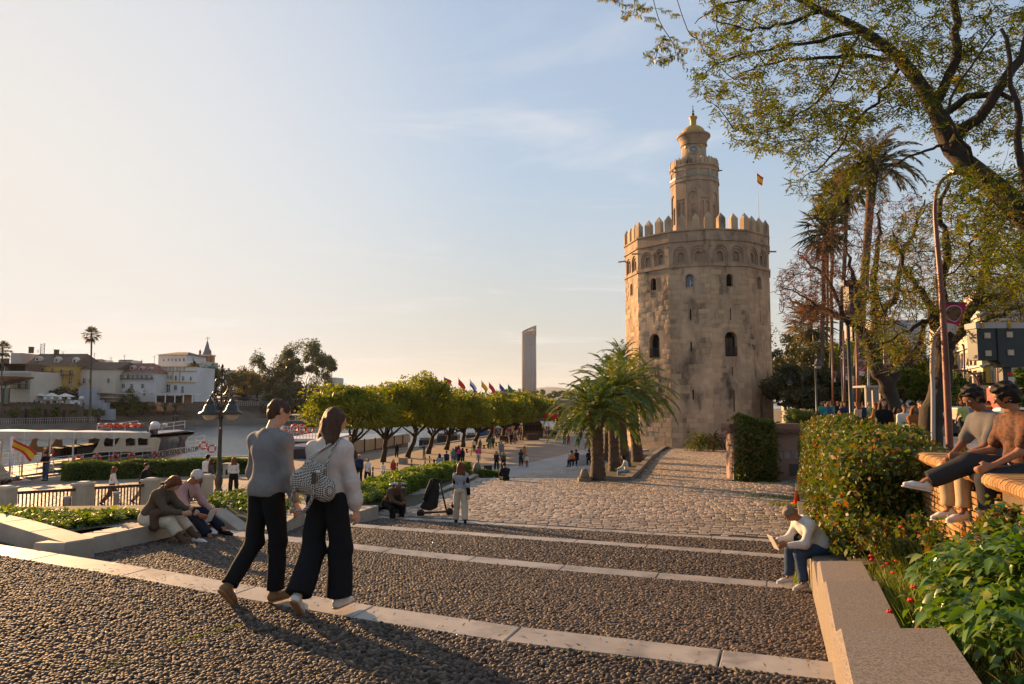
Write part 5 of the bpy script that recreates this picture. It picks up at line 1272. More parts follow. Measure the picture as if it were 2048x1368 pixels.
rose('low shrub with scattered red flowers between the long grass and the big-leaved bush',gpt(.55,5.2),(.5,.7,.42),26,((1826,1138,5),(1822,1201,4.6),(1837,1260,4.2),(1780,1224,4.6),(1828,1175,4.7)))
# the big-leaved bush in the near corner: its nearest leaves are objects
bb=thing('large_leaved_bush','glossy large-leaved green bush filling the bottom right corner','bush',(2.75,3.7,zz(1.6)))
c=np.array((3.32,3.95,zz(1.50)));rad=np.array((1.0,1.25,.74));n=9500
P,C=crown_pts(c,rad,n,120,.2,.72,False);D=(P-c)/rad;D/=np.linalg.norm(D,axis=1)[:,None];D=D*.7+rand_dirs(n)*.6+np.array((0,0,-.1))
ok=inside_view(P,60);P,D=P[ok],D[ok];order=np.argsort(P[:,1]-P[:,2]*.6+P[:,0]*.0);P,D=P[order],D[order];n=len(P)
b=MB()
for q in C[:40]:b.tube(limb_path((3.3,4.0,zz(1.9)),tuple(q),4,.08),[.014,.012,.009,.007,.004],4,cap=False)
b.build('stem',M_TWIG,bb,fixn=False)['kind']='stuff'
V,Q,m_=blades(P,D,.085*(.6+.8*NR.random(n)),.046*(.7+.6*NR.random(n)),.55,(.25,1.15,.85,0.03),3,fold=.28)
V3=V.reshape(n,m_,3);q0=Q[:6]
for i in range(300):
 c_=V3[i].mean(0);me=npmesh('leaf',V3[i]-c_,q0,mats=L_BIG,smooth=True);o=link('leaf',me,bb,True);o.location=c_
me=npmesh('leaf',V3[300:].reshape(-1,3),Q[:(n-300)*6],mats=L_BIG,smooth=True,rnd_v=np.repeat(NR.random(n-300),m_));o=link('leaf',me,bb);tag(o,kind='stuff')
# bed and strawy bits: ivy on the wall corner
print('near green ok')
# ------------------------------------------------------------------ buildings
M_F={k:mat('plaster_'+k,c,tuple(v*.82 for v in c),.15,.9,.15,3,bdist=.02)for k,c in dict(white=(.62,.60,.58),cream=(.60,.52,.42),yellow=(.55,.34,.10),ochre=(.50,.30,.07),grey=(.42,.39,.37),brown=(.12,.075,.05),brick=(.36,.17,.10),lemon=(.62,.46,.14)).items()}
M_ROOFB=mat('brown_roof_tiles',(.15,.095,.065),(.10,.065,.045),.6,.9,.8,2.2,stretch=(1,.3,1),bdist=.12)
M_ROOFR=mat('red_roof_tiles',(.27,.10,.06),(.19,.075,.05),.6,.9,.8,2.2,stretch=(1,.3,1),bdist=.12)
M_SLATE=mat('spire_slate',(.16,.17,.19),None,rough=.6)
M_PANE=mat('window_pane',(.02,.022,.028),(.035,.035,.04),2,.3,spec=.25)
M_IRON=mat('black_iron',(.012,.011,.010),(.02,.018,.016),8,.5)
def box_mesh(name,m):
 b=MB();b.box((0,0,0),(1,1,1));me=bpy.data.meshes.new(name);me.from_pydata(b.v,[],b.f);me.materials.append(m);me.update();return me
UB={}
def put(name,m,parent,c,d,rz=0.,label=None):
 key=(name,m.name)
 if key not in UB:UB[key]=box_mesh(name,m)
 o=bpy.data.objects.new(name,UB[key]);COL.objects.link(o);o.parent=parent;o.matrix_parent_inverse=wmat(parent).inverted()
 o.location=tuple(c);o.scale=tuple(d);o.rotation_euler=(0,0,rz)
 if label:o['label']=label
 return o
def building(name,label,px0,px1,yt,yb,d,m,wins=(),roof=None,depth=12,group=None,bands=(),dormers=(),balcony=(),cat='house',trim=None,d1=None):
 """house whose front runs from the distance d at px0 to d1 at px1; openings are given in photo pixels"""
 a=at(px0,yt,d);c=at(px1,yt,d1 or d);z1=a[2];z0=min(at(px0,yb,d)[2],6.6);W_=np.linalg.norm((c-a)[:2]);ang=math.atan2(c[1]-a[1],c[0]-a[0]);ux,uy=math.cos(ang),math.sin(ang);t=thing(name,label,cat,((a[0]+c[0])/2,(a[1]+c[1])/2,z0),group=group)
 O=(a[0],a[1],0);u,n=(ux,uy,0),(uy,-ux,0);s=d/F_PX
 def X(px):r=ray(px,800);k=r[0]/r[1];return(k*a[1]-a[0])/(ux-k*uy)
 def Z(py,px=px0):return at(px,py,a[1]+uy*X(px))[2]
 def P(x,o,z):return(a[0]+ux*x-uy*o,a[1]+uy*x+ux*o,z)
 b=MB();H=[]
 for w in wins:
  cx,y0,y1,wd=w[:4];wd*=1.25;zb,zh=Z(y1,cx),Z(y0,cx)-Z(y1,cx);wd=X(cx+wd/2)-X(cx-wd/2);H.append(arch_poly(X(cx),zb,wd,zh,6)if len(w)>4 and w[4]else rect_poly(X(cx),zb,wd,zh))
 panel(b,O,u,n,[(0,z0),(W_,z0),(W_,z1),(0,z1)],H,.35)
 b.box(P(W_/2,depth/2+.4,(z0+z1)/2),(W_,depth,z1-z0),ang)
 for q in(((0,0,z0),(0,.4,z0),(0,.4,z1),(0,0,z1)),((W_,0,z0),(W_,.4,z0),(W_,.4,z1),(W_,0,z1)),((0,0,z1),(0,.4,z1),(W_,.4,z1),(W_,0,z1))):b.add([P(*v)for v in q],[(0,1,2,3)])
 b.build('wall',m,t,fixn=False)
 for w,h in zip(wins,H):
  xs=[p[0]for p in h];zs=[p[1]for p in h];wm_=MB();plate(wm_,O,u,n,h,.3);wo_=wm_.build('window',M_PANE,t,fixn=False);mx_,mz=(min(xs)+max(xs))/2,(min(zs)+max(zs))/2
  put('window_frame',M_F['white'],wo_,P(mx_,.26,mz),(.12,.06,max(zs)-min(zs)),ang);put('window_bar',M_F['white'],wo_,P(mx_,.265,mz+.2),(max(xs)-min(xs),.06,.1),ang)
  put('sill',trim or M_F['white'],wo_,P(mx_,-.05,min(zs)-.06),(max(xs)-min(xs)+.3,.2,.12),ang)
 for y,x0,x1,h,mm in bands:put('cornice',mm,t,P((X(x0)+X(x1))/2,-.06,Z(y,(x0+x1)/2)),(X(x1)-X(x0),.35,h*s),ang)
 for x0,x1,y in balcony:
  zb=Z(y,(x0+x1)/2);xa=X(x0);L_=X(x1)-xa;put('balcony',M_IRON,t,P(xa+L_/2,-.5,zb),(L_,.9,.12),ang);g=MB();k=max(4,int(L_/.3));g.bar(P(xa,-.92,zb+1),P(xa+L_,-.92,zb+1),.07)
  for i in range(k+1):g.bar(P(xa+L_*i/k,-.92,zb),P(xa+L_*i/k,-.92,zb+1),.035)
  g.build('railing',M_IRON,t,fixn=False)
 if roof:
  kind,yr,mr,x0,x1=roof;zr=Z(yr);r=MB();e=.5;xa,xb=a[0]+X(x0)if x0 is not None else a[0]-e,a[0]+X(x1)if x1 is not None else c[0]+e;D2=depth*.5
  hip=0 if kind=='gable' else min(D2,(xb-xa)*.3)
  r.add([(a[0]-e,d-e,z1-.1),(c[0]+e,d-e,z1-.1),(c[0]+e,d+depth+e,z1-.1),(a[0]-e,d+depth+e,z1-.1),(xa+hip,d+D2,zr),(xb-hip,d+D2,zr)],[(0,1,5,4),(1,2,5),(2,3,4,5),(3,0,4),(3,2,1,0)])
  r.build('roof',mr,t)
 for cx,y0,y1,w in dormers:
  dz=Z(y0)-Z(y1);xx=a[0]+X(cx);dd=d+depth*.5*.35;dm=MB();ww=w*s
  dm.prism([(-ww/2,0),(ww/2,0),(ww/2,dz*.65),(0,dz),(-ww/2,dz*.65)],0,1.8,lambda x,y,h:(xx+x,dd+h-.8,Z(y1)+y));do=dm.build('dormer',M_F['cream']if m is M_F['yellow']else M_F['grey'],t)
  put('window',M_PANE,do,(xx,dd-.82,Z(y1)+dz*.36),(ww*.42,.08,dz*.42))
 return t
d=186
building('yellow_house','yellow-orange house with brown tiled roof, three dormers and an iron balcony',51,148,731,800,184,M_F['yellow'],
[(61.5,735,749,5,1),(82.5,736,749,5,1),(102,737,749,5,1),(120.5,738,750,5,1),(139,739,750,5,1),(82.5,753,764,4.5),(101,754,765,5),(120,755,761,5),(138,756,768,5)],
('gable',704,M_ROOFB,36,136),15,bands=((731.5,50,149,1.6,M_F['cream']),(750.5,60,148,1.2,M_F['grey']),(769,134,146,1,M_F['grey'])),dormers=((60.5,711,721.5,9),(99.5,712,724,9),(136,713,726,8)),balcony=((60,148,750),))
building('low_white_house','pale two-storey house with two brown doors at the left edge across the river',-40,62,743,800,172,M_F['cream'],[(36.5,762,776,5),(50.5,762,776,5),(10,762,776,5)],bands=((744,-40,62,2.4,M_F['white']),(749,-40,62,1,M_F['grey'])),balcony=((25,58,776.5),))
building('glass_top_storey','set-back dark-framed glass storey above the pale house at the left edge',-40,51,727,744,176,M_F['brown'],[(31,728.5,742,33),(4,716.5,742,14)],cat='penthouse',depth=6)
building('grey_gable_house','plain grey gable end left of the yellow house roof',22,44,706,745,190,M_F['grey'],(),None,8)
building('beige_house','beige house with a small awning between the yellow house and the umbrella pine',148,232,738,800,187,M_F['cream'],[(153,755,765,6),(166,757,767,5),(178,758,766,4),(215,757,766,4)],('gable',722,M_ROOFB,None,None),12,bands=((770,148,162,1,M_F['grey']),),balcony=((148,163,768),))
for a0,a1,y0,lab in((140,156,717,'leftmost small white rooftop room behind the beige house'),(160,202,719,'long low white rooftop wall behind the beige house'),(237,262,720,'white rooftop room with a small chimney over the red roofs')):
 building('roof_room',lab,a0,a1,y0,760,205,M_F['white'],[((a0+a1)/2-3,y0+2.5,y0+6,3)],group='white rooftop rooms across the river',bands=((y0,a0-.5,a1+.5,1,M_F['brick']),),depth=6)
building('red_roofed_house','white house with red tiled roof, three dormers and a long balcony of plants',232,312,745,800,190,M_F['white'],[(242,748,757,4,1),(254,748,757,4,1),(264,749,757,4,1),(273,749,757,4,1),(281,750,758,4,1),(291,750,758,4,1),(301,751,759,4,1),(245,768,776,5),(262,768,776,5),(284,768,776,5)],
('gable',724,M_ROOFR,222,280),13,dormers=((255,730,739,8),(273.5,732,741,7.5),(291.5,733,742,7)),balcony=((238,306,757.5),),bands=((745,230,312,1.2,M_F['cream']),))
building('white_tall_block','tall white block with shallow brown hipped roof and a row of small square windows',317,373,709,770,222,M_F['white'],[(324,718,722,3),(334,717,721.5,3),(341.5,717,722,2.5),(349,717,722,3),(356.5,717,722,3),(365,716,722,3.5)],('hip',701.5,M_ROOFB,None,None),14)
building('white_tall_block','lower white wing right of the tall white block',372,403,722,770,220,M_F['white'],[(385,738,744,3,1),(391,738,744,3,1),(397,738,744,3,1),(383,714,718,1.5)],bands=((728,372,403,1,M_F['brown']),(744,378,403,2,M_F['ochre'])))
OC=M_F['ochre']
building('ochre_banded_house','white building with ochre bands and arched windows across the river',306,392,734,800,196,M_F['white'],[(313,749,759,4.5,1),(328.5,750,758,3.2,1),(334.5,750.5,758,3.2,1),(340,750.5,758,3.2,1),(350,751,761,4,1),(364.5,752,761,3.5,1),(380,753,761,3.5,1),(312,768,776,4),(335,769,784,6),(350,771,780,5),(364,773,786,4)],
bands=((742.5,306,392,2,OC),(765,309,392,1.6,OC),(733.5,306,392,1,OC))+tuple((749,x-.6,x+.6,30,OC)for x in(325,344,358))+tuple((738,x-.5,x+.5,8,OC)for x in(310,318,330,338,352,366)))
building('far_white_house','white house among the trees right of the iron lamp post',448,482,740,800,240,M_F['white'],[(458,747,754,4,1),(467,747,754,4,1),(455,736,739,3)],bands=((744,448,482,3,M_F['grey']),))
building('far_white_house','small flat-roofed white house right of the tallest far tree',648,672,755,800,275,M_F['white'],[(656,760,765,3)])
building('street_level_house','white low house seen under the dark trees behind the couple',500,560,752,800,245,M_F['white'],[(515,770,778,4),(530,770,778,4),(545,775,780,4)])
# church tower
d=330;cx,_,zt=at(414,711,d);s=d/F_PX;ch=thing('church_tower','brick church belfry with a slender grey spire rising over the far trees','church tower',(cx,d,6));w=22*s
O=(cx-w/2,d-w/2,0);b=MB();z1=zt
panel(b,O,(1,0,0),(0,-1,0),[(0,6),(w,6),(w,z1),(0,z1)],[arch_poly(w*.3,z1-13*s,4*s,9*s),arch_poly(w*.7,z1-13*s,4*s,9*s)],.8)
b.box((cx,d+1,(6+z1)/2),(w,w-1.6,z1-6));b.build('belfry',M_F['brick'],ch,fixn=False);put('cornice',M_F['cream'],ch,(cx,d,z1),(w+.8,w+.8,.6))
b=MB();b.lathe([(w*.43,z1+.3),(w*.30,z1+8*s),(.15,z1+30*s)],(cx,d,0),8,False);b.build('spire',M_SLATE,ch);b=MB();b.tube([(cx,d,z1+29*s),(cx,d,z1+38*s)],.12,5);b.bar((cx-1,d,z1+35*s),(cx+1,d,z1+35*s),.2);b.build('cross',M_IRON,ch)
for sx in(-1,1):
 b=MB();b.lathe([(.5,z1),(.5,z1+5*s),(.7,z1+6*s),(.05,z1+12*s)],(cx+sx*w*.46,d-w*.4,0),8);b.build('pinnacle',M_F['brick'],ch)
# roof aerials and a lattice mast
for px,y0,y1,d in((76,702,700,188),(126,708,703,188),(172,718,708,200),(189,716,706,200),(222,724,714,200),(249,718,710,200),(283,724,720,200),(309,728,712,205)):
 p=at(px,y0+4,d);q=at(px,y1,d);t=thing('roof_aerial','thin television aerial on a far roof','aerial',tuple(p),group='aerials on the far roofs');b=MB();b.tube([p,q],.05,4)
 for i in range(3):b.bar(q+(-.6+.15*i,0,-.3*i),q+(.6-.15*i,0,-.3*i),.04)
 b.build('mast',M_IRON,t)
t=thing('lattice_mast','small lattice mast rising behind the yellow house roof','mast',tuple(at(86,708,215)));b=MB();p0,p1=at(84.5,708,215),at(86,687,215)
for k in(-.6,.6):b.bar(p0+(k,0,0),p1+(k,0,0),.12)
for i in range(7):b.bar(p0+(p1-p0)*i/7+(-.6,0,0),p0+(p1-p0)*(i+1)/7+(.6,0,0),.1)
b.build('lattice',M_IRON,t)
for px,y,dd,lab in((62.5,700.5,191,'brown chimney on the ridge of the yellow house'),(113,706,191,'low chimney near the right end of the yellow house ridge'),(172,719,203,'small dark chimney on the white rooftop wall')):
 p=at(px,y,dd);b=MB();b.box(p,(.9,.9,1.6));b.box(p+(0,0,.85),(1.1,1.1,.15));tag(b.build('chimney',M_F['brown']),lab,'chimney')
# restaurant terrace wall with its letters, canopy, white parasols
M_RW=mat('restaurant_wall',(.105,.075,.055),(.075,.055,.042),.5,.9,.3,4,stretch=(3,3,.5),bdist=.05)
rw=thing('terrace_wall','long brown riverside wall with large raised letters partly hidden by bushes','wall',tuple(at(60,845,168)))
a,c=at(-60,808,166),at(168,808,176);L_=np.linalg.norm((c-a)[:2]);ang=math.atan2(c[1]-a[1],c[0]-a[0]);mid=(a+c)/2
put('wall',M_RW,rw,(mid[0],mid[1],(mid[2]+1.4)/2),(L_,.8,mid[2]-1.4),ang);put('coping',M_F['brown'],rw,(mid[0],mid[1],mid[2]+.1),(L_+.4,1.2,.25),ang)
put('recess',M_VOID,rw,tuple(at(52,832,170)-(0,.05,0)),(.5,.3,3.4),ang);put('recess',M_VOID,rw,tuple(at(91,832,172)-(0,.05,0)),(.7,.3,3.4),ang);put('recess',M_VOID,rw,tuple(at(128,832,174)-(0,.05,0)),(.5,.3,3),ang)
def text_obj(name,body,size,loc,rot,m,parent,ext=.02,sx=1.):
 cu=bpy.data.curves.new(name,'FONT');cu.body=body;cu.size=size;cu.extrude=ext;cu.align_x='CENTER';cu.align_y='CENTER';cu.resolution_u=2
 tmp=bpy.data.objects.new(name,cu);COL.objects.link(tmp);me=bpy.data.meshes.new_from_object(tmp.evaluated_get(bpy.context.evaluated_depsgraph_get()));bpy.data.objects.remove(tmp);me.materials.clear();me.materials.append(m)
 o=link(name,me,parent,True);o.location=tuple(loc);o.rotation_euler=rot;o.scale=(sx,1,1);return o
ml=mat('raised_letters',(.19,.15,.12),None,rough=.8)
for s_,px in(('DE',14),('S',23),('RIA',56)):text_obj('lettering',s_,1.35,tuple(at(px,818,168.2+px*.045)+(0,-.7,0)),(math.pi/2,0,ang),ml,rw,.06)
GPA='white parasols on the restaurant terrace'
for i,(px,y,w,lab)in enumerate(((24,789,22,'leftmost white parasol, beside the brown canopy'),(50,789,30,'second white parasol from the left on the terrace'),(76,789,30,'middle white parasol of the terrace row'),(103,790,30,'fourth white parasol from the left on the terrace'),(131,791,34,'rightmost white parasol of the terrace row'),(57,796,17,'small lower bluish-white parasol under the row'))):
 dd=176 if i<5 else 173;p=at(px,y,dd);t=thing('white_parasol',lab,'parasol',(p[0],dd,p[2]-2.6),group=GPA);s=dd/F_PX;b=MB();b.lathe([(w*s*.5,p[2]-.35),(w*s*.5,p[2]-.2),(.1,p[2]+.55)],(p[0],dd,0),8,False);b.build('canopy',M_WHITE,t);b=MB();b.tube([(p[0],dd,p[2]-3),(p[0],dd,p[2])],.05,6);b.build('pole',M_IRON,t)
# tables and chairs with diners behind the terrace wall: small pieces
tb=box_mesh('table_top',M_WHITE)
for i in range(34):
 px=22+i*4.1+R.uniform(-1,1);p=at(px,804+R.uniform(-1,1.5),175+R.uniform(-2,2));t=thing('terrace_chair','small pale chair on the restaurant terrace under the parasols','chair',(p[0],p[1],p[2]-.9),group='chairs on the restaurant terrace')
 put('seat',R.choice((M_WHITE,M_F['grey'],M_F['brown'])),t,(p[0],p[1],p[2]-.4),(.6,.5,.1));put('backrest',R.choice((M_WHITE,M_F['grey'],M_IRON)),t,(p[0],p[1]+.25,p[2]),(.6,.08,.8))
for px in(90,104,120,138,163):
 p=at(px,799,172);t=thing('white_lamp_figure','white mushroom-shaped outdoor lamp on the restaurant terrace' if px<160 else 'largest white outdoor lamp, at the right end of the terrace wall','lamp',(p[0],172,p[2]-1),group='white lamps along the terrace' if px<160 else None)
 b=MB();k=1 if px<160 else 1.5;b.lathe([(.15*k,-1.1*k),(.2*k,0),(.45*k,.05),(.3*k,.5*k),(.02,.55*k)],tuple(p),10);b.build('shade',M_WHITE,t)
cpy=thing('brown_canopy','rust-brown slanted canopy over a glass-walled room at the far left','canopy',tuple(at(10,808,166)))
b=MB();s=166/F_PX;p=at(-20,768,166);b.prism([(0,-.3),(58*s,1.4),(58*s,1.8),(0,1.9)],0,5,lambda x,y,h:(p[0]+x,166+h,p[2]+y));b.build('roof',mat('rust_brown',(.14,.05,.03),None,rough=.7),cpy)
q=at(10,792,167);put('glass_wall',mat('green_glass',(.10,.16,.14),None,rough=.15),cpy,(q[0],167.5,q[2]),(12*s,.3,32*s))
for px in(4,17):q=at(px,792,167);put('post',M_F['brown'],cpy,(q[0],167.2,q[2]),(1.5*s,.4,33*s))
# pale stepped wall and terraces behind it
stw=thing('stepped_wall','pale blue-grey wall stepping down towards the river beside the tall palm','wall',tuple(at(190,835,180)))
for x0,x1,y0,y1 in((161,191,774,800),(161,196,789,812),(172,205,800,822),(185,216,805,828),(200,228,818,840)):
 p,q=at(x0,y0,181+x0*.02),at(x1,y1,181+x0*.02);put('wall',mat('pale_blue_wall',(.40,.41,.46),(.33,.33,.36),.3,.9),stw,((p[0]+q[0])/2,p[1],(p[2]+q[2])/2),(q[0]-p[0],1.5,p[2]-q[2]))
for x0,x1,y,h in((161,192,784,2),(192,245,786,1.2),(192,240,795,1.5),(222,306,787,1.5)):p,q=at(x0,y,186),at(x1,y,186);put('slab',M_F['grey'],stw,((p[0]+q[0])/2,186,p[2]),(q[0]-p[0],3,h*s))
# the pavilion with the long white beam
pv=thing('riverside_pavilion','long open pavilion with a white roof beam, slim columns and a red back wall','pavilion',tuple(at(345,808,186)));s=186/F_PX
p,q=at(302,788,186),at(388,788,186);put('roof_beam',M_WHITE,pv,((p[0]+q[0])/2,188,p[2]),(q[0]-p[0],4,1.6*s))
for px in(311,330,349,366,384):r_=at(px,797,186);put('column',M_WHITE,pv,(r_[0],186.2,r_[2]),(.22,.22,17*s))
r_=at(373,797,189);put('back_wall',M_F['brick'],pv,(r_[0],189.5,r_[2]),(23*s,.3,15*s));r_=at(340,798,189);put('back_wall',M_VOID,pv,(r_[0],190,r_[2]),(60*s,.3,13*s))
# fences and parked cars along the far street, people on the far promenade
fn=thing('far_fence','long grey metal fence along the far street edge','fence',tuple(at(400,810,190)));b=MB()
for i in range(90):
 px=300+i*3.9;p,q=at(px,812,fdist(px)+4),at(px,803,fdist(px)+4);b.bar(p,q,.1)
 if i:b.bar(q,lq,.08);b.bar((p+q)/2,(lp+lq)/2,.06)
 lp,lq=p,q
fo=b.build('palisade',M_F['grey'],fn,fixn=False)
fn=thing('promenade_rail','thin rail along the lower promenade of the far bank at the left','railing',tuple(at(60,850,160)));b=MB()
for i in range(46):
 px=-20+i*4.6;dd=fdist(px)+1;p=at(px,850,dd);z=1.35;b.bar((p[0],dd,z),(p[0],dd,z+1.5),.07)
 if i:b.bar((p[0],dd,z+1.5),l_,.07);b.bar((p[0],dd,z+.9),(l_[0],l_[1],z+.9),.05)
 l_=(p[0],dd,z+1.5)
b.build('rail',M_F['grey'],fn,fixn=False)
def car(name,label,loc,rz,m,L_=4.3,group=None,cat='car',H=1.45,red=False):
 t=thing(name,label,cat,tuple(loc),rz,group);W2=.88;b=MB();pr=[(-L_/2,.45),(-L_/2+.05,.85),(-L_*.38,.95),(-L_*.25,H),(L_*.16,H),(L_*.30,.98),(L_*.47,.85),(L_/2,.6),(L_/2,.3),(-L_/2,.3)]
 b.prism([(x,z)for x,z in pr],-W2,W2,lambda x,z,h:(x,h*(1-.13*max(0,(z-.9)/.55)),z));b.build('body',m,t,world=False)
 g=MB();g.prism([(-L_*.355,1.0),(-L_*.245,H-.07),(L_*.15,H-.07),(L_*.27,1.0)],-W2-.004+.06,W2+.004-.06,lambda x,z,h:(x,h*1.075*(1-.13*max(0,(z-.9)/.55)),z));g.build('side_window',M_PANE,t,world=False)
 for sx,nm in((-1,'rear_window'),(1,'windscreen')):
  xa,xb=(-L_*.37,-L_*.262)if sx<0 else(L_*.292,L_*.172);g=MB();g.add([(xa-.02*-sx,-.72,.99),(xa-.02*-sx,.72,.99),(xb+.02*sx,.66,H-.08),(xb+.02*sx,-.66,H-.08)],[(0,1,2,3)]);g.build(nm,M_PANE,t,world=False)
 for sx in(-1,1):
  for sy in(-1,1):
   M2=Matrix.Rotation(math.pi/2,3,'X');g=MB();g.lathe([(.2,-.1),(.33,-.1),(.33,.1),(.2,.1)],(sx*L_*.31,sy*(W2-.06),.33),14,M=M2);wh=g.build('wheel',mat('tyre',(.02,.02,.02),None,rough=.9),t,world=False)
   g=MB();g.lathe([(.2,-.108),(.2,.108)],(sx*L_*.31,sy*(W2-.06),.33),10,M=M2);g.build('rim',M_F['grey'],wh,world=True)
 for sy in(-1,1):
  g=MB();g.box((L_*.485,sy*.62,.68),(.1,.3,.14));g.build('headlight',M_WHITE,t,world=False);g=MB();g.box((-L_*.494,sy*.62,.75),(.06,.26,.16));g.build('tail_light',M_RED,t,world=False)
 return t
M_CAR=[mat('car_paint_'+n,c,None,rough=.25,spec=.6)for n,c in(('silver',(.35,.36,.38)),('white',(.7,.7,.7)),('dark',(.03,.035,.04)),('blue',(.03,.06,.16)))]
for i,px in enumerate((424,452,476,488,500,540)):
 dd=fdist(px)+24;p=at(px,800,dd);car('far_parked_car','tiny parked car under the trees across the river',(p[0],dd,6.75),R.uniform(-.2,.2),M_CAR[i%4],group='cars parked across the river')
# the faraway skyscraper
st=thing('skyscraper','single slender glass skyscraper with a slanted crown on the horizon','skyscraper',(0,0,0));d=1900;s=d/F_PX;p=at(1058.6,790,d);st.location=(p[0],d,5)
zb=5.2;zl=at(1044,664,d)[2];rx,ry=14.4*s,11*s;Mx=Matrix.Diagonal((1,ry/rx,1));M_SKYG=mat('skyscraper_glass',(.11,.15,.22),(.17,.20,.26),.02,.3,spec=.5);M_SKYR=mat('skyscraper_fin',(.36,.20,.16),None,rough=.7)
b=MB();b.lathe([(rx*.99,zb),(rx*.955,zl-6)],(p[0],d,0),40,M=Mx);b.build('glass_body',M_SKYG,st)
nfl=38;fl=None
for i in range(nfl):
 z=zb+8+(zl-16-zb)*i/nfl;k=1-.035*i/nfl
 if fl is None:
  b=MB();b.lathe([(rx*.985,-.7),(rx*1.03,-.7),(rx*1.03,.7),(rx*.985,.7)],(0,0,0),40,M=Mx);b.v.append((0,0,0));fl=b.build('floor_band',mat('skyscraper_band',(.17,.16,.18),None,rough=.6),None);o=fl
 else:o=fl.copy();COL.objects.link(o)
 o.parent=st;o.matrix_parent_inverse=wmat(st).inverted();o.location=(p[0],d,z);o.scale=(k,k,1)
for i in range(nfl): # sun-facing red slats on the left side
 z=zb+8+(zl-16-zb)*i/nfl;b=None;put('balcony_slat',M_SKYR,st,(p[0]-rx*(.955-.03*i/nfl),d-2,z+2.2),(3.6,15,2.2))
b=MB();V=[];n=40;
for j in range(n):
 a=2*math.pi*j/n;x=rx*.965*math.cos(a);V.append((p[0]+x,d+ry*.965*math.sin(a),zl-8));
for j in range(n):
 a=2*math.pi*j/n;x=rx*.965*math.cos(a);V.append((p[0]+x,d+ry*.965*math.sin(a),zl+(x/rx+1)*.5*12.5*s))
for j in range(0,n):b.bar(V[j],V[n+j],1.3);b.bar(V[n+j],V[n+(j+1)%n],2.2);b.bar(V[j],V[(j+1)%n],2.5)
for j in range(0,n):
 m1=[(V[j][k]*.5+V[n+j][k]*.5)for k in range(3)];m2=[(V[(j+1)%n][k]*.5+V[n+(j+1)%n][k]*.5)for k in range(3)];b.bar(m1,m2,1.2)
b.build('crown_lattice',mat('skyscraper_crown',(.22,.16,.16),None,rough=.7),st,fixn=False);b=MB();b.lathe([(rx*.6,zl-8),(rx*.6,zl+2)],(p[0],d,0),24,M=Mx);b.build('lift_core',M_SKYR,st)
# low far roofs and trees along the horizon in front of the hills
for i,px in enumerate(range(706,1180,14)):
 p=at(px,790,700);t=round_tree('distant_tree','distant tree on the skyline beyond the quay trees',(p[0],700,5.2),1,(p[0],700,9+R.uniform(0,3)),(R.uniform(6,10),5,R.uniform(4,6)),240,L_FAR,1.1,.6,'distant trees on the skyline',clumps=14,nl=2)
# flags over the quay trees
cols={'g':mat('flag_green',(.03,.20,.05),None),'b':mat('flag_blue',(.03,.06,.30),None),'w':mat('flag_white',(.6,.6,.6),None)}
FL=[((888,754,138),[(cols['b'],.3),(M_RED,1),(M_YEL,1)],'black, red and yellow flag at the left end of the row above the quay trees'),((917,756,150),[(M_RED,1)],'dark folded flag second from the left above the quay trees'),((940,759,160),[(cols['w'],1),(cols['b'],1)],'third flag from the left above the quay trees, pale and drooping'),
((963,761,168),[(M_YEL,1),(M_RED,.4)],'mostly yellow flag above the quay trees'),((978,764,176),[(M_RED,1)],'limp red flag above the quay trees'),((999,766,186),[(cols['b'],1)],'limp blue flag above the quay trees, sixth from the left'),((1016,768,196),[(cols['g'],1)],'last limp flag of the row, nearest the skyscraper')]
for(px,py,d),c,lab in FL:
 tp=at(px,py,d);flag('quay_flag',lab,(tp[0],d,CZ-hq(d)),tuple(tp),1.7,1.3,c,drop=.9 if 'yellow flag at' not in lab else.35,group='flags above the quay trees',mast=(.07,.05),sway=(1,-.3,0))
# ------------------------------------------------------------------ boats
M_BW=mat('boat_white',(.66,.63,.60),(.55,.52,.49),1.2,.4,.1,8)
M_NAVY=mat('boat_navy',(.012,.016,.04),None,rough=.3,spec=.6)
M_CREAM=mat('boat_cream',(.55,.46,.33),(.46,.38,.27),1.5,.5)
M_CANV=mat('canopy_canvas',(.60,.52,.42),(.50,.42,.33),.8,.8,.3,3,bdist=.03)
M_ORANGE=mat('lifebuoy_orange',(.70,.07,.02),None,rough=.5)
M_SEAT=mat('seat_dark',(.03,.028,.028),None,rough=.7)
def tor(r0,r1,n=16,k=6):
 b=MB();pts=[(r0*math.cos(2*math.pi*i/n),0,r0*math.sin(2*math.pi*i/n))for i in range(n+1)];b.tube(pts,r1,k,cap=False);return b
LB0=None
def lifebuoy(loc,rz=0,label='',r=.34,group='orange lifebuoys on the tour boats'):
 global LB0
 if LB0 is None:
  t=thing('lifebuoy',label,'lifebuoy',(0,0,0));tor(.34,.085).build('ring',M_ORANGE,t,world=False)
  for a in(45,135,225,315):
   b=MB();a_=math.radians(a);b.tube([(.34*math.cos(a_+e),0,.34*math.sin(a_+e))for e in(-.16,0,.16)],.092,8);b.build('white_band',M_BW,t,world=False)
  LB0=t;freeze(t);o=t
 else:o=copy_tree(LB0,label=label)
 o.location=tuple(loc);o.rotation_euler=(R.uniform(-.1,.1),0,rz);o.scale=(r/.34,)*3;o['label']=label;o['group']=group;return o
BX=-33.
def S(px,py):r=ray(px,py);return(BX/r[0]*r[1],CZ+BX/r[0]*r[2]) # a photo point on the boat's near side: (distance, height)
tb_=thing('tour_boat','long white and navy tour boat with cream canopy and CRUCEROSENSEVILLA.COM on its bow','boat',(BX-2.6,58,0))
WB=5.4;O=(BX,0,0);u,n_=(0,1,0),(1,0,0)
d0,zd0=S(40,951);d1,zd1=S(318,902);dh,zh=S(398,894);dn,zn=S(411,908)
hull=MB()
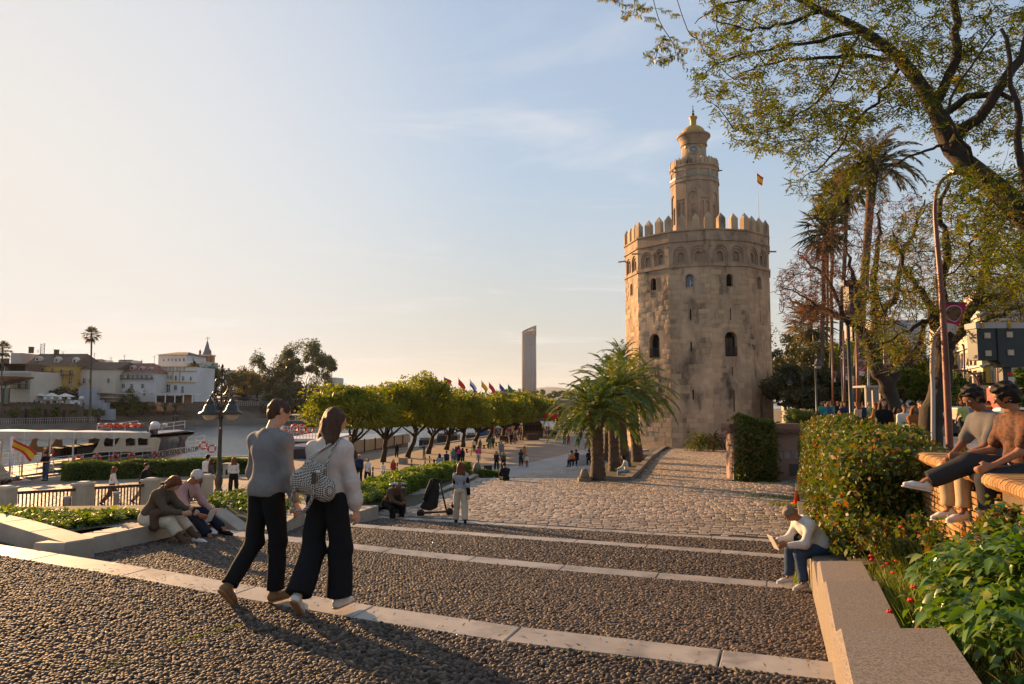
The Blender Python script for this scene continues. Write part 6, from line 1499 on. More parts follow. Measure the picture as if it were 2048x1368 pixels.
prof=[(d0-12,zd0),(d1-.1,zd0+.05+0*zd1),(d1,S(316,902)[1]),(dh,zh),(dn+.3,zn),(dn-1.5,-.6),(d0-12,-.6)]
zdk=2.28
prof=[(26,zdk),(S(300,925)[0],zdk-.15),(S(314,903)[0],S(314,903)[1]),(dh,zh),(dn+.5,zn),(dn-1.2,-.6),(26,-.6)]
V=[]
for y,z in prof:V.append((BX,y,z))
tp_=lambda y:min(1,max(.0,(dn+.6-y)/8))**.6
V+=[(BX-WB*.5-WB*.5*tp_(y),y,z)for y,z in prof]
V=[(BX-(WB*.5)*(1-tp_(y)),y,z)for y,z in prof]+V[len(prof):]
k=len(prof);hull.add(V,[(i,(i+1)%k,k+(i+1)%k,k+i)for i in range(k)]);
tr=tessellate_polygon([[Vector((y,z,0))for y,z in prof]]);hull.add(V,[t for t in tr]+[tuple(k+i for i in t)for t in tr]);hull.build('hull',M_BW,tb_)
dk=MB();dk.box((BX-WB/2,46,zdk+.02),(WB-.3,38,.05));dk.build('deck',mat('boat_deck',(.35,.30,.25),None,rough=.6),tb_)
st_=MB();st_.box((BX+.04,42,zdk-.1),(.1,44,.1));st_.build('rubbing_strake',M_NAVY,tb_)
y_t,z_t=S(356,910);text_obj('lettering','CRUCEROSENSEVILLA.COM',.78,(BX+.03,y_t-.3,z_t+.3),(math.pi/2-0,0,math.pi/2),M_NAVY,tb_,.02,.98)
# superstructure: navy front with one big window, cream rear with rounded windows
def sp(lst):return[S(x,y)for x,y in lst]
for off,sgn in((0,1),(WB,-1)):
 b=MB();wh_=sp([(331,893),(330,884),(337,876),(350,873.5),(361,874),(363,880),(358,893),(349,897),(335,899)])
 panel(b,(BX-off,0,0),u,n_,sp([(316,902),(322,878),(301,869),(345,864),(372,861),(391,865),(376,874),(370,883),(371,894)]),[wh_],.12);b.build('bridge_side',M_NAVY,tb_,fixn=False)
 w_=MB();plate(w_,(BX-off,0,0),u,n_,wh_,.1);wo_=w_.build('bridge_window',mat('boat_glass',(.20,.20,.17),(.06,.07,.07),1.2,.1,spec=.8),tb_,fixn=False)
 b=MB();hs_=[sp([(209,893),(207,886),(212,873),(226,869),(243,869),(237,885),(230,893)]),sp([(252,892),(251,880),(256,870),(270,869),(272,891)]),sp([(276,891),(276,869),(296,870),(297,890)])]
 panel(b,(BX-off,0,0),u,n_,sp([(184,905),(194,893),(203,871),(206,866),(300,866),(322,880),(316,903)]),hs_,.1);b.build('saloon_side',M_CREAM,tb_,fixn=False)
rf=MB();y0,z0_=S(300,870);y1,z1_=S(388,863);rf.add([(BX,y0,z0_),(BX,y1,z1_),(BX-WB/2,y1+2.2,z1_+.1),(BX-WB,y1,z1_),(BX-WB,y0,z0_)],[(0,1,2,3,4)]);rf.add([(BX,y0,z0_-.25),(BX,y1,z1_-.3),(BX-WB/2,y1+2.,z1_-.2),(BX-WB,y1,z1_-.3),(BX-WB,y0,z0_-.25)],[(4,3,2,1,0)]);rf.add([(BX,y0,z0_),(BX,y1,z1_),(BX-WB/2,y1+2.2,z1_+.1),(BX-WB,y1,z1_),(BX,y0,z0_-.25),(BX,y1,z1_-.3),(BX-WB/2,y1+2.,z1_-.2),(BX-WB,y1,z1_-.3)],[(0,1,5,4),(1,2,6,5),(2,3,7,6)]);rf.build('bridge_roof',M_NAVY,tb_,fixn=False)
in_=MB();ya,za=S(300,895);in_.box((BX-WB/2,ya,za+.3),(WB-.6,.2,2.2));in_.build('bulkhead',mat('boat_inside',(.10,.075,.05),None,rough=.7),tb_)
for i in range(12):
 y=S(205,880)[0]+i*.9;
 for k_ in(1.1,3.9):put('bench',M_SEAT,tb_,(BX-k_,y,zdk+.85),(1.5,.5,.8))
# canopy: sagging canvas between bars, with scalloped near edge at the left
cn=MB();ys=[28,36,42,46,50,54,58,62,S(300,864)[0]];zc=lambda y:float(np.interp(y,[36,45,64],[5.75,S(0,862)[1],S(300,865)[1]]))
nx=9;V=[]
for i,y in enumerate(np.linspace(28,S(300,864)[0],41)):
 for j in range(nx):t=j/(nx-1);V.append((BX-WB*t,y,zc(y)+.18*math.sin(math.pi*t)-.05*abs(math.sin(i*math.pi/5))))
cn.add(V,[(i*nx+j,(i+1)*nx+j,(i+1)*nx+j+1,i*nx+j+1)for i in range(40)for j in range(nx-1)],True);cn.build('canopy',M_BW,tb_,fixn=False)
vl=MB();pr_=list(np.linspace(30,S(300,864)[0],121));V=[(BX+.02,y,zc(y))for y in pr_]+[(BX+.05,y,zc(y)-.30-.10*abs(math.sin(i*math.pi/6))-(.15 if y>44 else 0))for i,y in enumerate(pr_)]
vl.add(V,[(i,i+1,122+i,121+i)for i in range(120)]);vl.build('valance',M_CANV,tb_,fixn=False)
for px in(46,100,146,227):
 y=S(px,900)[0]
 for x_ in(BX,BX-WB):b=MB();b.tube([(x_,y,zdk),(x_,y,zc(y))],.06,6);b.build('canopy_post',M_BW,tb_)
def rail(par,x,y0,y1,zf,rows=(1.05,.7,.35),step=1.6,m=None,r=.025):
 b=MB();ys_=np.linspace(y0,y1,max(2,int((y1-y0)/step)))
 for i,y in enumerate(ys_):
  b.tube([(x,y,zf(y)),(x,y,zf(y)+rows[0])],r*1.3,5)
  if i:
   for h in rows:b.tube([(x,yl,zf(yl)+h),(x,y,zf(y)+h)],r,5)
  yl=y
 b.build('railing',m or M_BW,par,fixn=False)
zr_=lambda y:zdk+.05
rail(tb_,BX+.0,30,S(305,905)[0],lambda y:float(np.interp(y,[45,64],[zdk,zdk-.2])));rail(tb_,BX-WB,30,S(250,905)[0],lambda y:zdk+.0)
yb0,zb0=S(305,868);rail(tb_,BX-.3,yb0,S(375,866)[0],lambda y:float(np.interp(y,[yb0,72],[zb0,zb0+.25])),(.75,.4),1.5)
rail(tb_,BX-WB+.3,yb0,S(375,866)[0],lambda y:float(np.interp(y,[yb0,72],[zb0,zb0+.25])),(.75,.4),1.5)
rail(tb_,BX-1.2,S(398,890)[0],S(430,890)[0],lambda y:1.9,(1.5,1.0,.5),1.3)
b=MB();b.ball(tuple(at(310.5,852,68)),.45,14);b.ball(tuple(at(331,850,70)),.22,10);b.build('radar_dome',M_BW,tb_);q=at(305,868,66);put('vent_box',M_NAVY,tb_,tuple(q),(.6,.8,1.1))
lb=[(153,921,'lifebuoy nearest the camera on the boat rail'),(191,919,'second lifebuoy along the near boat rail'),(227.5,917.5,'third lifebuoy along the near boat rail'),(260.5,914.5,'fourth lifebuoy along the near boat rail'),(306.5,911,'lifebuoy just left of the boat lettering')]
for px,py,lab in lb:y,z=S(px,py);lifebuoy((BX+.08,y,z),math.pi/2-.3,lab,.36)
for px,py,d,lab in((97,906,55,'leftmost lifebuoy on the far boat rail'),(131,906,59,'lifebuoy on the far boat rail behind the second canopy post'),(181,902,64,'lifebuoy on the far boat rail by the saloon')):lifebuoy(at(px,py,d),math.pi/2-.5,lab,.36)
for px,py,lab in((407,891,'left of the two lifebuoys on the foredeck rail'),(423.5,897.5,'right of the two lifebuoys on the foredeck rail')):lifebuoy(at(px,py,74),.5,lab,.36)
for i,px in enumerate((207,222,234,248,262,277)):y=S(px,852)[0];o=lifebuoy(at(px,851,66),0,'lifebuoy lying in the row on the boat canopy',.4,'lifebuoys lying on the canopy');o.rotation_euler=(1.2,.1,.3*i)
# red-hulled boat end at the left edge, with a flag
rb=thing('red_boat','stern of a dark-topped red boat at the left edge of the quay','boat',(-32.5,38,0));b=MB()
b.prism([(22,-.5),(42.6,-.5),(43.6,2.6),(22,2.6)],-35,-30.1,lambda y,z,x:(x,y,z));b.build('hull',mat('boat_red',(.42,.03,.015),(.32,.03,.015),2,.5),rb)
b=MB();b.prism([(22,2.62),(43.4,2.62),(42.4,3.6),(40.5,4.6),(22,4.6)],-34.6,-30.6,lambda y,z,x:(x,y,z));b.build('cabin',M_CREAM,rb);b=MB();b.prism([(22,4.62),(41.2,4.62),(38.6,5.6),(22,5.6)],-34.8,-30.3,lambda y,z,x:(x,y,z));b.build('cabin_roof',mat('boat_brown',(.04,.028,.02),None,rough=.5),rb)
rail(rb,-30.0,26,42.2,lambda y:1.8,(1.3,1.05,.8,.5,.25),1.5)
for y in(38.8,42.3):b=MB();b.tube([(-30.,y,1.7),(-30.,y,5.2)],.06,6);b.build('post',M_BW,rb)
fp=at(27,905,42);flag('stern_flag','large red and yellow flag trailing from the stern of the red boat',(fp[0],42,1.8),tuple(at(27,876,42)),1.35,.5,[(M_RED,1),(M_YEL,2),(M_RED,1)],drop=.5,sway=(1,.2,0))
# blue and white boat between the couple
bb_=thing('blue_boat','blue and white boat with railed upper deck seen between the man and the woman','boat',tuple(at(600,925,86)*(1,1,0)))
def bxz(px0,px1,py0,py1,d,dep,m,nm,par):p,q=at(px0,py0,d),at(px1,py1,d);return put(nm,m,par,((p[0]+q[0])/2,d+dep/2,(p[2]+q[2])/2),(q[0]-p[0],dep,p[2]-q[2]))
M_BLUE=mat('boat_blue',(.02,.06,.16),(.03,.09,.2),1,.35)
bxz(556,660,918,935,84,16,M_BW,'hull',bb_);bxz(562,655,883,918,85,13,M_BLUE,'cabin',bb_);bxz(556,660,878,883,84.5,14,M_BW,'upper_deck',bb_)
for x0,x1 in((566,574),(577,592),(595,610),(613,628),(631,646)):bxz(x0,x1,888,905,84.95,.1,M_PANE,'window',bb_)
b=MB()
for i in range(15):
 p,q=at(562+i*6.3,878,84.6),at(562+i*6.3,853,84.6);b.bar(p,q,.05)
 if i:
  for f in(0,.25,.5,.75,1):b.bar(lp+(lq-lp)*f,p+(q-p)*f,.05)
 lp,lq=p,q
b.build('railing',M_BW,bb_,fixn=False)
for px,py,lab in((572,868,'lifebuoy low at the left end of the blue boat rail'),(590,856,'lifebuoy on the upper rail of the blue boat, middle'),(604,857,'lifebuoy on the upper rail of the blue boat, right'),(620,858,'lifebuoy on the blue boat rail beside the woman')):lifebuoy(at(px,py,84.3),0,lab,.42)
b=MB();b.ball(tuple(at(560,853,86)),.42,12);b.build('radar_dome',M_BW,bb_)
fb2=thing('far_tour_boat','small white canopied tour boat full of passengers far out on the water','boat',tuple(at(600,845,150)*(1,1,0)));bxz(572,640,842,850,150,5,M_NAVY,'hull',fb2);bxz(573,640,829,832,150,5,M_CANV,'canopy',fb2)
for px in(576,590,605,620,634):bxz(px,px+1,832,842,150,.2,M_BW,'post',fb2)
# barge screened with cream cloth, moored by the trees
bg_=thing('screened_barge','moored barge whose side is screened with cream cloth panels behind the quay trees','barge',tuple(Q_(755,905)))
A,B=Q_(668,920),Q_(835,890);A=A+np.array((-1.2,1.2,0));B=B+np.array((-1.2,1.2,0));zA,zB=at(668,886,A[1])[2],at(835,871,B[1])[2];M_CLOTH=mat('cream_cloth',(.60,.47,.30),(.50,.38,.24),.7,.85,.3,2,bdist=.06)
dr=(B-A);dr[2]=0;L_=np.linalg.norm(dr);dr/=L_;nn=np.array((-dr[1],dr[0],0))
for i in range(8):
 p,q=A+dr*(L_*i/8+.12),A+dr*(L_*(i+1)/8);z0,z1=zA+(zB-zA)*i/8,zA+(zB-zA)*(i+1)/8;b=MB();lean=nn*.7
 b.add([p,q,q+lean*0+(0,0,z1-q[2]),p+(0,0,z0-p[2]),p+nn*.06,q+nn*.06,q+nn*.06+(0,0,z1-q[2]),p+nn*.06+(0,0,z0-p[2])],[(0,1,2,3),(7,6,5,4),(0,3,7,4),(1,5,6,2),(3,2,6,7)]);b.build('cloth_panel',M_CLOTH,bg_,fixn=False)
 b=MB();b.bar(p-nn*.03+(0,0,-.1),p-nn*.03+(0,0,z0-p[2]+.1),.14);b.build('post',M_IRON,bg_)
b=MB();b.prism([tuple((A+nn*.3)[:2]),tuple((B+nn*.3)[:2]),tuple((B+nn*5)[:2]),tuple((A+nn*5)[:2])],-.5,2.6);b.build('hull',M_NAVY,bg_);b=MB();b.prism([tuple((A+nn*.1)[:2]),tuple((B+nn*.1)[:2]),tuple((B+nn*4.8)[:2]),tuple((A+nn*4.8)[:2])],zB+.02,zB+.25);b.build('deck_roof',M_F['grey'],bg_)
# pontoons, gangways and dark boats farther up the quay
for px0,px1,y0,y1,d,m,nm,lab in((838,866,880,894,100,M_NAVY,'dark_boat','dark low boat end right of the cream cloth screen'),(874,915,871,884,112,M_IRON,'pontoon','dark pontoon at the bright water gap'),(932,952,870,881,122,M_IRON,'pontoon','second dark pontoon, under the sixth quay tree'),(950,1010,856,874,140,M_BLUE,'moored_boat','blue and white boat moored behind the quay tree trunks'),(1006,1040,845,860,165,M_NAVY,'moored_boat','navy boat moored farther up behind the trees')):
 t=thing(nm,lab,'boat' if 'boat' in nm else 'pontoon',tuple(at((px0+px1)/2,y1,d)*(1,1,0)));bxz(px0,px1,y0,y1+6,d,5,m,'hull',t);bxz(px0+2,px1-4,y0-4,y0,d+1,3,M_BW if m is M_BLUE else M_IRON,'cabin',t);b=MB()
 for i in range(8):
  p,q=at(px0+(px1-px0)*i/7,y0,d),at(px0+(px1-px0)*i/7,y0-5,d);b.bar(p,q,.06)
  if i:b.bar(lq,q,.06)
  lq=q
 b.build('railing',M_BW,t,fixn=False)
# ------------------------------------------------------------------ lamp posts
M_CAST=mat('cast_iron',(.022,.022,.022),(.04,.036,.03),9,.42,.3,30,spec=.5,bdist=.003)
M_CASTB=mat('cast_iron_brown',(.075,.05,.03),(.045,.032,.02),7,.45,.3,25,spec=.5,bdist=.004)
M_BULB=mat('milk_glass',(.62,.54,.42),(.52,.46,.36),3,.25,trans=.25,spec=.6)
def lantern(par,c,s=1.,arm=None):
 """bell-shaped hood with a milk-glass bowl below; c is the rim centre"""
 c=Vector(c);h=MB();h.lathe([(.31*s,-.045*s),(.315*s,0),(.22*s,.045*s),(.185*s,.09*s),(.155*s,.20*s),(.11*s,.26*s),(.10*s,.30*s),(.115*s,.315*s),(.07*s,.37*s),(.05*s,.41*s),(.0,.42*s)],tuple(c),20);ho=h.build('lantern_hood',M_CAST,par)
 g=MB();g.lathe([(.0,-.21*s),(.08*s,-.20*s),(.15*s,-.16*s),(.195*s,-.09*s),(.205*s,-.02*s)],tuple(c),20);g.build('glass_bowl',M_BULB,par);return ho
def spiral(c,u,v,r0,turns,a0,n=22,dirn=1):
 return[Vector(c)+(u*math.cos(a0+dirn*t*turns*6.283)+v*math.sin(a0+dirn*t*turns*6.283))*(r0*(1-.78*t))for t in[i/n for i in range(n+1)]]
def ornate_lamp(label,base,H=5.55,rz=0.25):
 t=thing('street_lamp',label,'street lamp',tuple(base));x,y,z=base;b=MB()
 b.lathe([(.28,0),(.28,.05),(.20,.09),(.15,.22),(.12,.30),(.17,.36),(.17,.42),(.115,.50),(.15,.66),(.165,.82),(.15,.95),(.105,1.02),(.125,1.06),(.095,1.12),(.088,1.5),(.078,H*.60),(.075,H*.62)],(x,y,z),16);b.build('post',M_CAST,t)
 b=MB();zt=z+H*.62
 b.lathe([(.075,0),(.115,.02),(.12,.06),(.08,.10),(.10,.20),(.11,.26),(.07,.34),(.06,.46),(.10,.50),(.05,.56),(.04,.75)],(x,y,zt-.14),12);b.build('collar',M_CASTB,t)
 up=Vector((0,0,1));c=Vector((x,y,zt))
 sc=MB()
 for k in range(4):
  a=rz+k*math.pi/2;u=Vector((math.cos(a),math.sin(a),0))
  arm=[c+up*.25+u*.05,c+up*.40+u*.14,c+up*.55+u*.22,c+up*.72+u*.26,c+up*.86+u*.34,c+up*.90+u*.46,c+up*.84+u*.58,c+up*.70+u*.62]
  arm=smooth(arm,3);sc.tube(arm,.032,6);tip=arm[-1]
  lantern(t,tip-up*.56+u*.0,1.38)
  sc.tube([tip,tip-up*.06],.04,6);sc.ball(tuple(tip+up*.02),.05,8)
  # scrolls over the arms
  sc.tube(spiral(c+up*.93+u*.36,u,up,.17,1.25,-1.6,dirn=1),[.030-.0008*i for i in range(23)],5)
  sc.tube(spiral(c+up*.80+u*.55,u,up,.10,1.1,2.0,dirn=-1),[.016-.0004*i for i in range(23)],5)
  big=[c+up*.86+u*.10,c+up*1.0+u*.26,c+up*1.20+u*.36,c+up*1.42+u*.36,c+up*1.56+u*.26,c+up*1.54+u*.13,c+up*1.42+u*.10,c+up*1.35+u*.17]
  sc.tube(smooth(big,3),.034,6)
  sc.tube(spiral(c+up*1.22+u*.14,u,up,.10,1.1,0,dirn=-1),[.016-.0004*i for i in range(23)],5)
  top=[c+up*1.50+u*.04,c+up*1.62+u*.15,c+up*1.78+u*.17,c+up*1.90+u*.10,c+up*1.93+u*.03];sc.tube(smooth(top,3),.03,6)
  for h_ in(.62,.92,1.36):sc.ball(tuple(c+up*h_+u*(.24 if h_<1 else.30)),.06,6)
 sc.build('scrollwork',M_CASTB,t,fixn=False)
 b=MB();b.lathe([(.04,.55),(.05,.75),(.035,.95),(.07,1.05),(.04,1.15),(.045,1.5),(.03,1.8),(.075,1.92),(.08,1.97),(.035,2.03),(.06,2.08),(.045,2.15),(.0,2.22)],tuple(c),12);b.build('finial',M_CASTB,t)
 b=MB();b.box((x+.03,y-.092,z+3.0),(.06,.01,.07));b.build('sticker',M_WHITE,t)
 return t
lb_=ground_pt(436,1000,hq);ornate_lamp('ornate black iron street lamp with four white bowls and scrollwork, left of the walking man',tuple(lb_),(1000-733)/F_PX*lb_[1]/.99*.985,1.18)
def simple_lamp(label,base,H,s=1.,group='lantern posts along the avenue',two=True):
 t=thing('lantern_post',label,'street lamp',tuple(base),group=group);x,y,z=base;b=MB();b.lathe([(.2*s,0),(.2*s,.1),(.12*s,.2),(.12*s,.7),(.07*s,.8),(.055*s,H*.97)],(x,y,z),12);b.build('post',M_CAST,t)
 a=MB();tip=Vector((x,y,z+H));a.tube([tip-Vector((0,0,.3)),tip,tip+Vector((-.05,-.2,.22)),tip+Vector((-.04,-.42,.1)),tip+Vector((0,-.42,-.1))],.022*s,5);a.build('arm',M_CAST,t);lantern(t,tip+Vector((0,-.42,-.55)),1.15*s)
 if two:lantern(t,tip+Vector((.25,.35,-.62)),1.0*s)
 return t
p=at(1703,830,27);simple_lamp('nearest lantern post of the avenue, in front of the palm trunks',(p[0],27,CZ-HS),(at(1703,600,27)[2]-5.75),1.15)
for px,ty,dd,lab in((1633,715,48,'lantern post second from the tower, bowl at the height of the pink banners'),(1577,755,66,'small lantern post right beside the tower'),(1606,745,62,'dim lantern post among the dark park trees'),(1686,700,56,'lantern post with a pale hood just left of the brown banner pole'),(1652,732,84,'farthest lantern post between the thin palm trunks')):
 p=at(px,800,dd);simple_lamp(lab,(p[0],dd,CZ-HS),at(px,ty,dd)[2]-5.75,1.0,two=False)
# loudspeaker-like box with a flood lamp on top of the near lantern post
p=at(1704,600,27);b=MB();b.box((p[0]+.05,27,p[2]+.1),(.55,.45,.95));b.box((p[0]-.1,26.8,p[2]+.62),(.7,.25,.22));t=thing('camera_box','dark equipment box mounted high above the nearest lantern post','box',tuple(p));b.build('housing',M_DARK,t);b=MB();b.tube([(p[0],27,p[2]-1.6),(p[0],27,p[2]+.4)],.045,6);b.build('mast',M_CAST,t)
# brown street-lighting mast with a curved arm and the pink banner
M_RUST=mat('brown_painted_steel',(.20,.055,.03),(.13,.04,.025),4,.45,spec=.5)
M_PINK=mat('banner_pink',(.50,.015,.10),(.42,.012,.08),6,.75);M_BWHITE=mat('banner_white',(.55,.48,.44),None,rough=.8);M_PORT=mat('portrait_dark',(.055,.03,.02),(.22,.11,.05),9,.8)
D1=14.5
def hs_base(px,d):p=at(px,850,d);return(p[0],d,CZ-HS)
mast=thing('lamp_mast','tall brown street-lighting mast with a curved arm, its pole crossing the big tree','street lamp',hs_base(1893,D1));b=MB();pts=smooth([Vector(hs_base(1897,D1)),Vector(at(1890,700,D1)),Vector(at(1881,560,D1)),Vector(at(1873,470,D1)),Vector(at(1870,410,D1)),Vector(at(1878,370,D1)),Vector(at(1898,350,D1)),Vector(at(1922,344,D1))],4)
n=len(pts);b.tube(pts,[.075-.04*min(1,i/(n*.6))for i in range(n)],10);b.build('pole',M_RUST,mast);b=MB();q=at(1925,343,D1);b.box(tuple(q),(.5,.22,.09));b.build('lamp_head',M_CAST,mast)
def banner(label,q,d,group='pink banners on the lamp masts',tilt=(0,0),nm='banner'):
 """q: four photo corners tl, tr, br, bl; the portrait is a plain dark oval"""
 P=[at(x,y,d+dz)for(x,y),dz in zip(q,(0,.25,.2,-.05))];t=thing(nm,label,'banner',tuple(P[3]),group=group)
 f=lambda u,v,o=0.:(P[0]*(1-u)+P[1]*u)*(1-v)+(P[3]*(1-u)+P[2]*u)*v+np.array((0,-o+.05*math.sin(u*5+v*3),0))
 def grid(v0,v1,m,name,o=0.):
  b=MB();n=6;V=[f(i/n,v0+(v1-v0)*j/3,o)for j in range(4)for i in range(n+1)];V2=[v+(0,.012,0)for v in V];k=len(V)
  b.add(V+V2,[(j*(n+1)+i,j*(n+1)+i+1,(j+1)*(n+1)+i+1,(j+1)*(n+1)+i)for j in range(3)for i in range(n)]+[(k+j*(n+1)+i,k+(j+1)*(n+1)+i,k+(j+1)*(n+1)+i+1,k+j*(n+1)+i+1)for j in range(3)for i in range(n)]);return b.build(name,m,t,fixn=False)
 grid(0,.74,M_PINK,'printed_cloth');grid(.741,1,M_BWHITE,'white_band')
 for rx,ry,m,nm_,o in((.36,.29,M_BWHITE,'oval_frame',.012),(.32,.26,M_PORT,'portrait',.02)):
  b=MB();n=20;V=[f(.5,.38,o)]+[f(.5+rx*math.cos(a),.38+ry*math.sin(a),o)for a in[2*math.pi*i/n for i in range(n)]];b.add(V,[(0,1+(i+1)%n,1+i)for i in range(n)]);b.build(nm_,m,t,fixn=False)
 for j in range(3):
  b=MB();a0,a1=f(.12,.80+j*.055,.01),f((.75,.85,.6)[j],.80+j*.055,.01);b.bar(a0,a1,.004,.02);b.build('print_line',M_PORT,t)
 b=MB();b.bar(P[0]-(P[1]-P[0])*.08,P[1],.03);b.build('rod',M_CAST,t);return t
banner('large pink banner with a dark oval portrait on the brown mast at right',[(1888,604),(1931,606),(1915,669),(1884,658)],D1+.1,group=None)
for q,dd,lab in((((1714,716),(1734,718),(1729,752),(1713,750)),34,'pink portrait banner just right of the nearest lantern post'),(((1769,693),(1785,694),(1780,731),(1768,726)),30,'pink banner half behind the dark spreading trunk'),(((1688,731),(1697,732),(1696,760),(1687,759)),44,'slim pink banner left of the nearest lantern post'),(((1665,741),(1673,742),(1672,764),(1664,763)),54,'farthest pink banner beside the thin palms')):
 banner(lab,q,dd)
 p=at(q[0][0]-1,760,dd);t=thing('banner_mast','thin brown mast that carries the '+lab.split(' of ')[0].split(' beside')[0].split(' right')[0],'pole',(p[0],dd,CZ-HS));b=MB();b.tube([(p[0],dd,CZ-HS),tuple(at(q[0][0]-1,q[0][1]-70,dd))],[.1,.05],8);b.build('pole',M_RUST,t)
# grey curved traffic pole and arm, thin far poles
for pts,d,r,lab in(([(1866,905),(1866,780),(1864,740),(1866,690),(1874,668),(1887,650)],15.5,.045,'grey curved pole beside the leafy tree trunk'),([(1738,790),(1737,740),(1741,728),(1747,720)],40,.07,'short grey curved pole before the far trees'),
([(1958,810),(1957,770),(1950,752),(1934,742),(1905,741)],36,.06,'dark curved traffic arm in front of the yellow building'),([(1929,800),(1928,700),(1924,690)],42,.06,'thin brown pole before the yellow building'),([(1996,800),(1995,715)],42,.06,'thin brown pole under the dark sign board')):
 P=smooth(pxpath([(x,y,d)for x,y in pts]),3);P[0].z=CZ-HS;t=thing('street_pole',lab,'pole',tuple(P[0]));b=MB();b.tube(P,r,8);b.build('pole',M_F['grey']if 'grey' in lab else M_RUST,t)
# the dark back of a road sign board on its post
sg=thing('sign_board','back of a large dark sign board with four pale square vents, on a stickered post','sign',hs_base(2027,13.5));d=13.5
def sbx(x0,x1,y0,y1,dd,dep,m,nm,par=sg):p,q=at(x0,y0,dd),at(x1,y1,dd);return put(nm,m,par,((p[0]+q[0])/2,dd+dep/2,(p[2]+q[2])/2),(q[0]-p[0],dep,p[2]-q[2]))
M_SIGN=mat('sign_back',(.02,.026,.028),(.03,.036,.038),3,.45);sbx(1953,2075,656,720,d,.3,M_SIGN,'panel_back');sbx(1951,2077,645,656.5,d-.02,.34,M_F['grey'],'top_cap');sbx(1995,1997,656,720,d-.02,.03,M_DARK,'seam')
for x,y in((1975.5,671),(2020,669),(1977.5,706.5),(2022.5,705)):v=sbx(x-6,x+6,y-5.5,y+5.5,d-.03,.04,M_CREAM,'vent')
for x in(1966,2020):sbx(x-3,x+3,644,657,d-.05,.02,M_GOLD,'bracket')
b=MB();q0=at(1995,720,d);b.prism([(0,0),(82/F_PX*d,0),(50/F_PX*d,-.14),(14/F_PX*d,-.14)],0,.3,lambda x,y,h:(q0[0]+x,d+h,q0[2]+y));b.build('bracket_plate',M_SIGN,sg)
pb=hs_base(2027,d);b=MB();b.box((pb[0],d+.15,(pb[2]+at(2027,722,d)[2])/2),(.17,.12,at(2027,722,d)[2]-pb[2]));b.build('post',M_SIGN,sg)
for y,m,hgt in((748,M_RED,.06),(757,M_BWHITE,.07),(764,M_BWHITE,.09),(776,M_F['grey'],.1),(790,M_RED,.05),(796,M_BWHITE,.08)):q=at(2027,y,d);put('sticker',m,sg,(q[0]+R.uniform(-.02,.02),d+.085,q[2]),(.12,.006,hgt))
# buildings on the right of the street
Lm,Wh=M_F['lemon'],M_F['cream']
wr=[(x,y0,y1,7)for x in(1892,1914,1931,1938,1946,1953,1972)for y0,y1 in((706,732),)]+[(x,741,768,7)for x in(1892,1915,1932,1942,1953,1961,1990)]+[(x,785,806,8)for x in(1935,1948,1962)]
building('yellow_corner_building','sunlit yellow and cream building with tall windows and iron balconies behind the street trees',1858,2003,645,812,92,Wh,wr,None,10,cat='building',trim=M_WHITE,d1=56,
bands=((700,1858,2003,2,M_WHITE),(739,1858,2003,2,M_WHITE),(779,1858,2003,2.5,M_WHITE),(650,1858,2003,3,M_WHITE)),balcony=((1908,1920,733),(1930,1966,770),(1982,2000,768)))
yb_=[o for o in COL.objects if o.name=='yellow_corner_building'][0];A9,C9=at(1858,645,92),at(2003,645,56)
for x0,x1 in((1858,1866),(1907,1921),(1974,1981),(1994,2003)):r_=ray((x0+x1)/2,800);k_=r_[0]/r_[1];e_=(C9-A9)[:2];t9=(k_*A9[1]-A9[0])/(e_[0]-k_*e_[1]);q=A9[:2]+e_*t9;put('painted_pier',mat('strong_yellow',(.62,.36,.03),(.56,.32,.03),1,.9),yb_,(q[0],q[1],9.2),(2.6,.12,7),math.atan2(e_[1],e_[0]))
building('white_street_building','pale building with a plain flat roof behind the dark sign board',2003,2120,627,812,55.5,M_F['grey'],[(2012,745,765,8)],None,.8,cat='building',bands=((640,2003,2120,4,Wh),(628,2003,2120,3,M_F['grey'])))
building('white_striped_building','large white building with long horizontal ledges seen through the trees',1745,1850,640,800,140,M_F['grey'],(),None,12,cat='building',bands=tuple((648+i*6,1745,1850,2,M_F['white'])for i in range(8)))
kb_=thing('glass_kiosk','small grey glass-sided kiosk under the dark spreading tree','kiosk',hs_base(1745,32));sbx(1731,1762,771,775,31.9,1.6,M_F['grey'],'roof',kb_)
for x in(1731,1745,1760):sbx(x,x+2,775,815,32,.12,M_F['grey'],'post',kb_)
sbx(1733,1760,776,815,33.4,.05,mat('kiosk_glass',(.16,.16,.14),None,rough=.2),'glass',kb_)
# vehicles on the street
def on_street(px,d):p=at(px,840,d);return(p[0],d,CZ-HS-.12)
car('dark_car','dark car with its headlight towards us on the street behind the woman in green',on_street(1921,33),-1.35,M_CAR[2]);car('parked_car','silver car behind the red mast on the street',on_street(1893,38),1.6,M_CAR[0])
car('white_car','white car just right of the sign post on the street',on_street(2045,32),3.1,M_CAR[1]);car('parked_car','blue-grey car behind the yellow building foot',on_street(1938,46),3.1,M_CAR[3])
bus=thing('red_bus','red bus partly behind the sign post at the right edge','bus',on_street(2075,40));sbx(2032,2130,775,832,40,2.5,mat('bus_red',(.35,.02,.02),None,rough=.35),'body',bus);sbx(2036,2130,781,799,39.97,.04,M_PANE,'window',bus);sbx(2032,2130,771,775,40.1,2.3,M_WHITE,'roof',bus)
bn=thing('striped_barrier','red and yellow striped barrier beside the zebra crossing','barrier',on_street(1968,30));
for i,m in enumerate((M_RED,M_YEL,M_RED)):sbx(1955,1983,806+i*4,810+i*4,30,.1,m,'stripe',bn)
for x in(1957,1980):sbx(x,x+2,806,838,30.02,.06,M_RED,'leg',bn)
zb_=MB()
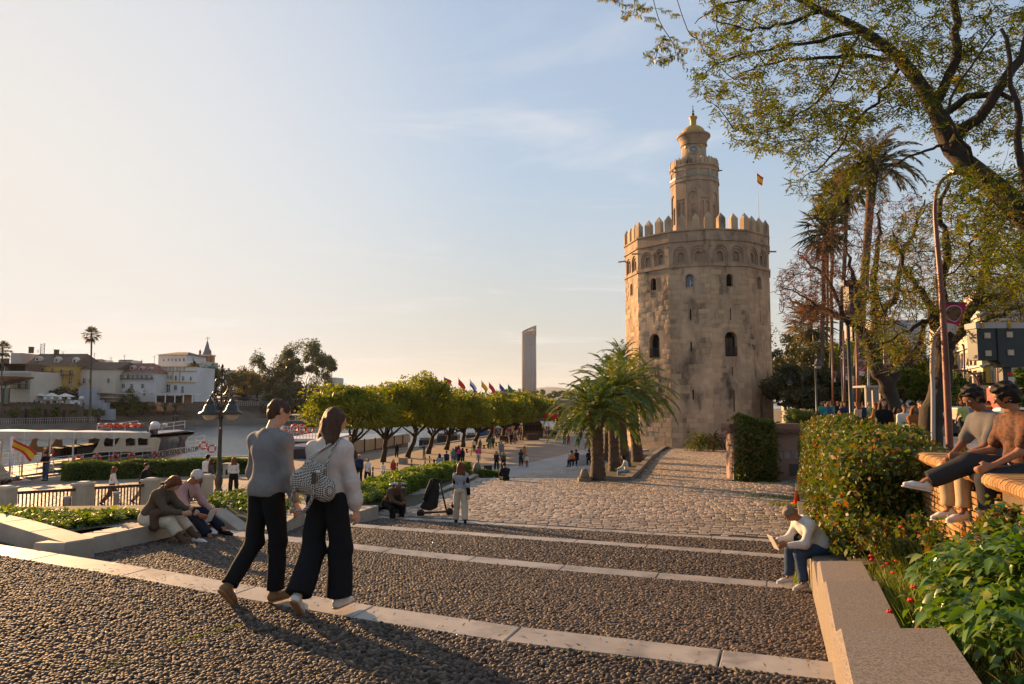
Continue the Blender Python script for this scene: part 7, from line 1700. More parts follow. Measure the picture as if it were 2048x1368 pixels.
for i in range(7):
 x0=on_street(1958,31)[0]+0;zb_.box((x0+1.2,27+i*1.1,CZ-HS-.116+.0),(3.2,.5,.004))
tag(zb_.build('zebra_crossing',mat('road_paint',(.6,.58,.55),None,rough=.7),fixn=False),kind='structure')
# ------------------------------------------------------------------ kiosk house, retaining walls, strip furniture
M_PKWALL=mat('pink_wall',(.34,.23,.18),(.28,.19,.15),1.2,.9,.3,8,third=((.18,.13,.10),1.5,.6,.75));kd=33.6
kz=CZ-hp(kd);ks=thing('utility_house','small pink rendered hut with tiled eaves beside the tower walk, its side hidden by ivy','hut',tuple(at(1570,955,kd)))
x0,x1=at(1466,900,kd)[0],at(1607,900,kd)[0];zt=at(1540,866,kd)[2]
b=MB();H=[rect_poly(at(1574,850,kd)[0]-x0,at(0,917,kd)[2],13/F_PX*kd,14/F_PX*kd),rect_poly(at(1562,850,kd)[0]-x0,at(0,916,kd)[2],7/F_PX*kd,12/F_PX*kd),rect_poly(at(1605,850,kd)[0]-x0-.25,at(0,917,kd)[2],12/F_PX*kd,14/F_PX*kd)]
panel(b,(x0,kd,0),(1,0,0),(0,-1,0),[(0,kz-.5),(x1-x0,kz-.5),(x1-x0,zt),(0,zt)],H,.06);b.box(((x0+x1)/2,kd+.6,(kz+zt)/2),(x1-x0,1.0,zt-kz));b.add([(x0,kd,kz-.5),(x0,kd,zt),(x0,kd+.2,zt),(x0,kd+.2,kz-.5),(x0,kd,zt),(x1,kd,zt),(x1,kd+.2,zt),(x0,kd+.2,zt)],[(0,1,2,3),(4,5,6,7)]);b.build('wall',M_PKWALL,ks,fixn=False)
for h in H:w_=MB();plate(w_,(x0,kd,0),(1,0,0),(0,-1,0),h,.05);w_.build('metal_hatch',M_F['grey'],ks,fixn=False)
sb2=lambda a,b2,c,d2,dd,dep,m,nm:sbx(a,b2,c,d2,dd,dep,m,nm,ks)
sb2(1578,1607,928,952,kd-.02,.03,mat('mesh_grille',(.12,.10,.09),None,rough=.7),'grille');sb2(1461,1610,858,866,kd-.25,1.5,M_ROOFB,'eave');sb2(1459,1612,848,858,kd-.1,1.3,mat('red_coping',(.26,.13,.09),(.2,.1,.07),3,.8),'coping')
for i in range(34):x=x0+(x1-x0)*(i+.5)/34;put('eave_tile',M_ROOFB,ks,(x,kd-.3,zt+.02),(.06,.18,.07))
hedge('ivy_shrub','tall rounded ivy-covered shrub against the left end of the pink hut',[(at(1472,850,kd)[0],kd-.3,kz),(at(1536,850,kd)[0],kd-.3,kz)],1.3,(at(0,832,kd)[2],at(0,842,kd)[2]),16000,L_BUSH,.075,'shrub',rough=.14,round_=.25)
p=at(1600,835,38);hedge('street_shrub','rounded fine-leaved shrub on the wall top behind the pink hut',[(at(1578,850,36)[0],36,zz(HS)),(at(1622,850,36)[0],36,zz(HS))],1.2,(at(0,822,36)[2],at(0,824,36)[2]),5000,L_GRASS,.08,'shrub',rough=.14,asp=.2,round_=.4)
# raised wall behind the hut: dark balustrade of the street
bl=thing('street_parapet','dark parapet along the street edge between the tower and the pink hut','wall',(15.5,40,zz(HS)));b=MB()
for i in range(11):d_=39+i*3.4;p0,p1=(XS(d_)+.45,d_,zz(HS)+.45),(XS(d_+3.3)+.45,d_+3.3,zz(HS)+.45);put('panel',mat('parapet_dark',(.06,.05,.045),None,rough=.8),bl,((p0[0]+p1[0])/2,d_+1.65,zz(HS)+.45),(.28,3.4,.9),-math.atan(.372))
# palms' bed: kerb, grey block wall, stone bollards
pb_=thing('palm_bed_kerb','stone kerb round the bed of the feather palms','kerb',tuple(P_(1255,962)));ring=[P_(1166,962),P_(1256,963),P_(1275,946),P_(1300,918),P_(1325,900),P_(1344,890)]
for i in range(len(ring)-1):
 k=max(1,round(np.linalg.norm(ring[i+1]-ring[i])/1.2))
 for j in range(k):a,c=ring[i]+(ring[i+1]-ring[i])*j/k,ring[i]+(ring[i+1]-ring[i])*(j+.985)/k;b=MB();b.bar(a+(0,0,.08),c+(0,0,.08),.34,.30);b.build('kerb_stone',M_GRAN,pb_)
soil('palm_bed_soil',[tuple(P_(1166,960)+(0,0,.1)),tuple(P_(1254,961)+(0,0,.1)),tuple(P_(1298,917)+(0,0,.1)),tuple(P_(1342,889)+(0,0,.1)),(16.0,71,zz(hp(71))+.1),(9.3,56,zz(hp(56))+.1),(5.0,42,zz(hp(42))+.1)])
gw=thing('grey_block_wall','low grey concrete block wall left of the palm trunks where people sit','wall',tuple(Q_(1145,932)));a,c=Q_(1146,931),Q_(1290,918);a[2]+=0;
for i in range(4):p0,p1=a+(c-a)*i/4,a+(c-a)*(i+.99)/4;hgt=at(0,909,a[1])[2]-a[2];b=MB();b.box(((p0+p1)/2+(0,0,hgt/2-.1)),(np.linalg.norm(p1-p0),1.1,hgt+.2),math.atan2((c-a)[1],(c-a)[0]));b.build('block',M_F['grey'],gw)
def stone_bollard(px,py,hpx,lab,hf):
 p=ground_pt(px,py,hf);s=hpx/F_PX*p[1];b=MB();b.box(p+(0,0,s*.16),(s*.95,s*.95,s*.33));t=thing('stone_bollard',lab,'bollard',tuple(p));b.build('base',M_GRAN,t,bevel=.02);b=MB();b.lathe([(s*.38,s*.32),(s*.30,s*.7),(s*.22,s*.92),(s*.12,s),(.01,s*1.02)],tuple(p),14);b.build('shaft',M_GRAN,t)
stone_bollard(1169,964,26,'weathered stone bollard at the corner of the palm bed',hp);stone_bollard(954,950,24,'weathered stone bollard at the left end of the cobbles',hp)
p=P_(976,948);b=MB();b.box(p+(0,0,.22),(.42,.32,.5));tag(b.build('green_box',mat('dark_green_box',(.012,.025,.018),None,rough=.6)),'small dark green utility box behind the left stone bollard','utility box')
# path bollards: small mushroom posts and taller striped ones
GB='small iron bollards in a row along the quay path'
bm0=None;line=[(790,953),(813,947),(830,944),(848,940),(868,929),(874,928),(884,924),(933,905),(949,901),(968,897),(975,895),(981,894),(992,892),(998,890),(1010,887),(1015,886),(1022,884),(1027,883),(1033,882),(1041,880),(1046,879),(1052,878),(1058,877),(1064,876),(1070,875),(1076,874)]
for i,(px,py)in enumerate(line):
 g=Q_(px,py)
 if bm0 is None:
  t=thing('iron_bollard','low black mushroom-shaped bollard in the quay path row','bollard',tuple(g),group=GB);b=MB();b.lathe([(.20,0),(.20,.06),(.10,.12),(.07,.26),(.10,.30),(.17,.33),(.17,.40),(.10,.45),(.0,.46)],(0,0,0),10);b.build('post',M_IRON,t,world=False);bm0=freeze(t)
 else:t=copy_tree(bm0)
 t.location=tuple(g)
pb0=None
for i,(px,py)in enumerate(((745,966),(794,954),(823,944.5),(850,937),(859,934.5),(942,911),(687,978))):
 g=Q_(px,py)
 if pb0 is None:
  t=thing('slim_bollard','slim black post with a white ring along the quay path','bollard',tuple(g),group='slim black posts along the quay path');b=MB();b.lathe([(.07,0),(.055,.05),(.055,.92),(.03,.97)],(0,0,0),8);b.build('post',M_IRON,t,world=False);b=MB();b.lathe([(.058,.62),(.058,.72)],(0,0,0),8);b.build('white_ring',M_WHITE,t,world=False);pb0=freeze(t)
 else:t=copy_tree(pb0)
 t.location=tuple(g)
# dark planter boxes and tree boxes on the quay
for px,py,w,h,lab,m in((805,930,16,14,'stone tree box round the second quay tree',M_WALLST),(1008,883,17,11,'dark square tree box in the crowd by the bar hut',M_WOODD),(1066,880,24,12,'wooden bar counter end beside the strollers',M_WOODD)):
 g=Q_(px,py);s=g[1]/F_PX;b=MB();b.box(g+(0,.4,h*s/2),(w*s,.9,h*s));tag(b.build('planter_box',m,bevel=.03),lab,'planter')
# bar hut with awnings and a red sign banner
d=118;hut=thing('bar_hut','dark wooden bar hut with two striped awnings at the far end of the quay trees','hut',tuple(Q_(1080,876)));hx=lambda*a:sbx(*a,hut)
g=Q_(1070,876);d=g[1];hx(1045,1086,842,874,d,6,M_WOODD,'wall');hx(1043,1090,839,843,d-.5,7,M_F['brown'],'roof')
for x in(1080,1091):
 b=MB();p,q=at(x,842,d-1),at(x+12,858,d-3.4);b.add([p,(q[0]-.3,p[1],p[2]),q,(p[0]+.8,q[1],q[2]),p-(0,0,.1),(q[0]-.3,p[1],p[2]-.1),q-(0,0,.1),(p[0]+.8,q[1],q[2]-.1)],[(0,1,2,3),(7,6,5,4),(0,3,7,4),(3,2,6,7),(1,5,6,2)]);b.build('awning',M_CANV,hut)
for k in range(5):hx(1050+k*7,1056+k*7,850,862,d-.05,.1,M_VOID,'hatch')
rb_=thing('red_sign_banner','red banner strung over the far quay beside the palm fronds','banner',tuple(at(1101,832,d+8)));hx2=lambda*a:sbx(*a,rb_);hx2(1089,1114,826,838,d+8,.1,M_RED,'cloth')
for x in(1089,1114):hx2(x-.4,x+.4,820,866,d+8,.12,M_IRON,'pole')
for x,m in((1098,M_BLUE),(1111,M_PINK)):t=thing('paper_lantern',('blue' if x<1100 else 'pink')+' round paper lantern hanging above the red banner','lantern',tuple(at(x,816,d+6)));b=MB();b.ball(tuple(at(x,816,d+6)),.38,10);b.build('shade',m,t);b=MB();b.tube([at(x,811,d+6),at(x,800,d+6)],.03,4);b.build('cord',M_IRON,t)
# traffic cone
g=P_(1594,1012);g=G(1594,1006,3.46 if True else 0);cn=thing('traffic_cone','orange traffic cone standing in the weeds by the right kerb','traffic cone',tuple(ground_pt(1594,1008,hp)));g=ground_pt(1594,1008,hp);s=32/F_PX*g[1]
M_ORN=mat('cone_orange',(.80,.10,.015),None,rough=.45);b=MB();b.lathe([(s*.2,.03),(s*.07,s*.9),(s*.05,s*.95),(.01,s*.96)],tuple(g),14);b.build('cone',M_ORN,cn);b=MB();b.box(g+(0,0,.02),(s*.55,s*.55,.04));b.build('base',M_ORN,cn,bevel=.008);b=MB();b.lathe([(s*.165,s*.22),(s*.145,s*.34)],tuple(g),14);b.build('dark_band',M_IRON,cn)
# manhole covers, low pale block where a man stands by the tower, small palm and cycad
for px,py in((1428,937),(1418,950)):g=P_(px,py);b=MB();b.box(g+(0,0,.03),(.9,.7,.02));b.build('inspection_cover',M_F['brown'],None)['kind']='structure'
g=P_(1356,893);b=MB();b.box(g+(0,0,.5),(.85,.7,1.0));tag(b.build('pale_block',M_TOWB,bevel=.03),'pale stone block at the tower foot beside the man in black','stone block')
g=P_(1384,891);fan_palm('small_fan_palm','small thin-trunked palm growing at the tower foot',tuple(g),tuple(at(1382,832,g[1])),.11,22,.42,skirt=0,seg=11,fan=1.0)
g=P_(1402,903);feather_palm('cycad','low spreading palm-like shrub at the tower foot, right of the small palm',tuple(g),tuple(g+(0,0,.5)),.18,46,1.7,ln=26,lw=.05,leaf=L_BUSH,droop=1.3)
g=P_(1428,900);feather_palm('cycad','drier spreading shrub right beside the low palm-like shrub',tuple(g),tuple(g+(0,0,.7)),.15,30,1.5,ln=22,lw=.05,leaf=L_RUST,droop=1.6)
# waste bin by the hunched man, and the electric scooter with a jacket over it
g=G(795,1028,3.38);bi=thing('litter_bin','tall dark litter bin with a bluish hood behind the hunched man','bin',tuple(g));s=g[1]/F_PX
b=MB();b.lathe([(.24,0),(.25,.05),(.25,48*s),(.27,49*s),(.27,51*s),(.2,51*s)],tuple(g),20);b.build('body',mat('bin_grey',(.025,.028,.03),(.035,.04,.04),5,.5),bi);b=MB();b.lathe([(.27,57*s),(.24,59.5*s),(.1,61*s),(.0,61.3*s)],tuple(g),20);b.build('hood',mat('bin_hood',(.06,.09,.15),None,rough=.35),bi)
b=MB();[b.tube([g+(.22*math.cos(a),.22*math.sin(a),50*s),g+(.22*math.cos(a),.22*math.sin(a),57.5*s)],.02,5)for a in(.3,2.4,4.4)];b.build('bracket',M_IRON,bi)
g=G(868,1034,3.37);sc_=thing('kick_scooter','black kick scooter parked at the step with its handlebar up','scooter',tuple(g));s=g[1]/F_PX
b=MB();b.bar(g+(-.32,.0,.12),g+(.35,.25,.12),.16,.05);b.build('deck',M_IRON,sc_);b=MB();b.tube([g+(.33,.25,.15),g+(.13,.12,1.02)],.025,8);b.tube([g+(-.12,.12,1.05),g+(.42,.16,1.02)],.018,8);b.build('handlebar',M_IRON,sc_)
for dx,dy in((-.38,-.02),(.42,.28)):b=MB();b.lathe([(.05,-.03),(.11,-.03),(.11,.03),(.05,.03)],g+(dx,dy,.11),14,M=Matrix.Rotation(math.pi/2,3,'X')@Matrix.Rotation(.35,3,'Y'));b.build('wheel',M_IRON,sc_)
# coat hanging over the bar
V=[];n=14;m_=9;top=g+(.02,.12,1.08)
for j in range(m_):
 v=j/(m_-1)
 for i in range(n):a=2*math.pi*i/n;r=(.06+.145*v**.7)*(1+.22*math.sin(3*a+2*v)*v);V.append(top+(-.22*v**1.5+r*1.15*math.cos(a),r*.45*math.sin(a),-.86*v+.05*math.sin(a*2+1)*v))
b=MB();b.add(V,[(j*n+i,j*n+(i+1)%n,(j+1)*n+(i+1)%n,(j+1)*n+i)for j in range(m_-1)for i in range(n)]+[tuple(range(n))],True);t=thing('hanging_coat','black coat draped over the scooter handlebar','coat',tuple(top));b.build('coat',mat('black_cloth',(.010,.010,.011),(.018,.017,.018),9,.85),t,fixn=False)
b=MB();b.tube([top+(-.1,-.06,-.05),top+(-.22,-.10,-.35),top+(-.3,-.1,-.62)],[.06,.055,.05],8);b.build('sleeve',mat('black_cloth',(0,0,0)),t)
# ------------------------------------------------------------------ the railing with stone piers at the left
M_RAILB=mat('railing_brown',(.085,.042,.025),(.055,.03,.02),5,.5);M_PIER=mat('pier_stone',(.50,.42,.31),(.40,.33,.24),1.6,.8,.25,25,bdist=.004)
rg=thing('pier_railing','brown metal railing between cream stone piers on the quay at left','railing',(-15,24.5,zz(3.95)))
prs=[(-18.3,20.6),(-16.5,23.1),(-15.1,25.0),(-13.7,26.9),(-12.5,29.0)]
zg=lambda y:CZ-hq(y)
for i,(x,y)in enumerate(prs):
 w=.50 if i<4 else.42;b=MB();z0=zg(y)-.3;b.box((x,y,z0+.65),(w,w,1.3+.0));b.build('pier',M_PIER,rg,bevel=.01);b=MB();b.box((x,y,z0+1.33),(w+.08,w+.08,.08));b.lathe([(w*.66,z0+1.37),(.2,z0+1.42)],(x,y,0),4,False,rz=math.pi/4);b.build('pier_cap',M_PIER,rg)
 f=MB();
 for sx,sz,sw,sh in((0,.28,w*.55,.02),(0,1.02,w*.55,.02),(-w*.27,.65,.02,.74),(w*.27,.65,.02,.74)):f.box((x+sx,y-w/2-.008,z0+sz),(sw,.018,sh))
 f.build('pier_panel',M_PIER,rg)
 if i<len(prs)-1:
  x2,y2=prs[i+1];d_=np.array((x2-x,y2-y));L_=np.linalg.norm(d_);d_/=L_;a=(x+d_[0]*w*.45,y+d_[1]*w*.45);c=(x2-d_[0]*w*.45,y2-d_[1]*w*.45);z1,z2=zg(y),zg(y2)
  b=MB();b.bar((a[0],a[1],z1+.86),(c[0],c[1],z2+.86),.12,.10);b.build('handrail',M_RAILB,rg);b=MB();b.bar((a[0],a[1],z1+.1),(c[0],c[1],z2+.1),.05);b.build('bottom_rail',M_RAILB,rg)
  n=17
  for k in range(n):t_=(k+.5)/n;bb0=put('baluster',M_RAILB,rg,(a[0]+(c[0]-a[0])*t_,a[1]+(c[1]-a[1])*t_,z1+(z2-z1)*t_+.45),(.035,.035,.74),math.atan2(d_[1],d_[0]))
for px,py,lab in((133,1013,'small grey path light in front of the railing'),(232,1003,'small grey path light near the woman at the railing')):
 g=G(px,py+8,3.7);b=MB();b.lathe([(.09,0),(.09,.38),(.12,.40),(.12,.46),(.02,.47)],tuple(g),12);t=thing('path_light',lab,'light',tuple(g));b.build('housing',M_F['grey'],t)
# pale pedestal box behind the lamp, rope bags by the boat
g=Q_(456,955);s=g[1]/F_PX;b=MB();b.box(g+(0,0,13*s),(16*s,.5,26*s));t=thing('service_pedestal','cream service pedestal with a dark opening behind the iron lamp','pedestal',tuple(g));b.build('body',M_PIER,t,bevel=.03);put('opening',M_VOID,t,tuple(g+(0,-.26,11*s)),(4*s,.02,10*s));put('cap',M_PIER,t,tuple(g+(0,0,27*s)),(18*s,.6,2.5*s))
for px,py,w,m,lab in((8,966,13,M_IRON,'dark heap of bags at the quay edge by the left photo border'),(24,960,14,mat('grey_bag',(.18,.18,.19),None,rough=.6),'grey plastic bag beside the dark heap at the quay edge')):
 g=Q_(px,py+4);s=g[1]/F_PX;b=MB();b.ball(g+(0,0,w*s*.35),w*s*.5,12,(1.2,.8,.75));b.ball(g+(.25,.1,w*s*.6),w*s*.3,10);t=thing('bag_heap',lab,'bags',tuple(g));b.build('bag',m,t)
# ------------------------------------------------------------------ people: smooth bodies grown from a posed skeleton
def snet(D,o,h):
 S=D<0;c=np.array(D.shape)-1;acc=np.zeros(tuple(c)+(3,),np.float32);cnt=np.zeros(tuple(c),np.int8)
 sl=lambda v:tuple(slice(v[i],v[i]+c[i])for i in range(3))
 for ax in range(3):
  o1,o2=[i for i in range(3)if i!=ax]
  for a in(0,1):
   for b in(0,1):
    p=[0,0,0];p[o1]=a;p[o2]=b;q=list(p);q[ax]=1;da,db=D[sl(p)],D[sl(q)];m=(da<0)!=(db<0)
    t=np.where(m,da/np.where(m,da-db,1),0);cnt+=m;acc[...,ax]+=t;acc[...,o1]+=a*m;acc[...,o2]+=b*m
 act=cnt>0;idx=np.full(tuple(c),-1,np.int32);n=int(act.sum());idx[act]=np.arange(n);V=(np.argwhere(act)+acc[act]/cnt[act][:,None])*h+o;Q=[]
 for ax in range(3):
  o1,o2=[(1,2),(2,0),(0,1)][ax];s0=[slice(1,-1)]*3;s1=list(s0);s0[ax]=slice(0,-1);s1[ax]=slice(1,None);A,B=S[tuple(s0)],S[tuple(s1)];m=A!=B
  def cell(i,j):q=[slice(None)]*3;q[o1]=slice(i,c[o1]-1+i);q[o2]=slice(j,c[o2]-1+j);return idx[tuple(q)][m]
  q=np.stack((cell(0,0),cell(1,0),cell(1,1),cell(0,1)),1);f=A[m];q[~f]=q[~f][:,::-1];Q.append(q)
 return V,np.concatenate(Q)
def field(prims,h,k=.03,fold=None,cuts=(),subs=()):
 """prims: (a, b, ra, rb[, squash axis, factor]) tapered capsules, smoothly joined"""
 A=np.array([min(p[0][i],p[1][i])-max(p[2],p[3])*1.25 for p in prims for i in range(3)]).reshape(-1,3);B=np.array([max(p[0][i],p[1][i])+max(p[2],p[3])*1.25 for p in prims for i in range(3)]).reshape(-1,3)
 lo=A.min(0)-.06;n=np.ceil((B.max(0)+.06-lo)/h).astype(int)+1;D=np.full(tuple(n),.3,np.float32)
 for pr,a0,b0 in zip(prims,A,B):
  i0=np.maximum(((a0-.06-lo)/h).astype(int),0);i1=np.minimum(((b0+.06-lo)/h).astype(int)+1,n);s=tuple(slice(x,y)for x,y in zip(i0,i1));g=[lo[i]+h*np.arange(i0[i],i1[i])for i in range(3)]
  X,Y,Z=np.meshgrid(*g,indexing='ij');a,b,ra,rb=[np.array(v,float)for v in pr[:4]];px,py,pz_=X-a[0],Y-a[1],Z-a[2];v=b-a
  if len(pr)>4:
   ax,f=np.array(pr[4],float),pr[5];ax=ax/np.linalg.norm(ax);w=px*ax[0]+py*ax[1]+pz_*ax[2];w0=v@ax;e=(f-1);px,py,pz_=px+ax[0]*w*e,py+ax[1]*w*e,pz_+ax[2]*w*e;v=v+ax*w0*e
  L=max(v@v,1e-8);t=np.clip((px*v[0]+py*v[1]+pz_*v[2])/L,0,1);d=np.sqrt((px-t*v[0])**2+(py-t*v[1])**2+(pz_-t*v[2])**2)-(ra+(rb-ra)*t)
  if len(pr)>6:d=np.maximum(d,(X-pr[6][0])*pr[7][0]+(Y-pr[6][1])*pr[7][1]+(Z-pr[6][2])*pr[7][2])
  D0=D[s];hh=np.clip(.5+.5*(D0-d)/k,0,1);D[s]=D0*(1-hh)+d*hh-k*hh*(1-hh)
 if fold or cuts or subs:
  X,Y,Z=np.meshgrid(*[lo[i]+h*np.arange(n[i])for i in range(3)],indexing='ij')
  if fold:D+=fold[0]*(np.sin(X*fold[1]+Z*fold[2]+1.3*np.sin(Z*fold[1]*.6+Y*9))+.6*np.sin(Y*fold[1]*1.2-Z*fold[2]*1.4+2*np.sin(X*11)))
  for c_,nn_ in cuts:D=np.maximum(D,(X-c_[0])*nn_[0]+(Y-c_[1])*nn_[1]+(Z-c_[2])*nn_[2])
  for a_,b_,r_ in subs:v=b_-a_;t=np.clip(((X-a_[0])*v[0]+(Y-a_[1])*v[1]+(Z-a_[2])*v[2])/(v@v),0,1);D=np.maximum(D,r_-np.sqrt((X-a_[0]-t*v[0])**2+(Y-a_[1]-t*v[1])**2+(Z-a_[2]-t*v[2])**2))
 return snet(D,lo,h)
def dv_(p,o,side):p,o=math.radians(p),math.radians(o);return np.array((side*math.sin(o),math.sin(p)*math.cos(o),-math.cos(p)*math.cos(o)))
def skel(H=1.75,lean=3,hp_=5,hy=0,arms=((5,8,12,2),(-5,8,5,2)),legs=((15,3,5,1),(-15,3,-30,1)),fem=0,sit=None,side=0,foot=(0,0)):
 s=H/1.75;J={};ln=math.radians(lean);T=np.array((math.sin(math.radians(side)),math.sin(ln),math.cos(ln)));T/=np.linalg.norm(T);J['T']=T;J['s']=s
 pel=np.zeros(3);J['pel']=pel;hw=(.088+.01*fem)*s;sw=(.185-.025*fem)*s;J['chest']=pel+T*.33*s;J['neck']=pel+T*.50*s;T2=np.array((0,math.sin(ln*1.25),math.cos(ln*1.25)))
 hd=ln*.9+math.radians(hp_);U=np.array((0,math.sin(hd),math.cos(hd)));J['U']=U;y=math.radians(hy);Fw=np.array((math.sin(y),math.cos(y)*math.cos(hd),-math.sin(hd)*math.cos(y)));Fw/=np.linalg.norm(Fw);J['F']=Fw;J['Rt']=np.cross(Fw,U)
 J['head']=J['neck']+T2*.052*s+U*.115*s+Fw*.015
 for i,sd in enumerate((-1,1)):
  a=arms[i];S_=J['neck']-T*.098*s+np.array((sd*(sw-.012*s),0,0));E=S_+dv_(a[0],a[1],sd)*.285*s;Wr=E+dv_(a[2],a[3],sd)*.245*s;J['sh%d'%i],J['el%d'%i],J['wr%d'%i]=S_,E,Wr;J['hd%d'%i]=dv_(a[2]+(a[4]if len(a)>4 else 4),a[3],sd)
  l=legs[i];Hh=pel+np.array((sd*hw,0,-.04*s));K=Hh+dv_(l[0],l[1],sd)*.42*s;An=K+dv_(l[2],l[3],sd)*.41*s;J['hi%d'%i],J['kn%d'%i],J['an%d'%i]=Hh,K,An
  ft=foot[i];fp=math.radians(ft);J['ft%d'%i]=np.array((sd*.12,math.cos(fp),-math.sin(fp)))
 lo=min(J['an%d'%i][2]-.075*s-.12*max(0,J['ft%d'%i][2]*-1)*s for i in(0,1))if sit is None else-sit
 for k in J:
  if k[:2]in('pe','ch','ne','he','sh','el','wr','hi','kn','an'):J[k]=J[k]-np.array((0,0,lo))
 return J
def hand_prims(J,i,curl=.5,det=True):
 s=J['s'];w=J['wr%d'%i];d=J['hd%d'%i]/np.linalg.norm(J['hd%d'%i]);sd=(-1,1)[i];up=np.cross(d,np.array((sd,0,0.)));up/=np.linalg.norm(up)+1e-6;x=np.cross(up,d) # palm faces inward: width runs along `up`
 P=[(w,w+d*.085*s,.024*s,.036*s,x,1.7)]
 if not det:return P+[(w+d*.08*s,w+d*.15*s+x*0,.03*s,.014*s,x,1.6)]
 c=-sd*x*0;inn=np.array((-sd,0,0.));inn=inn-d*(inn@d);inn/=np.linalg.norm(inn)+1e-6
 for j,(o,L_)in enumerate(((.028,.072),(.0095,.080),(-.0095,.075),(-.027,.058))):
  b=w+d*.082*s+up*o*s;m=b+(d*math.cos(curl*.7)+inn*math.sin(curl*.7))*L_*.5*s;e=m+(d*math.cos(curl*1.9)+inn*math.sin(curl*1.9))*L_*.5*s;P+=[(b,m,.0095*s,.009*s),(m,e,.009*s,.0072*s)]
 b=w+d*.03*s+up*.028*s;m=b+(d*.7+up*.6+inn*.35)*.04*s;return P+[(b,m,.012*s,.0105*s),(m,m+(d*.85+inn*.5)*.032*s,.0105*s,.0085*s)]
def head_prims(J):
 s,c,U,F,Rt=J['s'],J['head'],J['U'],J['F'],J['Rt'];P=[(c+U*.022*s-F*.012*s,c+U*.022*s+F*.012*s,.082*s,.080*s,Rt,1.12),(c-U*.02*s+F*.02*s,c-U*.068*s+F*.048*s,.062*s,.036*s,Rt,1.05),(c+F*.088*s+U*.005*s,c+F*.108*s-U*.022*s,.009*s,.014*s),(c+F*.066*s+U*.028*s-Rt*.03*s,c+F*.066*s+U*.028*s+Rt*.03*s,.018*s,.018*s),(c+F*.078*s-U*.052*s-Rt*.014*s,c+F*.078*s-U*.052*s+Rt*.014*s,.012*s,.012*s)]
 for g in(-1,1):P.append((c+Rt*g*.080*s-F*.012*s+U*.012*s,c+Rt*g*.083*s-F*.010*s-U*.018*s,.016*s,.011*s,Rt,1.6))
 return P
def body_prims(J,fat=1.,det=True,curl=(.5,.5),fem=0):
 s,T=J['s'],J['T'];Y=np.cross(np.array((1.,0,0)),T);P=head_prims(J)+[(J['neck']-T*.03*s,J['head']-J['U']*.05*s,.058*s*(1-.12*fem),.050*s*(1-.12*fem))]
 P+=[(J['pel']-np.array((.045,0,0))*s,J['pel']+np.array((.045,0,0))*s,.105*s*fat,.105*s*fat,Y,1.12),(J['pel'],J['chest'],.108*s*fat,.125*s*fat,Y,1.25),(J['chest']-np.array((.05,0,0))*s,J['chest']+np.array((.05,0,0))*s,.105*s*fat,.105*s*fat,Y,1.2),(J['chest'],J['neck']-T*.065*s,.12*s*fat,.07*s,Y,1.25)]
 for i in(0,1):
  P+=[(J['sh%d'%i]*.35+(J['neck']-T*.045*s)*.65,J['sh%d'%i],.050*s,.052*s),(J['sh%d'%i],J['el%d'%i],.052*s*fat,.037*s),(J['el%d'%i],J['wr%d'%i],.037*s,.024*s)]+hand_prims(J,i,curl[i],det)
  P+=[(J['hi%d'%i],J['kn%d'%i],.077*s*fat,.047*s),(J['kn%d'%i],J['kn%d'%i]*.6+J['an%d'%i]*.4,.045*s,.047*s),(J['kn%d'%i]*.6+J['an%d'%i]*.4,J['an%d'%i],.047*s,.033*s)]
  f=J['ft%d'%i];a=J['an%d'%i];P.append((a-(0,0,.02*s),a+f*.12*s-np.array((0,0,.045))*s,.030*s,.018*s))
 return P
def top_prims(J,inf=.014,sleeve='long',fat=1.,hem=.0,loose=.0):
 s,T=J['s'],J['T'];Y=np.cross(np.array((1.,0,0)),T);q=inf;P=[(J['pel']+T*(.05-hem)*s-np.array((.045,0,0))*s,J['pel']+T*(.05-hem)*s+np.array((.045,0,0))*s,.108*s*fat+q+loose+hem*.3,.108*s*fat+q+loose+hem*.3,Y,1.08,J['pel']+T*(.05-hem-.07)*s,-T),(J['pel']+T*.06*s,J['chest'],.115*s*fat+q+loose*1.4,.130*s*fat+q+loose*.3,Y,1.2),(J['chest']-np.array((.055,0,0))*s,J['chest']+np.array((.055,0,0))*s,.108*s*fat+q,.108*s*fat+q,Y,1.15),(J['chest'],J['neck']-T*.06*s,.125*s*fat+q,.088*s+q,Y,1.2)]
 for i in(0,1):
  S_,E,Wr=J['sh%d'%i],J['el%d'%i],J['wr%d'%i];P.append((J['chest']+np.array(((-1,1)[i]*.06,0,0))*s+T*.03,S_,.088*s+q,.056*s+q));P.append((S_*.1+(J['neck']-T*.035*s)*.9,S_,.050*s+q,.050*s+q))
  if sleeve=='long':P+=[(S_,E,.057*s*fat+q,.047*s+q),(E,E*.12+Wr*.88,.047*s+q,.034*s+q)]
  elif sleeve=='puff':P+=[(S_,E,.050*s+q,.050*s+q),(E,E*.3+Wr*.7,.050*s+q,.056*s+q),(E*.3+Wr*.7,E*.04+Wr*.96,.052*s+q,.026*s+q)]
  else:P+=[(S_,S_*.3+E*.7,.060*s+q,.056*s+q)]
 return P
def leg_prims(J,inf=.012,w=(1.,1.,1.),fat=1.,cut=.93):
 s=J['s'];T=J['T'];P=[(J['pel']-np.array((.045,0,0))*s,J['pel']+np.array((.045,0,0))*s,.106*s*fat+inf,.106*s*fat+inf),(J['pel'],J['pel']+T*.07*s,.11*s*fat+inf,.108*s*fat+inf,np.cross(np.array((1.,0,0)),T),1.15)]
 for i in(0,1):H_,K,A=J['hi%d'%i],J['kn%d'%i],J['an%d'%i];A2=K+(A-K)*cut;nA=(A-K)/np.linalg.norm(A-K);P+=[(H_,K,(.084*fat*s+inf)*w[0],(.057*s+inf)*w[1]),(K,A2+nA*.1,(.057*s+inf)*w[1],(.042*s+inf)*w[2],(1,0,0),1.,A2,nA)]
 return P
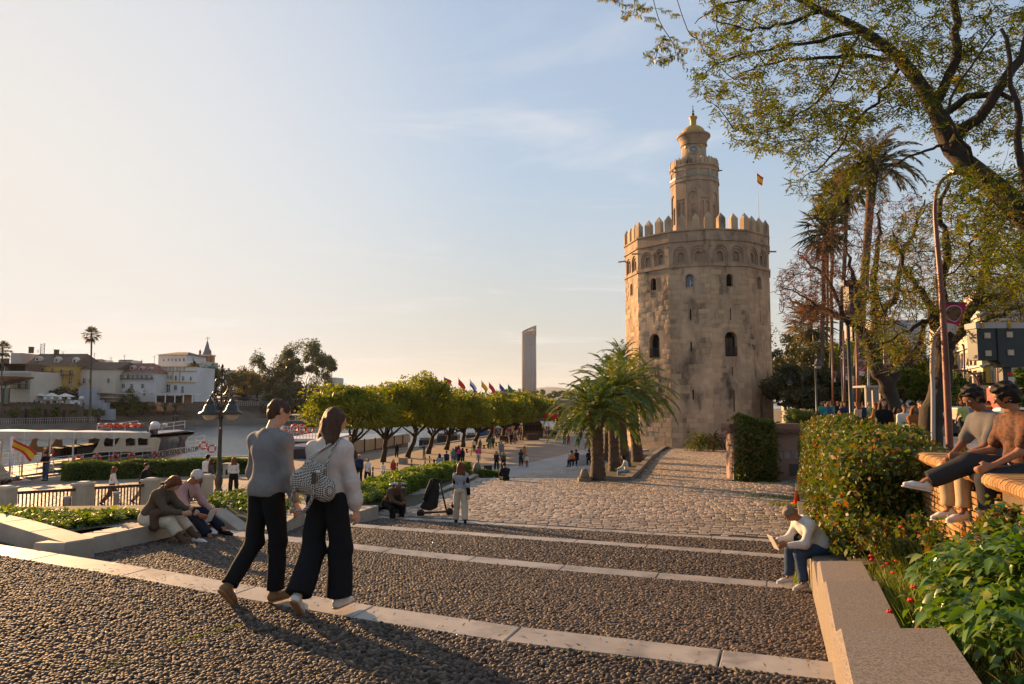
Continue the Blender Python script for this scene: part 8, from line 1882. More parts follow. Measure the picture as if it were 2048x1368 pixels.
def shoe_prims(J,i,k=1.):
 s=J['s'];f=J['ft%d'%i]/np.linalg.norm(J['ft%d'%i]);a=J['an%d'%i];dn=-np.cross(np.cross(f,np.array((0,0,1.))),f)*-1;up=np.array((0,0,1.))-f*f[2];up/=np.linalg.norm(up);b=a-up*.042*s
 return[(a-up*.005*s-f*.012*s,b-f*.030*s,.040*s*k,.038*s*k),(b-f*.028*s,b+f*.10*s-up*.006*s,.040*s*k,.042*s*k,up,1.15),(b+f*.10*s-up*.006*s,b+f*.165*s-up*.012*s,.042*s*k,.028*s*k,up,1.25)],up,b,f
def hair_prims(J,kind='short',vol=0.):
 s,c,U,F,Rt=J['s'],J['head'],J['U'],J['F'],J['Rt'];P=[(c+U*.032*s-F*.022*s,c+U*.034*s+F*.012*s,.090*s+vol,.084*s+vol,Rt,1.10),(c-F*.030*s,c-U*.035*s-F*.045*s,.082*s+vol,.055*s+vol,Rt,1.08)]
 if kind=='bob':
  for g in(-1,1):P.append((c+Rt*g*.055*s-F*.01*s+U*.02*s,c+Rt*g*.068*s-U*.085*s,.050*s,.036*s))
  P.append((c-F*.05*s,c-F*.05*s-U*.09*s,.07*s,.055*s))
 if kind=='long':
  dn=np.array((0,-.10,-1.));q=c-F*.045*s-U*.03*s
  for g in(-1,0,1):a=q+Rt*g*.045*s;m=a+dn*.19*s+Rt*g*.03*s-F*.012;P+=[(a,m,.062*s,.056*s),(m,m+dn*.30*s+Rt*g*.01,.054*s,.022*s)]
  for g in(-1,1):P.append((c+Rt*g*.07*s+U*.02*s,c+Rt*g*.085*s-U*.16*s,.036*s,.020*s))
 return P
def face_subs(J,kind):s,c,U,F,Rt=J['s'],J['head'],J['U'],J['F'],J['Rt'];return[(c+F*.105*s+U*.005*s,c+F*.10*s-U*.12*s,.078*s)]+([(c+Rt*g*.10*s+F*.028*s-U*.025*s,c+Rt*g*.10*s+F*.05*s-U*.10*s,.045*s)for g in(-1,1)]if kind=='short' else[])
HM={}
def solid(name,c,rough=.85,**k):return mat(name,c,tuple(v*.86 for v in c),k.pop('scale',30),rough,k.pop('bump',.25),k.pop('bscale',60),coords='object',bdist=.004,spec=k.pop('spec',.12),**k)
SKIN=[solid('skin_tan',(.34,.155,.085),.5,bump=.05),solid('skin_light',(.52,.29,.19),.5,bump=.05),solid('skin_brown',(.22,.10,.055),.5,bump=.05)]
for m in SKIN:m.node_tree.nodes['Principled BSDF'].inputs['Subsurface Weight'].default_value=.12;m.node_tree.nodes['Principled BSDF'].inputs['Subsurface Radius'].default_value=(.02,.008,.004)
HAIRM=[mat('hair_'+n,c,c2,6,.6,.8,22,coords='object',stretch=(6,6,.5),bdist=.008,spec=.22)for n,c,c2 in(('brown',(.045,.02,.010),(.08,.035,.016)),('black',(.012,.008,.006),(.02,.012,.008)),('white',(.42,.39,.35),(.55,.52,.48)),('auburn',(.10,.03,.012),(.15,.05,.018)),('grey',(.16,.12,.09),(.24,.18,.13)))]
def put_part(name,VQ,m,parent,sm=True,label=None):
 me=npmesh(name,VQ[0],VQ[1],mats=m,smooth=sm);o=link(name,me,parent,False)
 if label:o['label']=label
 return o
def hero(label,loc,yaw,J,skin,top,bottom,shoe,hair,h=.012,sleeve='long',legw=(1,1,1),fat=1.,curl=(.5,.5),hairkind='short',topk=None,fem=0,glasses=False,sole=None,cut=.93,hem=0.,group=None,loose=.0,cuts=()):
 t=thing('person',label,'person',tuple(loc),yaw,group);put_part('body',field(body_prims(J,fat*.91,True,curl,fem),h,.022),skin,t)
 s,T,F,U,Rt,c=(J[k]for k in('s','T','F','U','Rt','head'));nk=J['neck']+T*.014*s
 tp=put_part('top',field(top_prims(J,.012,sleeve,fat,hem,loose),h,.05,(.0026,31,17),[(nk,T)]+list(cuts)),top,t)
 put_part('trousers',field(leg_prims(J,.015,legw,fat,cut),h,.03,(.0038,20,13)),bottom,t)
 for i in(0,1):
  P,up,b,f=shoe_prims(J,i);so=put_part('shoe',field(P,.009,.02,None,[(b-up*.030*s,-up)]),shoe,t)
  put_part('sole',field([(b-f*.035*s-up*.034*s,b+f*.17*s-up*.034*s,.042*s,.034*s,up,3.2)],.009,.01,None,[(b-up*.047*s,-up),(b-up*.026*s,up)]),sole or M_BW,so)
 cy=hairkind=='curly';V,Q=field(hair_prims(J,hairkind,.012 if cy else 0),.008,.03,(.008,62,55)if cy else(.0028,80,14),(),face_subs(J,'short' if cy else hairkind));put_part('hair',(V,Q),hair,t)
 for g in(-1,1):b=MB();b.ball(c+F*.081*s+Rt*g*.031*s+U*.012*s,.0115,8);e=b.build('eye',M_BW,t,world=False);b=MB();b.ball(c+F*.089*s+Rt*g*.031*s+U*.011*s,.0062,6);o=b.build('iris',M_IRON,e,world=False)
 if glasses:
  b=MB()
  for g in(-1,1):q=Vector(c+F*.098*s+Rt*g*.032*s+U*.012*s);b.tube([q+Vector(Rt)*.022*math.cos(a)+Vector(U)*.017*math.sin(a)for a in[i*.5236 for i in range(13)]],.0022,4,cap=False);b.tube([q+Vector(Rt)*g*.022,Vector(c+Rt*g*.086*s-F*.01+U*.018*s)],.0022,4)
  b.tube([c+F*.10*s-Rt*.01+U*.012*s,c+F*.10*s+Rt*.01+U*.012*s],.0022,4);b.build('glasses',M_IRON,t,world=False)
 return t
CL={k:solid('cloth_'+k,c,**kw)for k,c,kw in(('sweat_grey',(.20,.19,.185),{}),('black',(.012,.012,.013),{}),('blouse',(.55,.47,.42),dict(rough=.7)),('olive_plaid',(.10,.075,.05),{}),('cream',(.55,.46,.34),{}),('pink_check',(.42,.27,.25),{}),('navy',(.018,.022,.04),{}),('white',(.62,.58,.52),dict(rough=.7)),('jeans',(.045,.075,.13),{}),('tee_grey',(.12,.115,.115),{}),('tan',(.42,.32,.20),{}),('charcoal',(.035,.035,.037),{}),('brown',(.10,.06,.035),{}),('green',(.22,.24,.08),{}),('vest',(.32,.33,.35),{}))}
CL['rust']=mat('cloth_rust_print',(.12,.036,.009),(.030,.013,.008),24,.8,.3,40,coords='object',contrast=(.44,.58),bdist=.004)
CL['weave']=mat('woven_leather',(.55,.48,.40),(.02,.016,.014),70,.6,.8,80,coords='object',contrast=(.48,.52),detail=0,bdist=.006)
# weave: a true diagonal lattice instead of noise
wm_=CL['weave'];N,L=wm_.node_tree.nodes,wm_.node_tree.links;ck=N.new('ShaderNodeTexChecker');ck.inputs['Scale'].default_value=88;ck.inputs[1].default_value=(.50,.44,.37,1);ck.inputs[2].default_value=(.018,.014,.012,1);tc_=N.new('ShaderNodeTexCoord');mp_=N.new('ShaderNodeMapping');mp_.inputs['Rotation'].default_value=(.1,.78,.2);L.new(tc_.outputs['Object'],mp_.inputs[0]);L.new(mp_.outputs[0],ck.inputs['Vector']);L.new(ck.outputs[0],N['Principled BSDF'].inputs['Base Color'])
M_SUEDE=solid('tan_suede',(.22,.13,.065));M_GUM=mat('gum_sole',(.30,.17,.08),None,rough=.7);M_WSHOE=solid('white_leather',(.62,.58,.52),.5)
# the couple walking down the steps
J=skel(1.77,4,26,22,((2,7,24,-4,10),(2,9,16,4)),((-4,1,-38,0),(7,2,-3,1)),foot=(46,0))
g=G(541,1191,1.735);g[1]+=.02
man=hero('man in a grey sweatshirt and black jeans walking down the steps, looking at the ground',g-(.02,.14,0),math.radians(-30),J,SKIN[1],CL['sweat_grey'],CL['black'],M_SUEDE,HAIRM[0],.010,fat=.97,legw=(1.02,1.05,1.2),sole=M_GUM,glasses=True,loose=.008,hem=.05,cut=.97)
for sgn in(0,):b=MB();T=J['T'];q=J['neck']+T*.002;b.tube([Vector(q)+Vector((.072*math.cos(a),.066*math.sin(a)-.01,.008*math.sin(a)))for a in[i*.393 for i in range(17)]],.010,6,cap=False);b.build('collar',CL['sweat_grey'],man,world=False)
J=skel(1.68,3,22,25,((2,9,16,-2,8),(6,13,10,4,6)),((-4,1,-32,0),(6,3,-3,1)),fem=1,foot=(44,0))
g=G(655,1206,1.742);yw=math.radians(-18)
wom=hero('woman with long brown hair, white blouse and wide black trousers carrying a woven bag',g-(-.02,.16,0),yw,J,SKIN[1],CL['blouse'],CL['black'],M_WSHOE,HAIRM[0],.010,sleeve='puff',fat=.86,legw=(1.12,1.38,2.05),fem=1,hairkind='long',sole=M_GUM,cut=.97,loose=.004)
bagt=thing('shoulder_bag','black and cream woven shoulder bag hanging on the woman\'s back','bag',wom.location,yw);T=J['T'];bc=J['pel']+T*.17+np.array((.02,-.235,0));X=np.array((.96,0,-.26));Zb=np.array((.26,0,.96))
put_part('bag_body',field([(bc-X*.11-Zb*.055,bc+X*.12-Zb*.055,.10,.10,(0,1,0),1.35),(bc-X*.07+Zb*.08,bc+X*.05+Zb*.08,.055,.055,(0,1,0),1.6)],.011,.06,(.003,14,10)),CL['weave'],bagt)
b=MB();sh=Vector(J['sh1']+T*.075+np.array((-.05,0,0)));a0,a1=Vector(bc-X*.12+Zb*.10),Vector(bc+X*.08+Zb*.12);b.tube(smooth([a0,a0.lerp(sh,.5)+Vector((0,-.03,0)),sh+Vector((0,-.04,.012)),sh+Vector((0,.05,.0)),Vector(J['chest']+np.array((.10,.13,.02)))],4),.013,6);b.tube(smooth([a1,a1.lerp(sh,.6)+Vector((.0,-.035,0)),sh+Vector((.02,-.04,.01)),sh+Vector((.02,.05,0))],4),.011,6);b.build('strap',CL['weave'],bagt,world=False)
b=MB();lp=[bc+X*x+Zb*z+np.array((0,-.07,0))for x,z in((-.10,-.10),(-.115,-.2),(-.06,-.275),(.02,-.26),(.06,-.18),(.075,-.05),(.07,.05))];b.tube(smooth([Vector(p)for p in lp],4),.015,6);b.build('hanging_handle',CL['weave'],bagt,world=False)
b=MB();b.box(bc+X*.06+Zb*.03+np.array((0,-.105,0)),(.035,.012,.085));b.build('leather_tag',M_WOODD,bagt,world=False);b=MB();b.lathe([(.016,-.01),(.016,.01)],bc+X*.08+Zb*.09+np.array((0,-.1,0)),8);b.build('buckle',M_WHITE,bagt,world=False)
# seated pair on the left planter wall
def seat_at(px,py,h):return G(px,py,h)
g=seat_at(318,1047,1.84);J=skel(1.63,30,34,0,((38,8,82,-20,4),(36,6,80,-16,4)),((88,6,44,2),(86,4,40,2)),fem=1,sit=.385,foot=(8,8))
wm1=hero('seated woman with auburn bob in a brown checked jacket, reading on the planter wall',(g[0]-.14,g[1],g[2]-.275),math.radians(-96),J,SKIN[1],CL['olive_plaid'],CL['cream'],M_WSHOE,HAIRM[3],.013,fat=1.08,legw=(1.1,1.3,1.4),fem=1,hairkind='bob',cut=.55,sole=M_IRON,loose=.01)
put_part('socks',field([(J['kn%d'%i]*.5+J['an%d'%i]*.5,J['an%d'%i],.052,.040)for i in(0,1)],.012,.01),CL['brown'],wm1);hb=thing('brown_handbag','soft brown bag on the lap of the woman with the auburn bob','bag',wm1.location,math.radians(-96));put_part('bag_body',field([(J['pel']+(-.12,.22,.10),J['pel']+(.14,.26,.08),.10,.10,(0,0,1),1.5),(J['pel']+(.2,.2,.06),J['pel']+(.22,.22,-.12),.07,.06)],.013,.04,(.004,18,12)),CL['brown'],hb)
def booklet(label,J,p,yaw,m=M_BW,off=.11,sz=(.15,.005,.10)):
 c=(J['wr0']+J['wr1'])/2+(J['hd0']+J['hd1'])/2*off;t=thing('phone' if sz[0]<.1 else 'booklet',label,'phone' if sz[0]<.1 else 'booklet',p.location,yaw);b=MB();b.box(c,sz,M=Matrix.Rotation(-.5,3,'X'));b.build('cover',m,t,world=False,bevel=.001)
booklet('dark phone in the hands of the seated woman with auburn hair',J,wm1,math.radians(-96),M_IRON,.12,(.08,.008,.15))
g=seat_at(370,1035,1.91);J=skel(1.74,26,32,0,((30,8,62,-14,4),(28,7,60,-12,4)),((90,8,52,3),(88,5,46,2)),sit=.395,foot=(8,8))
m2=hero('white-haired man in a pink checked shirt seated on the planter wall, reading',(g[0]-.14,g[1],g[2]-.285),math.radians(-103),J,SKIN[0],CL['pink_check'],CL['navy'],solid('black_shoe',(.012,.011,.010),.35),HAIRM[2],.013,fat=1.1,legw=(1.05,1.15,1.25),glasses=True,sole=M_IRON,loose=.01)
booklet('white tablet held low by the white-haired seated man',J,m2,math.radians(-103),M_BW,.13,(.17,.008,.23))
b=MB();b.tube([J['sh1']+(-.06,-.02,.085),J['sh1']+(-.08,.09,.0),J['chest']+(.08,.15,-.08)],.010,5);b.tube([J['sh1']+(-.06,-.02,.085),J['sh1']+(-.07,-.11,-.02),J['chest']+(.06,-.15,-.16)],.010,5);b.build('shoulder_strap',M_IRON,m2,world=False)
# man on the right-hand parapet
g=np.array((XR(9.7)+.14,9.7,zz(2.58)));J=skel(1.58,40,24,0,((22,8,84,-16,10),(24,8,86,-12,10)),((80,6,-6,2),(82,7,4,2)),sit=.61,foot=(6,6))
m3=hero('grey-haired man in a white shirt and jeans seated on the right parapet, reading',(g[0],g[1],g[2]),math.radians(97),J,SKIN[0],CL['white'],CL['jeans'],M_WSHOE,HAIRM[4],.013,fat=1.08,legw=(1.05,1.12,1.2),glasses=True,loose=.02,hem=.03)
booklet('folded leaflet in the hands of the man on the right parapet',J,m3,math.radians(97),M_BW,.13,(.15,.006,.21));pu=thing('black_pouch','black pouch on the lap of the man on the right parapet','bag',m3.location,math.radians(97));put_part('bag_body',field([(J['pel']+(.02,.20,.08),J['pel']+(.12,.24,.06),.085,.08,(0,0,1),1.3)],.013,.03),CL['black'],pu)
# the two young men on the brick wall
wy=math.radians(88);g=np.array((xw(6.95)+.38,6.95,zz(WT)-.06));J=skel(1.76,14,22,-14,((30,4,62,-18,6),(28,6,55,-22,6)),((84,5,4,2),(80,12,-2,4)),sit=.1,foot=(6,10))
y1=hero('curly-haired young man in a grey T-shirt and tan trousers sitting on the brick wall',(g[0],g[1]+.18,g[2]),wy,J,SKIN[2],CL['tee_grey'],CL['tan'],M_WSHOE,HAIRM[1],.012,sleeve='short',legw=(1.08,1.2,1.15),cut=.88,hairkind='curly')
g=np.array((xw(6.35)+.38,6.35,zz(WT)-.06));J=skel(1.76,8,20,18,((26,6,60,-10,6),(20,10,78,10,6)),((80,4,2,2),(97,8,62,18)),sit=.1,foot=(6,-10))
y2=hero('young man with short dark hair and a rust patterned shirt sitting on the brick wall',(g[0],g[1]+.12,g[2]),wy,J,SKIN[0],CL['rust'],CL['charcoal'],M_WSHOE,HAIRM[1],.012,sleeve='short',legw=(1.12,1.35,1.45),cut=.9,loose=.03,hem=.03,hairkind='curly');b=MB();b.ball(J['head']+J['Rt']*-.085-J['U']*.035,.006,6);b.build('earring',M_BW,y2,world=False)
b=MB();b.tube(smooth([Vector(J['pel'])+Vector(v)for v in((-.14,.08,.05),(-.15,.16,-.10),(-.14,.20,-.02),(-.13,.24,.04))],4),.006,5);b.build('key_chain',M_WHITE,y2,world=False)
# woman in cream trousers on the last step, the hunched man by the bin
J=skel(1.66,2,6,8,((8,6,16,0),(-16,10,-10,6)),((10,2,4,1),(-8,2,-18,1)),fem=1,foot=(0,25));g=G(921,1049,3.385)
w4=hero('woman in cream trousers and grey waistcoat walking away across the cobbles',g,math.radians(8),J,SKIN[1],CL['vest'],CL['cream'],solid('black_shoe',(0,0,0)),HAIRM[3],.014,sleeve='long',legw=(1.1,1.3,1.5),fem=1,fat=.92,hairkind='long',sole=M_IRON)
put_part('sleeve',field([p for i in(0,1)for p in((J['sh%d'%i]*.8+J['el%d'%i]*.2,J['el%d'%i],.066,.060),(J['el%d'%i],J['wr%d'%i],.060,.046))],.014,.02),CL['black'],w4)
hg=thing('small_handbag','small black handbag hanging from the left hand of the woman in cream trousers','bag',w4.location,math.radians(8));q=J['wr0']+(-.04,.03,-.32);put_part('bag_body',field([(q-(.0,.06,0),q+(.0,.06,0),.07,.07,(1,0,0),1.5)],.014,.02,None,[(q+(0,0,.04),(0,0,1))]),CL['black'],hg);b=MB();b.tube([q+(0,-.06,.03),J['wr0']+(0,0,-.05),q+(0,.06,.03)],.008,4);b.build('handle',CL['black'],hg,world=False)
J=skel(1.74,38,20,12,((34,8,62,-24,10),(36,8,70,-22,40)),((78,12,-4,2),(76,14,8,4)),sit=.46,foot=(6,6));g=G(769,1012,3.0)
m5=hero('bald hunched man in a brown jumper sitting at the end of the planter wall',(g[0]+.05,g[1]+.25,CZ-3.38),math.radians(-128),J,SKIN[2],CL['brown'],CL['black'],solid('pale_shoe',(.45,.42,.38)),HAIRM[1],.014,fat=1.12,legw=(1.1,1.15,1.2));[bpy.data.objects.remove(o)for o in list(COL.objects)if o.parent==m5 and o.name.startswith('hair')]
print('heroes')
# ---- everybody farther off: one mesh each, clothes coloured from properties of the object
PM=[mat('people_'+n,'c_'+n,None,rough=r,spec=.12)for n,r in(('skin',.6),('top',.85),('legs',.85),('shoes',.7),('hair',.6))]
def crowd_mesh(name,J,fem=0,sleeve='long',hairkind='short',legw=(1,1.1,1.15),cut=.95,h=.024,dress=False,fat=1.):
 parts=[(field(body_prims(J,fat*.93,False,(.3,.3),fem),h*.8,.03),0),(field(top_prims(J,.014,sleeve,fat,.10 if dress else 0),h,.04,(.003,20,12),[(J['neck']+J['T']*.01,J['T'])]),1),(field(leg_prims(J,.014,legw,fat,cut),h,.04),2),(field(sum((shoe_prims(J,i,1.05)[0]for i in(0,1)),[]),h*.8,.02),3),(field(hair_prims(J,hairkind,.004),h*.7,.03,None,(),face_subs(J,hairkind)),4)]
 V,Q,M_=[],[],[];n=0
 for(v,q),m in parts:V.append(v);Q.append(q+n);M_+=[m]*len(q);n+=len(v)
 return npmesh(name,np.concatenate(V),np.concatenate(Q),mats=PM,smooth=True,midx=M_)
A_st=((4,8,14,2),(4,8,10,2));A_ph=((25,8,95,-25),(20,8,90,-20));A_wk=((22,6,34,0),(-20,7,-8,2));A_wk2=((-20,7,-8,2),(22,6,34,0));Lw_=((24,2,12,1),(-18,2,-40,1));Lw2=((-18,2,-40,1),(22,2,10,1));Ls=((2,3,0,2),(-2,4,-4,2))
CM=dict(walk=crowd_mesh('walker',skel(1.75,3,6,0,A_wk,Lw_,foot=(0,35))),walk2=crowd_mesh('walker',skel(1.75,3,12,0,A_wk2,Lw2,foot=(35,0)),sleeve='short'),stand=crowd_mesh('walker',skel(1.75,2,4,0,A_st,Ls)),phone=crowd_mesh('walker',skel(1.75,4,30,0,A_ph,Ls),sleeve='short'),
wwalk=crowd_mesh('walker',skel(1.65,3,6,0,A_wk2,Lw_,1,foot=(0,35)),1,'long','long',(1.1,1.25,1.3),fat=.92),wstand=crowd_mesh('walker',skel(1.65,2,8,0,((12,8,70,-25),(6,8,12,2)),Ls,1),1,'long','long',(1.1,1.3,1.5),fat=.92),wshort=crowd_mesh('walker',skel(1.65,3,6,0,A_wk,Lw2,1,foot=(35,0)),1,'short','bob',(1.15,1.3,1.3),fat=1.05,dress=True),
pair=crowd_mesh('walker',skel(1.75,3,2,0,((60,10,110,-10),(6,8,12,2)),Ls),hairkind='short'),sitg=crowd_mesh('walker',skel(1.7,18,20,0,((40,8,70,-15),(40,8,70,-15)),((105,6,-20,3),(100,6,-25,3)),sit=.13)),sits=crowd_mesh('walker',skel(1.7,12,14,0,((30,8,70,-15),(26,8,60,-10)),((82,6,2,3),(80,6,6,3)),sit=.45),0,'long','bob'))
SK=[(.42,.22,.13),(.50,.29,.19),(.30,.16,.09)];HR={'k':(.015,.010,.008),'b':(.06,.03,.015),'r':(.16,.06,.02),'w':(.5,.47,.43),'y':(.30,.19,.09)}
CC=dict(white=(.62,.6,.56),black=(.015,.015,.017),grey=(.2,.2,.2),navy=(.02,.03,.07),blue=(.05,.11,.25),red=(.35,.03,.03),pink=(.60,.06,.20),green=(.06,.12,.06),khaki=(.30,.23,.14),beige=(.48,.40,.30),brown=(.11,.065,.04),jeans=(.06,.09,.16),lblue=(.25,.35,.45),lime=(.34,.38,.14),orange=(.5,.16,.04),dgrey=(.07,.07,.075),teal=(.03,.22,.2),rust=(.30,.10,.03))
def person(px,py,hpx,kind,yaw,top,legs,hair,label,ground=hq,H=None,group=None,d=None,dz=0,scale=None,shoes='black',cap=None):
 if ground=='street':d0=d or hpx and(H or 1.7)*F_PX/hpx;p=at(px,800,d0);g=np.array((p[0],d0,CZ-HS-(.12 if False else 0)))
 elif d:p=at(px,800,d);g=np.array((p[0],d,CZ-ground(d)))
 else:g=ground_pt(px,py,ground)
 if not label:label=('distant stroller on the quay by the bar hut, ' if ground is hq else 'person on the street behind the hedge, ')+('seated' if 'sit' in kind else 'walking' if 'walk' in kind or 'short' in kind else 'standing')+', in %s top and %s trousers'%(top,legs)
 o=bpy.data.objects.new('person',CM[kind]);COL.objects.link(o);tag(o,label,'person',group);base=1.65 if kind[0]=='w' and kind not in('walk','walk2')else 1.75
 if 'sit' in kind:base=1.7
 hh=(hpx/F_PX*g[1])if hpx and 'sit' not in kind else(H or base);hh=min(max(hh,H or 1.52),H or 1.93);s=scale or hh/base
 o.location=tuple(g+(0,0,dz));o.rotation_euler=(0,0,math.radians(yaw));o.scale=(s,)*3;o['c_skin']=R.choice(SK);o['c_top']=CC[top];o['c_legs']=CC[legs];o['c_shoes']=CC[shoes];o['c_hair']=HR[hair];return o
# yaw 0 walks away from the camera, 180 towards it, 90 to the left, -90 to the right
for a in(
(90,962,60,'phone',170,'black','jeans','k','man in a dark shirt and jeans at the quay edge beside the red boat',hq),
(223,1010,78,'wwalk',-60,'white','brown','r','woman in a white top and brown trousers walking past the railing',hq),
(287,1007,82,'walk',-85,'black','khaki','k','man in a black jacket and khaki trousers striding past the railing, holding a map',hq),
(412,988,78,'stand',-20,'white','jeans','k','man in a white cap and white shirt standing left of the iron lamp',hq),
(419,990,72,'wstand',-40,'dgrey','white','b','woman in grey jacket and white trousers standing left of the iron lamp',hq),
(466,990,75,'wstand',30,'white','black','r','woman in white top half hidden by the man in the grey sweatshirt',hq),
(686,968,58,'wstand',175,'grey','brown','y','leftmost person of the standing group, mostly behind the woman\'s shoulder',hq),
(698,967,58,'stand',175,'black','khaki','b','man in a black pullover and khaki trousers facing us by the bollards',hq),
(718,967,58,'stand',180,'navy','black','w','grey-haired man in a navy jacket and dark trousers facing us',hq),
(735,967,50,'wshort',180,'white','black','r','woman in a white T-shirt with a blue skirt tied over black trousers',hq),
(766,964,38,'walk',150,'white','jeans','b','child in a white shirt walking towards us near the bollards',hq,1.25),
(786,960,38,'wwalk',190,'red','black','k','person in a dark red jacket walking near the row of bollards',hq,1.35),
(793,915,27,'wstand',0,'black','black','k','dark-dressed person standing alone in front of the cream cloth screen',hq),
(848,917,30,'pair',60,'dgrey','grey','k','person with raised arm between the third and fourth quay tree trunks',hq),
(879,950,36,'wstand',10,'lblue','lblue','k','woman in a pale top standing beyond the bright clipped hedge',hq),
(893,938,32,'walk',0,'navy','black','k','man in a blue jacket with a shoulder bag walking away on the path',hq),
(906,930,34,'walk2',5,'teal','jeans','k','left person of the cluster walking away on the path',hq),
(912,928,36,'wwalk',0,'navy','jeans','b','second person of the cluster walking away on the path',hq),
(917,928,38,'wwalk',-10,'pink','black','k','person in pink in the cluster on the path',hq),
(925,929,34,'wwalk',0,'black','black','k','person in a long black coat at the right of the cluster on the path',hq),
(948,905,27,'walk2',0,'white','black','k','person in a white T-shirt walking under the quay trees',hq),
(960,903,25,'wwalk',0,'green','dgrey','b','person in green-grey behind the cyclist under the quay trees',hq),
(979,898,26,'wwalk',0,'teal','green','k','person in green trousers under the quay trees',hq),
(986,897,26,'walk',180,'brown','black','k','person in brown beside the one in green trousers',hq),
(1003,917,36,'stand',170,'grey','grey','w','older person in a long grey-green coat walking towards us on the path',hq),
(993,940,34,'wstand',10,'black','black','y','person with a light scarf and black coat walking away near the plaza edge',hq),
(1007,940,32,'wwalk',5,'brown','black','y','person with a white bag walking away near the plaza edge',hq),
(1042,932,30,'wshort',0,'navy','black','k','person in a navy top on the quay setts next to a child',hq),
(1049,925,33,'wstand',170,'orange','khaki','k','person in orange-brown behind the one in navy on the setts',hq),
(1054,934,22,'stand',150,'white','rust','k','small child in a pale top on the quay setts',hq,1.05),
(1022,889,24,'walk',0,'black','black','k','person in black walking just left of the bollards by the bar',hq),
(1030,888,23,'wwalk',0,'rust','jeans','b','person in a reddish top by the bollards near the bar',hq),
(1129,889,22,'walk',180,'brown','dgrey','k','left of the two people walking side by side beside the white path line',hq),
(1137,889,21,'wwalk',180,'red','brown','k','right of the two people walking beside the white path line',hq),
(1173,901,28,'walk',10,'white','khaki','k','man in a white shirt and khaki trousers left of the palm trunks',hq),
(1181,902,24,'wwalk',0,'blue','blue','k','person in blue just left of the front palm trunk',hq),
(1151,868,16,'wwalk',0,'white','black','k','small figure in white far along the path',hq)):person(*a[:10],H=a[10]if len(a)>10 else None)
# strollers round the bar hut and along the far quay, each distinct by place only
cols_=list(CC);n=0
for px0,px1,py0,py1,k in((975,1045,871,880,26),(1080,1125,866,876,18),(1040,1062,860,870,8),(1150,1190,848,858,6)):
 for i in range(k):person(px0+(px1-px0)*(i+R.random())/k,R.uniform(py0,py1),19,R.choice(('walk','walk2','stand','wwalk','wstand','wshort')),R.choice((0,180,90,-90,20,160)),R.choice(cols_),R.choice(('black','jeans','khaki','dgrey','beige')),R.choice('kbrw'),None,hq,group='strollers in the distance on the quay')
# sitting people
person(1012,941,0,'sitg',20,'black','black','b','person in black with a pale bag sitting on the plaza edge',hp,d=33.3,dz=.02)
person(1146,918,0,'sits',120,'orange','black','k','person with an orange bag sitting on the left end of the grey block wall',hq,d=56.5,dz=.35)
person(1153,914,0,'sits',150,'black','black','k','person in black sitting on the left end of the grey block wall',hq,d=57.5,dz=.4)
person(1178,915,0,'sits',0,'black','black','k','person in black sitting behind the front palm trunk',hq,d=57,dz=.4)
person(1252,950,0,'sits',75,'white','lblue','k','person in a white top and light jeans sitting on the palm bed kerb',hp,d=35.8,dz=-.10)
person(1368,893,34,'phone',170,'black','black','k','man in black standing at the foot of the tower',hp,d=70)
person(1355,893,0,'sits',200,'dgrey','brown','b','small seated figure behind the pale block at the tower foot',hp,d=72,dz=.3)
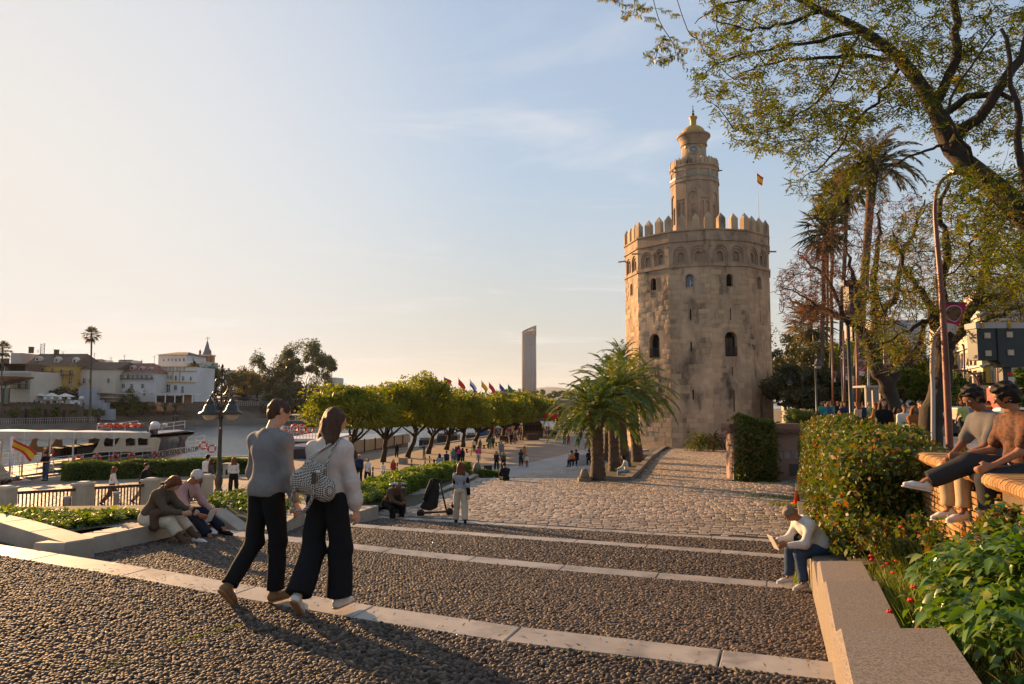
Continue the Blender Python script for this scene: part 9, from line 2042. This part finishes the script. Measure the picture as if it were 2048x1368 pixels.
# cyclists
for px,py,top,lab,hx_ in((957,928,'pink','cyclist in a pink top riding away on the path',33),):
 g=Q_(px,py);s=g[1]/F_PX;person(px,py,0,'sits',0,top,'white','b',lab,hq,d=g[1],dz=.42);t=thing('bicycle','bicycle under the rider in pink on the quay path','bicycle',tuple(g));Mx2=Matrix.Rotation(math.pi/2,3,'Y')
 for dy in(-.5,.55):b=MB();b.tube([Vector((g[0],g[1]+dy+.33*math.cos(a),g[2]+.34+.33*math.sin(a)))for a in[i*.393 for i in range(17)]],.022,5,cap=False);b.build('wheel',M_IRON,t)
 b=MB();q=[g+v for v in((0,-.5,.34),(0,-.15,.85),(0,.4,.85),(0,.55,.34),(0,.0,.3))];b.tube([q[0],q[1],q[2],q[3]],.02,5);b.tube([q[0],q[4],q[2]],.02,5);b.tube([q[4],q[1]],.02,5);b.tube([q[2]+(-.25,0,.12),q[2]+(.25,0,.12)],.015,5);b.build('frame',M_IRON,t)
# the street on the right
st='street'
for a in((1883,'walk2',12,'white','grey','k','man in a white T-shirt and grey trousers walking away on the pavement',28.6,None,1.78),(1925,'wshort',-8,'lime','black','r','curly-haired woman in a green jacket and black trousers walking away on the pavement',29.2,None,1.72),
(1765,'wstand',170,'black','black','b','smiling woman in a black jumper with sunglasses on her head above the hedge',18.0,None,1.78),(1808,'stand',160,'white','grey','b','person in white behind the woman in the black jumper',21,None,1.6),(1826,'wwalk',180,'rust','black','r','woman in rust standing above the hedge',19.5,None,1.62),
(1848,'walk',20,'black','black','k','tall person in black walking away above the right end of the hedge',22,None,1.75),(1862,'wstand',0,'white','brown','y','person in white just left of the man in the white T-shirt',25,None,1.6),
(1790,'wstand',200,'orange','black','k','person in orange among the group above the hedge',23,None,1.5),(1838,'stand',170,'beige','black','k','man facing us between the two dark trunks above the hedge',24,None,1.72),(1975,'walk',-80,'navy','jeans','k','person in blue crossing by the striped barrier',36,None,1.7)):
 person(a[0],0,0,a[1],a[2],a[3],a[4],a[5],a[6],st,H=a[9],d=a[7])
for i in range(24):
 px=1634+i*5.6+R.uniform(-2,2);person(px,0,0,R.choice(('sits','sits','wstand','stand'))if px<1735 else R.choice(('stand','wstand','phone')),R.choice((160,200,90,-90,30)),R.choice(cols_),R.choice(('black','jeans','dgrey','khaki')),R.choice('kbry'),None,st,H=1.62,d=R.uniform(30,42)+(6 if px<1680 else 0),group='people gathered along the street behind the hedge')
for i,(px,lab)in enumerate(((348.5,'left'),(353.5,'middle'),(357,'right'))):person(px,0,0,'stand',180,'dgrey','black','k',lab+' of the three tiny people on the far promenade',lambda d:CZ-1.5,H=1.75,d=187.5)
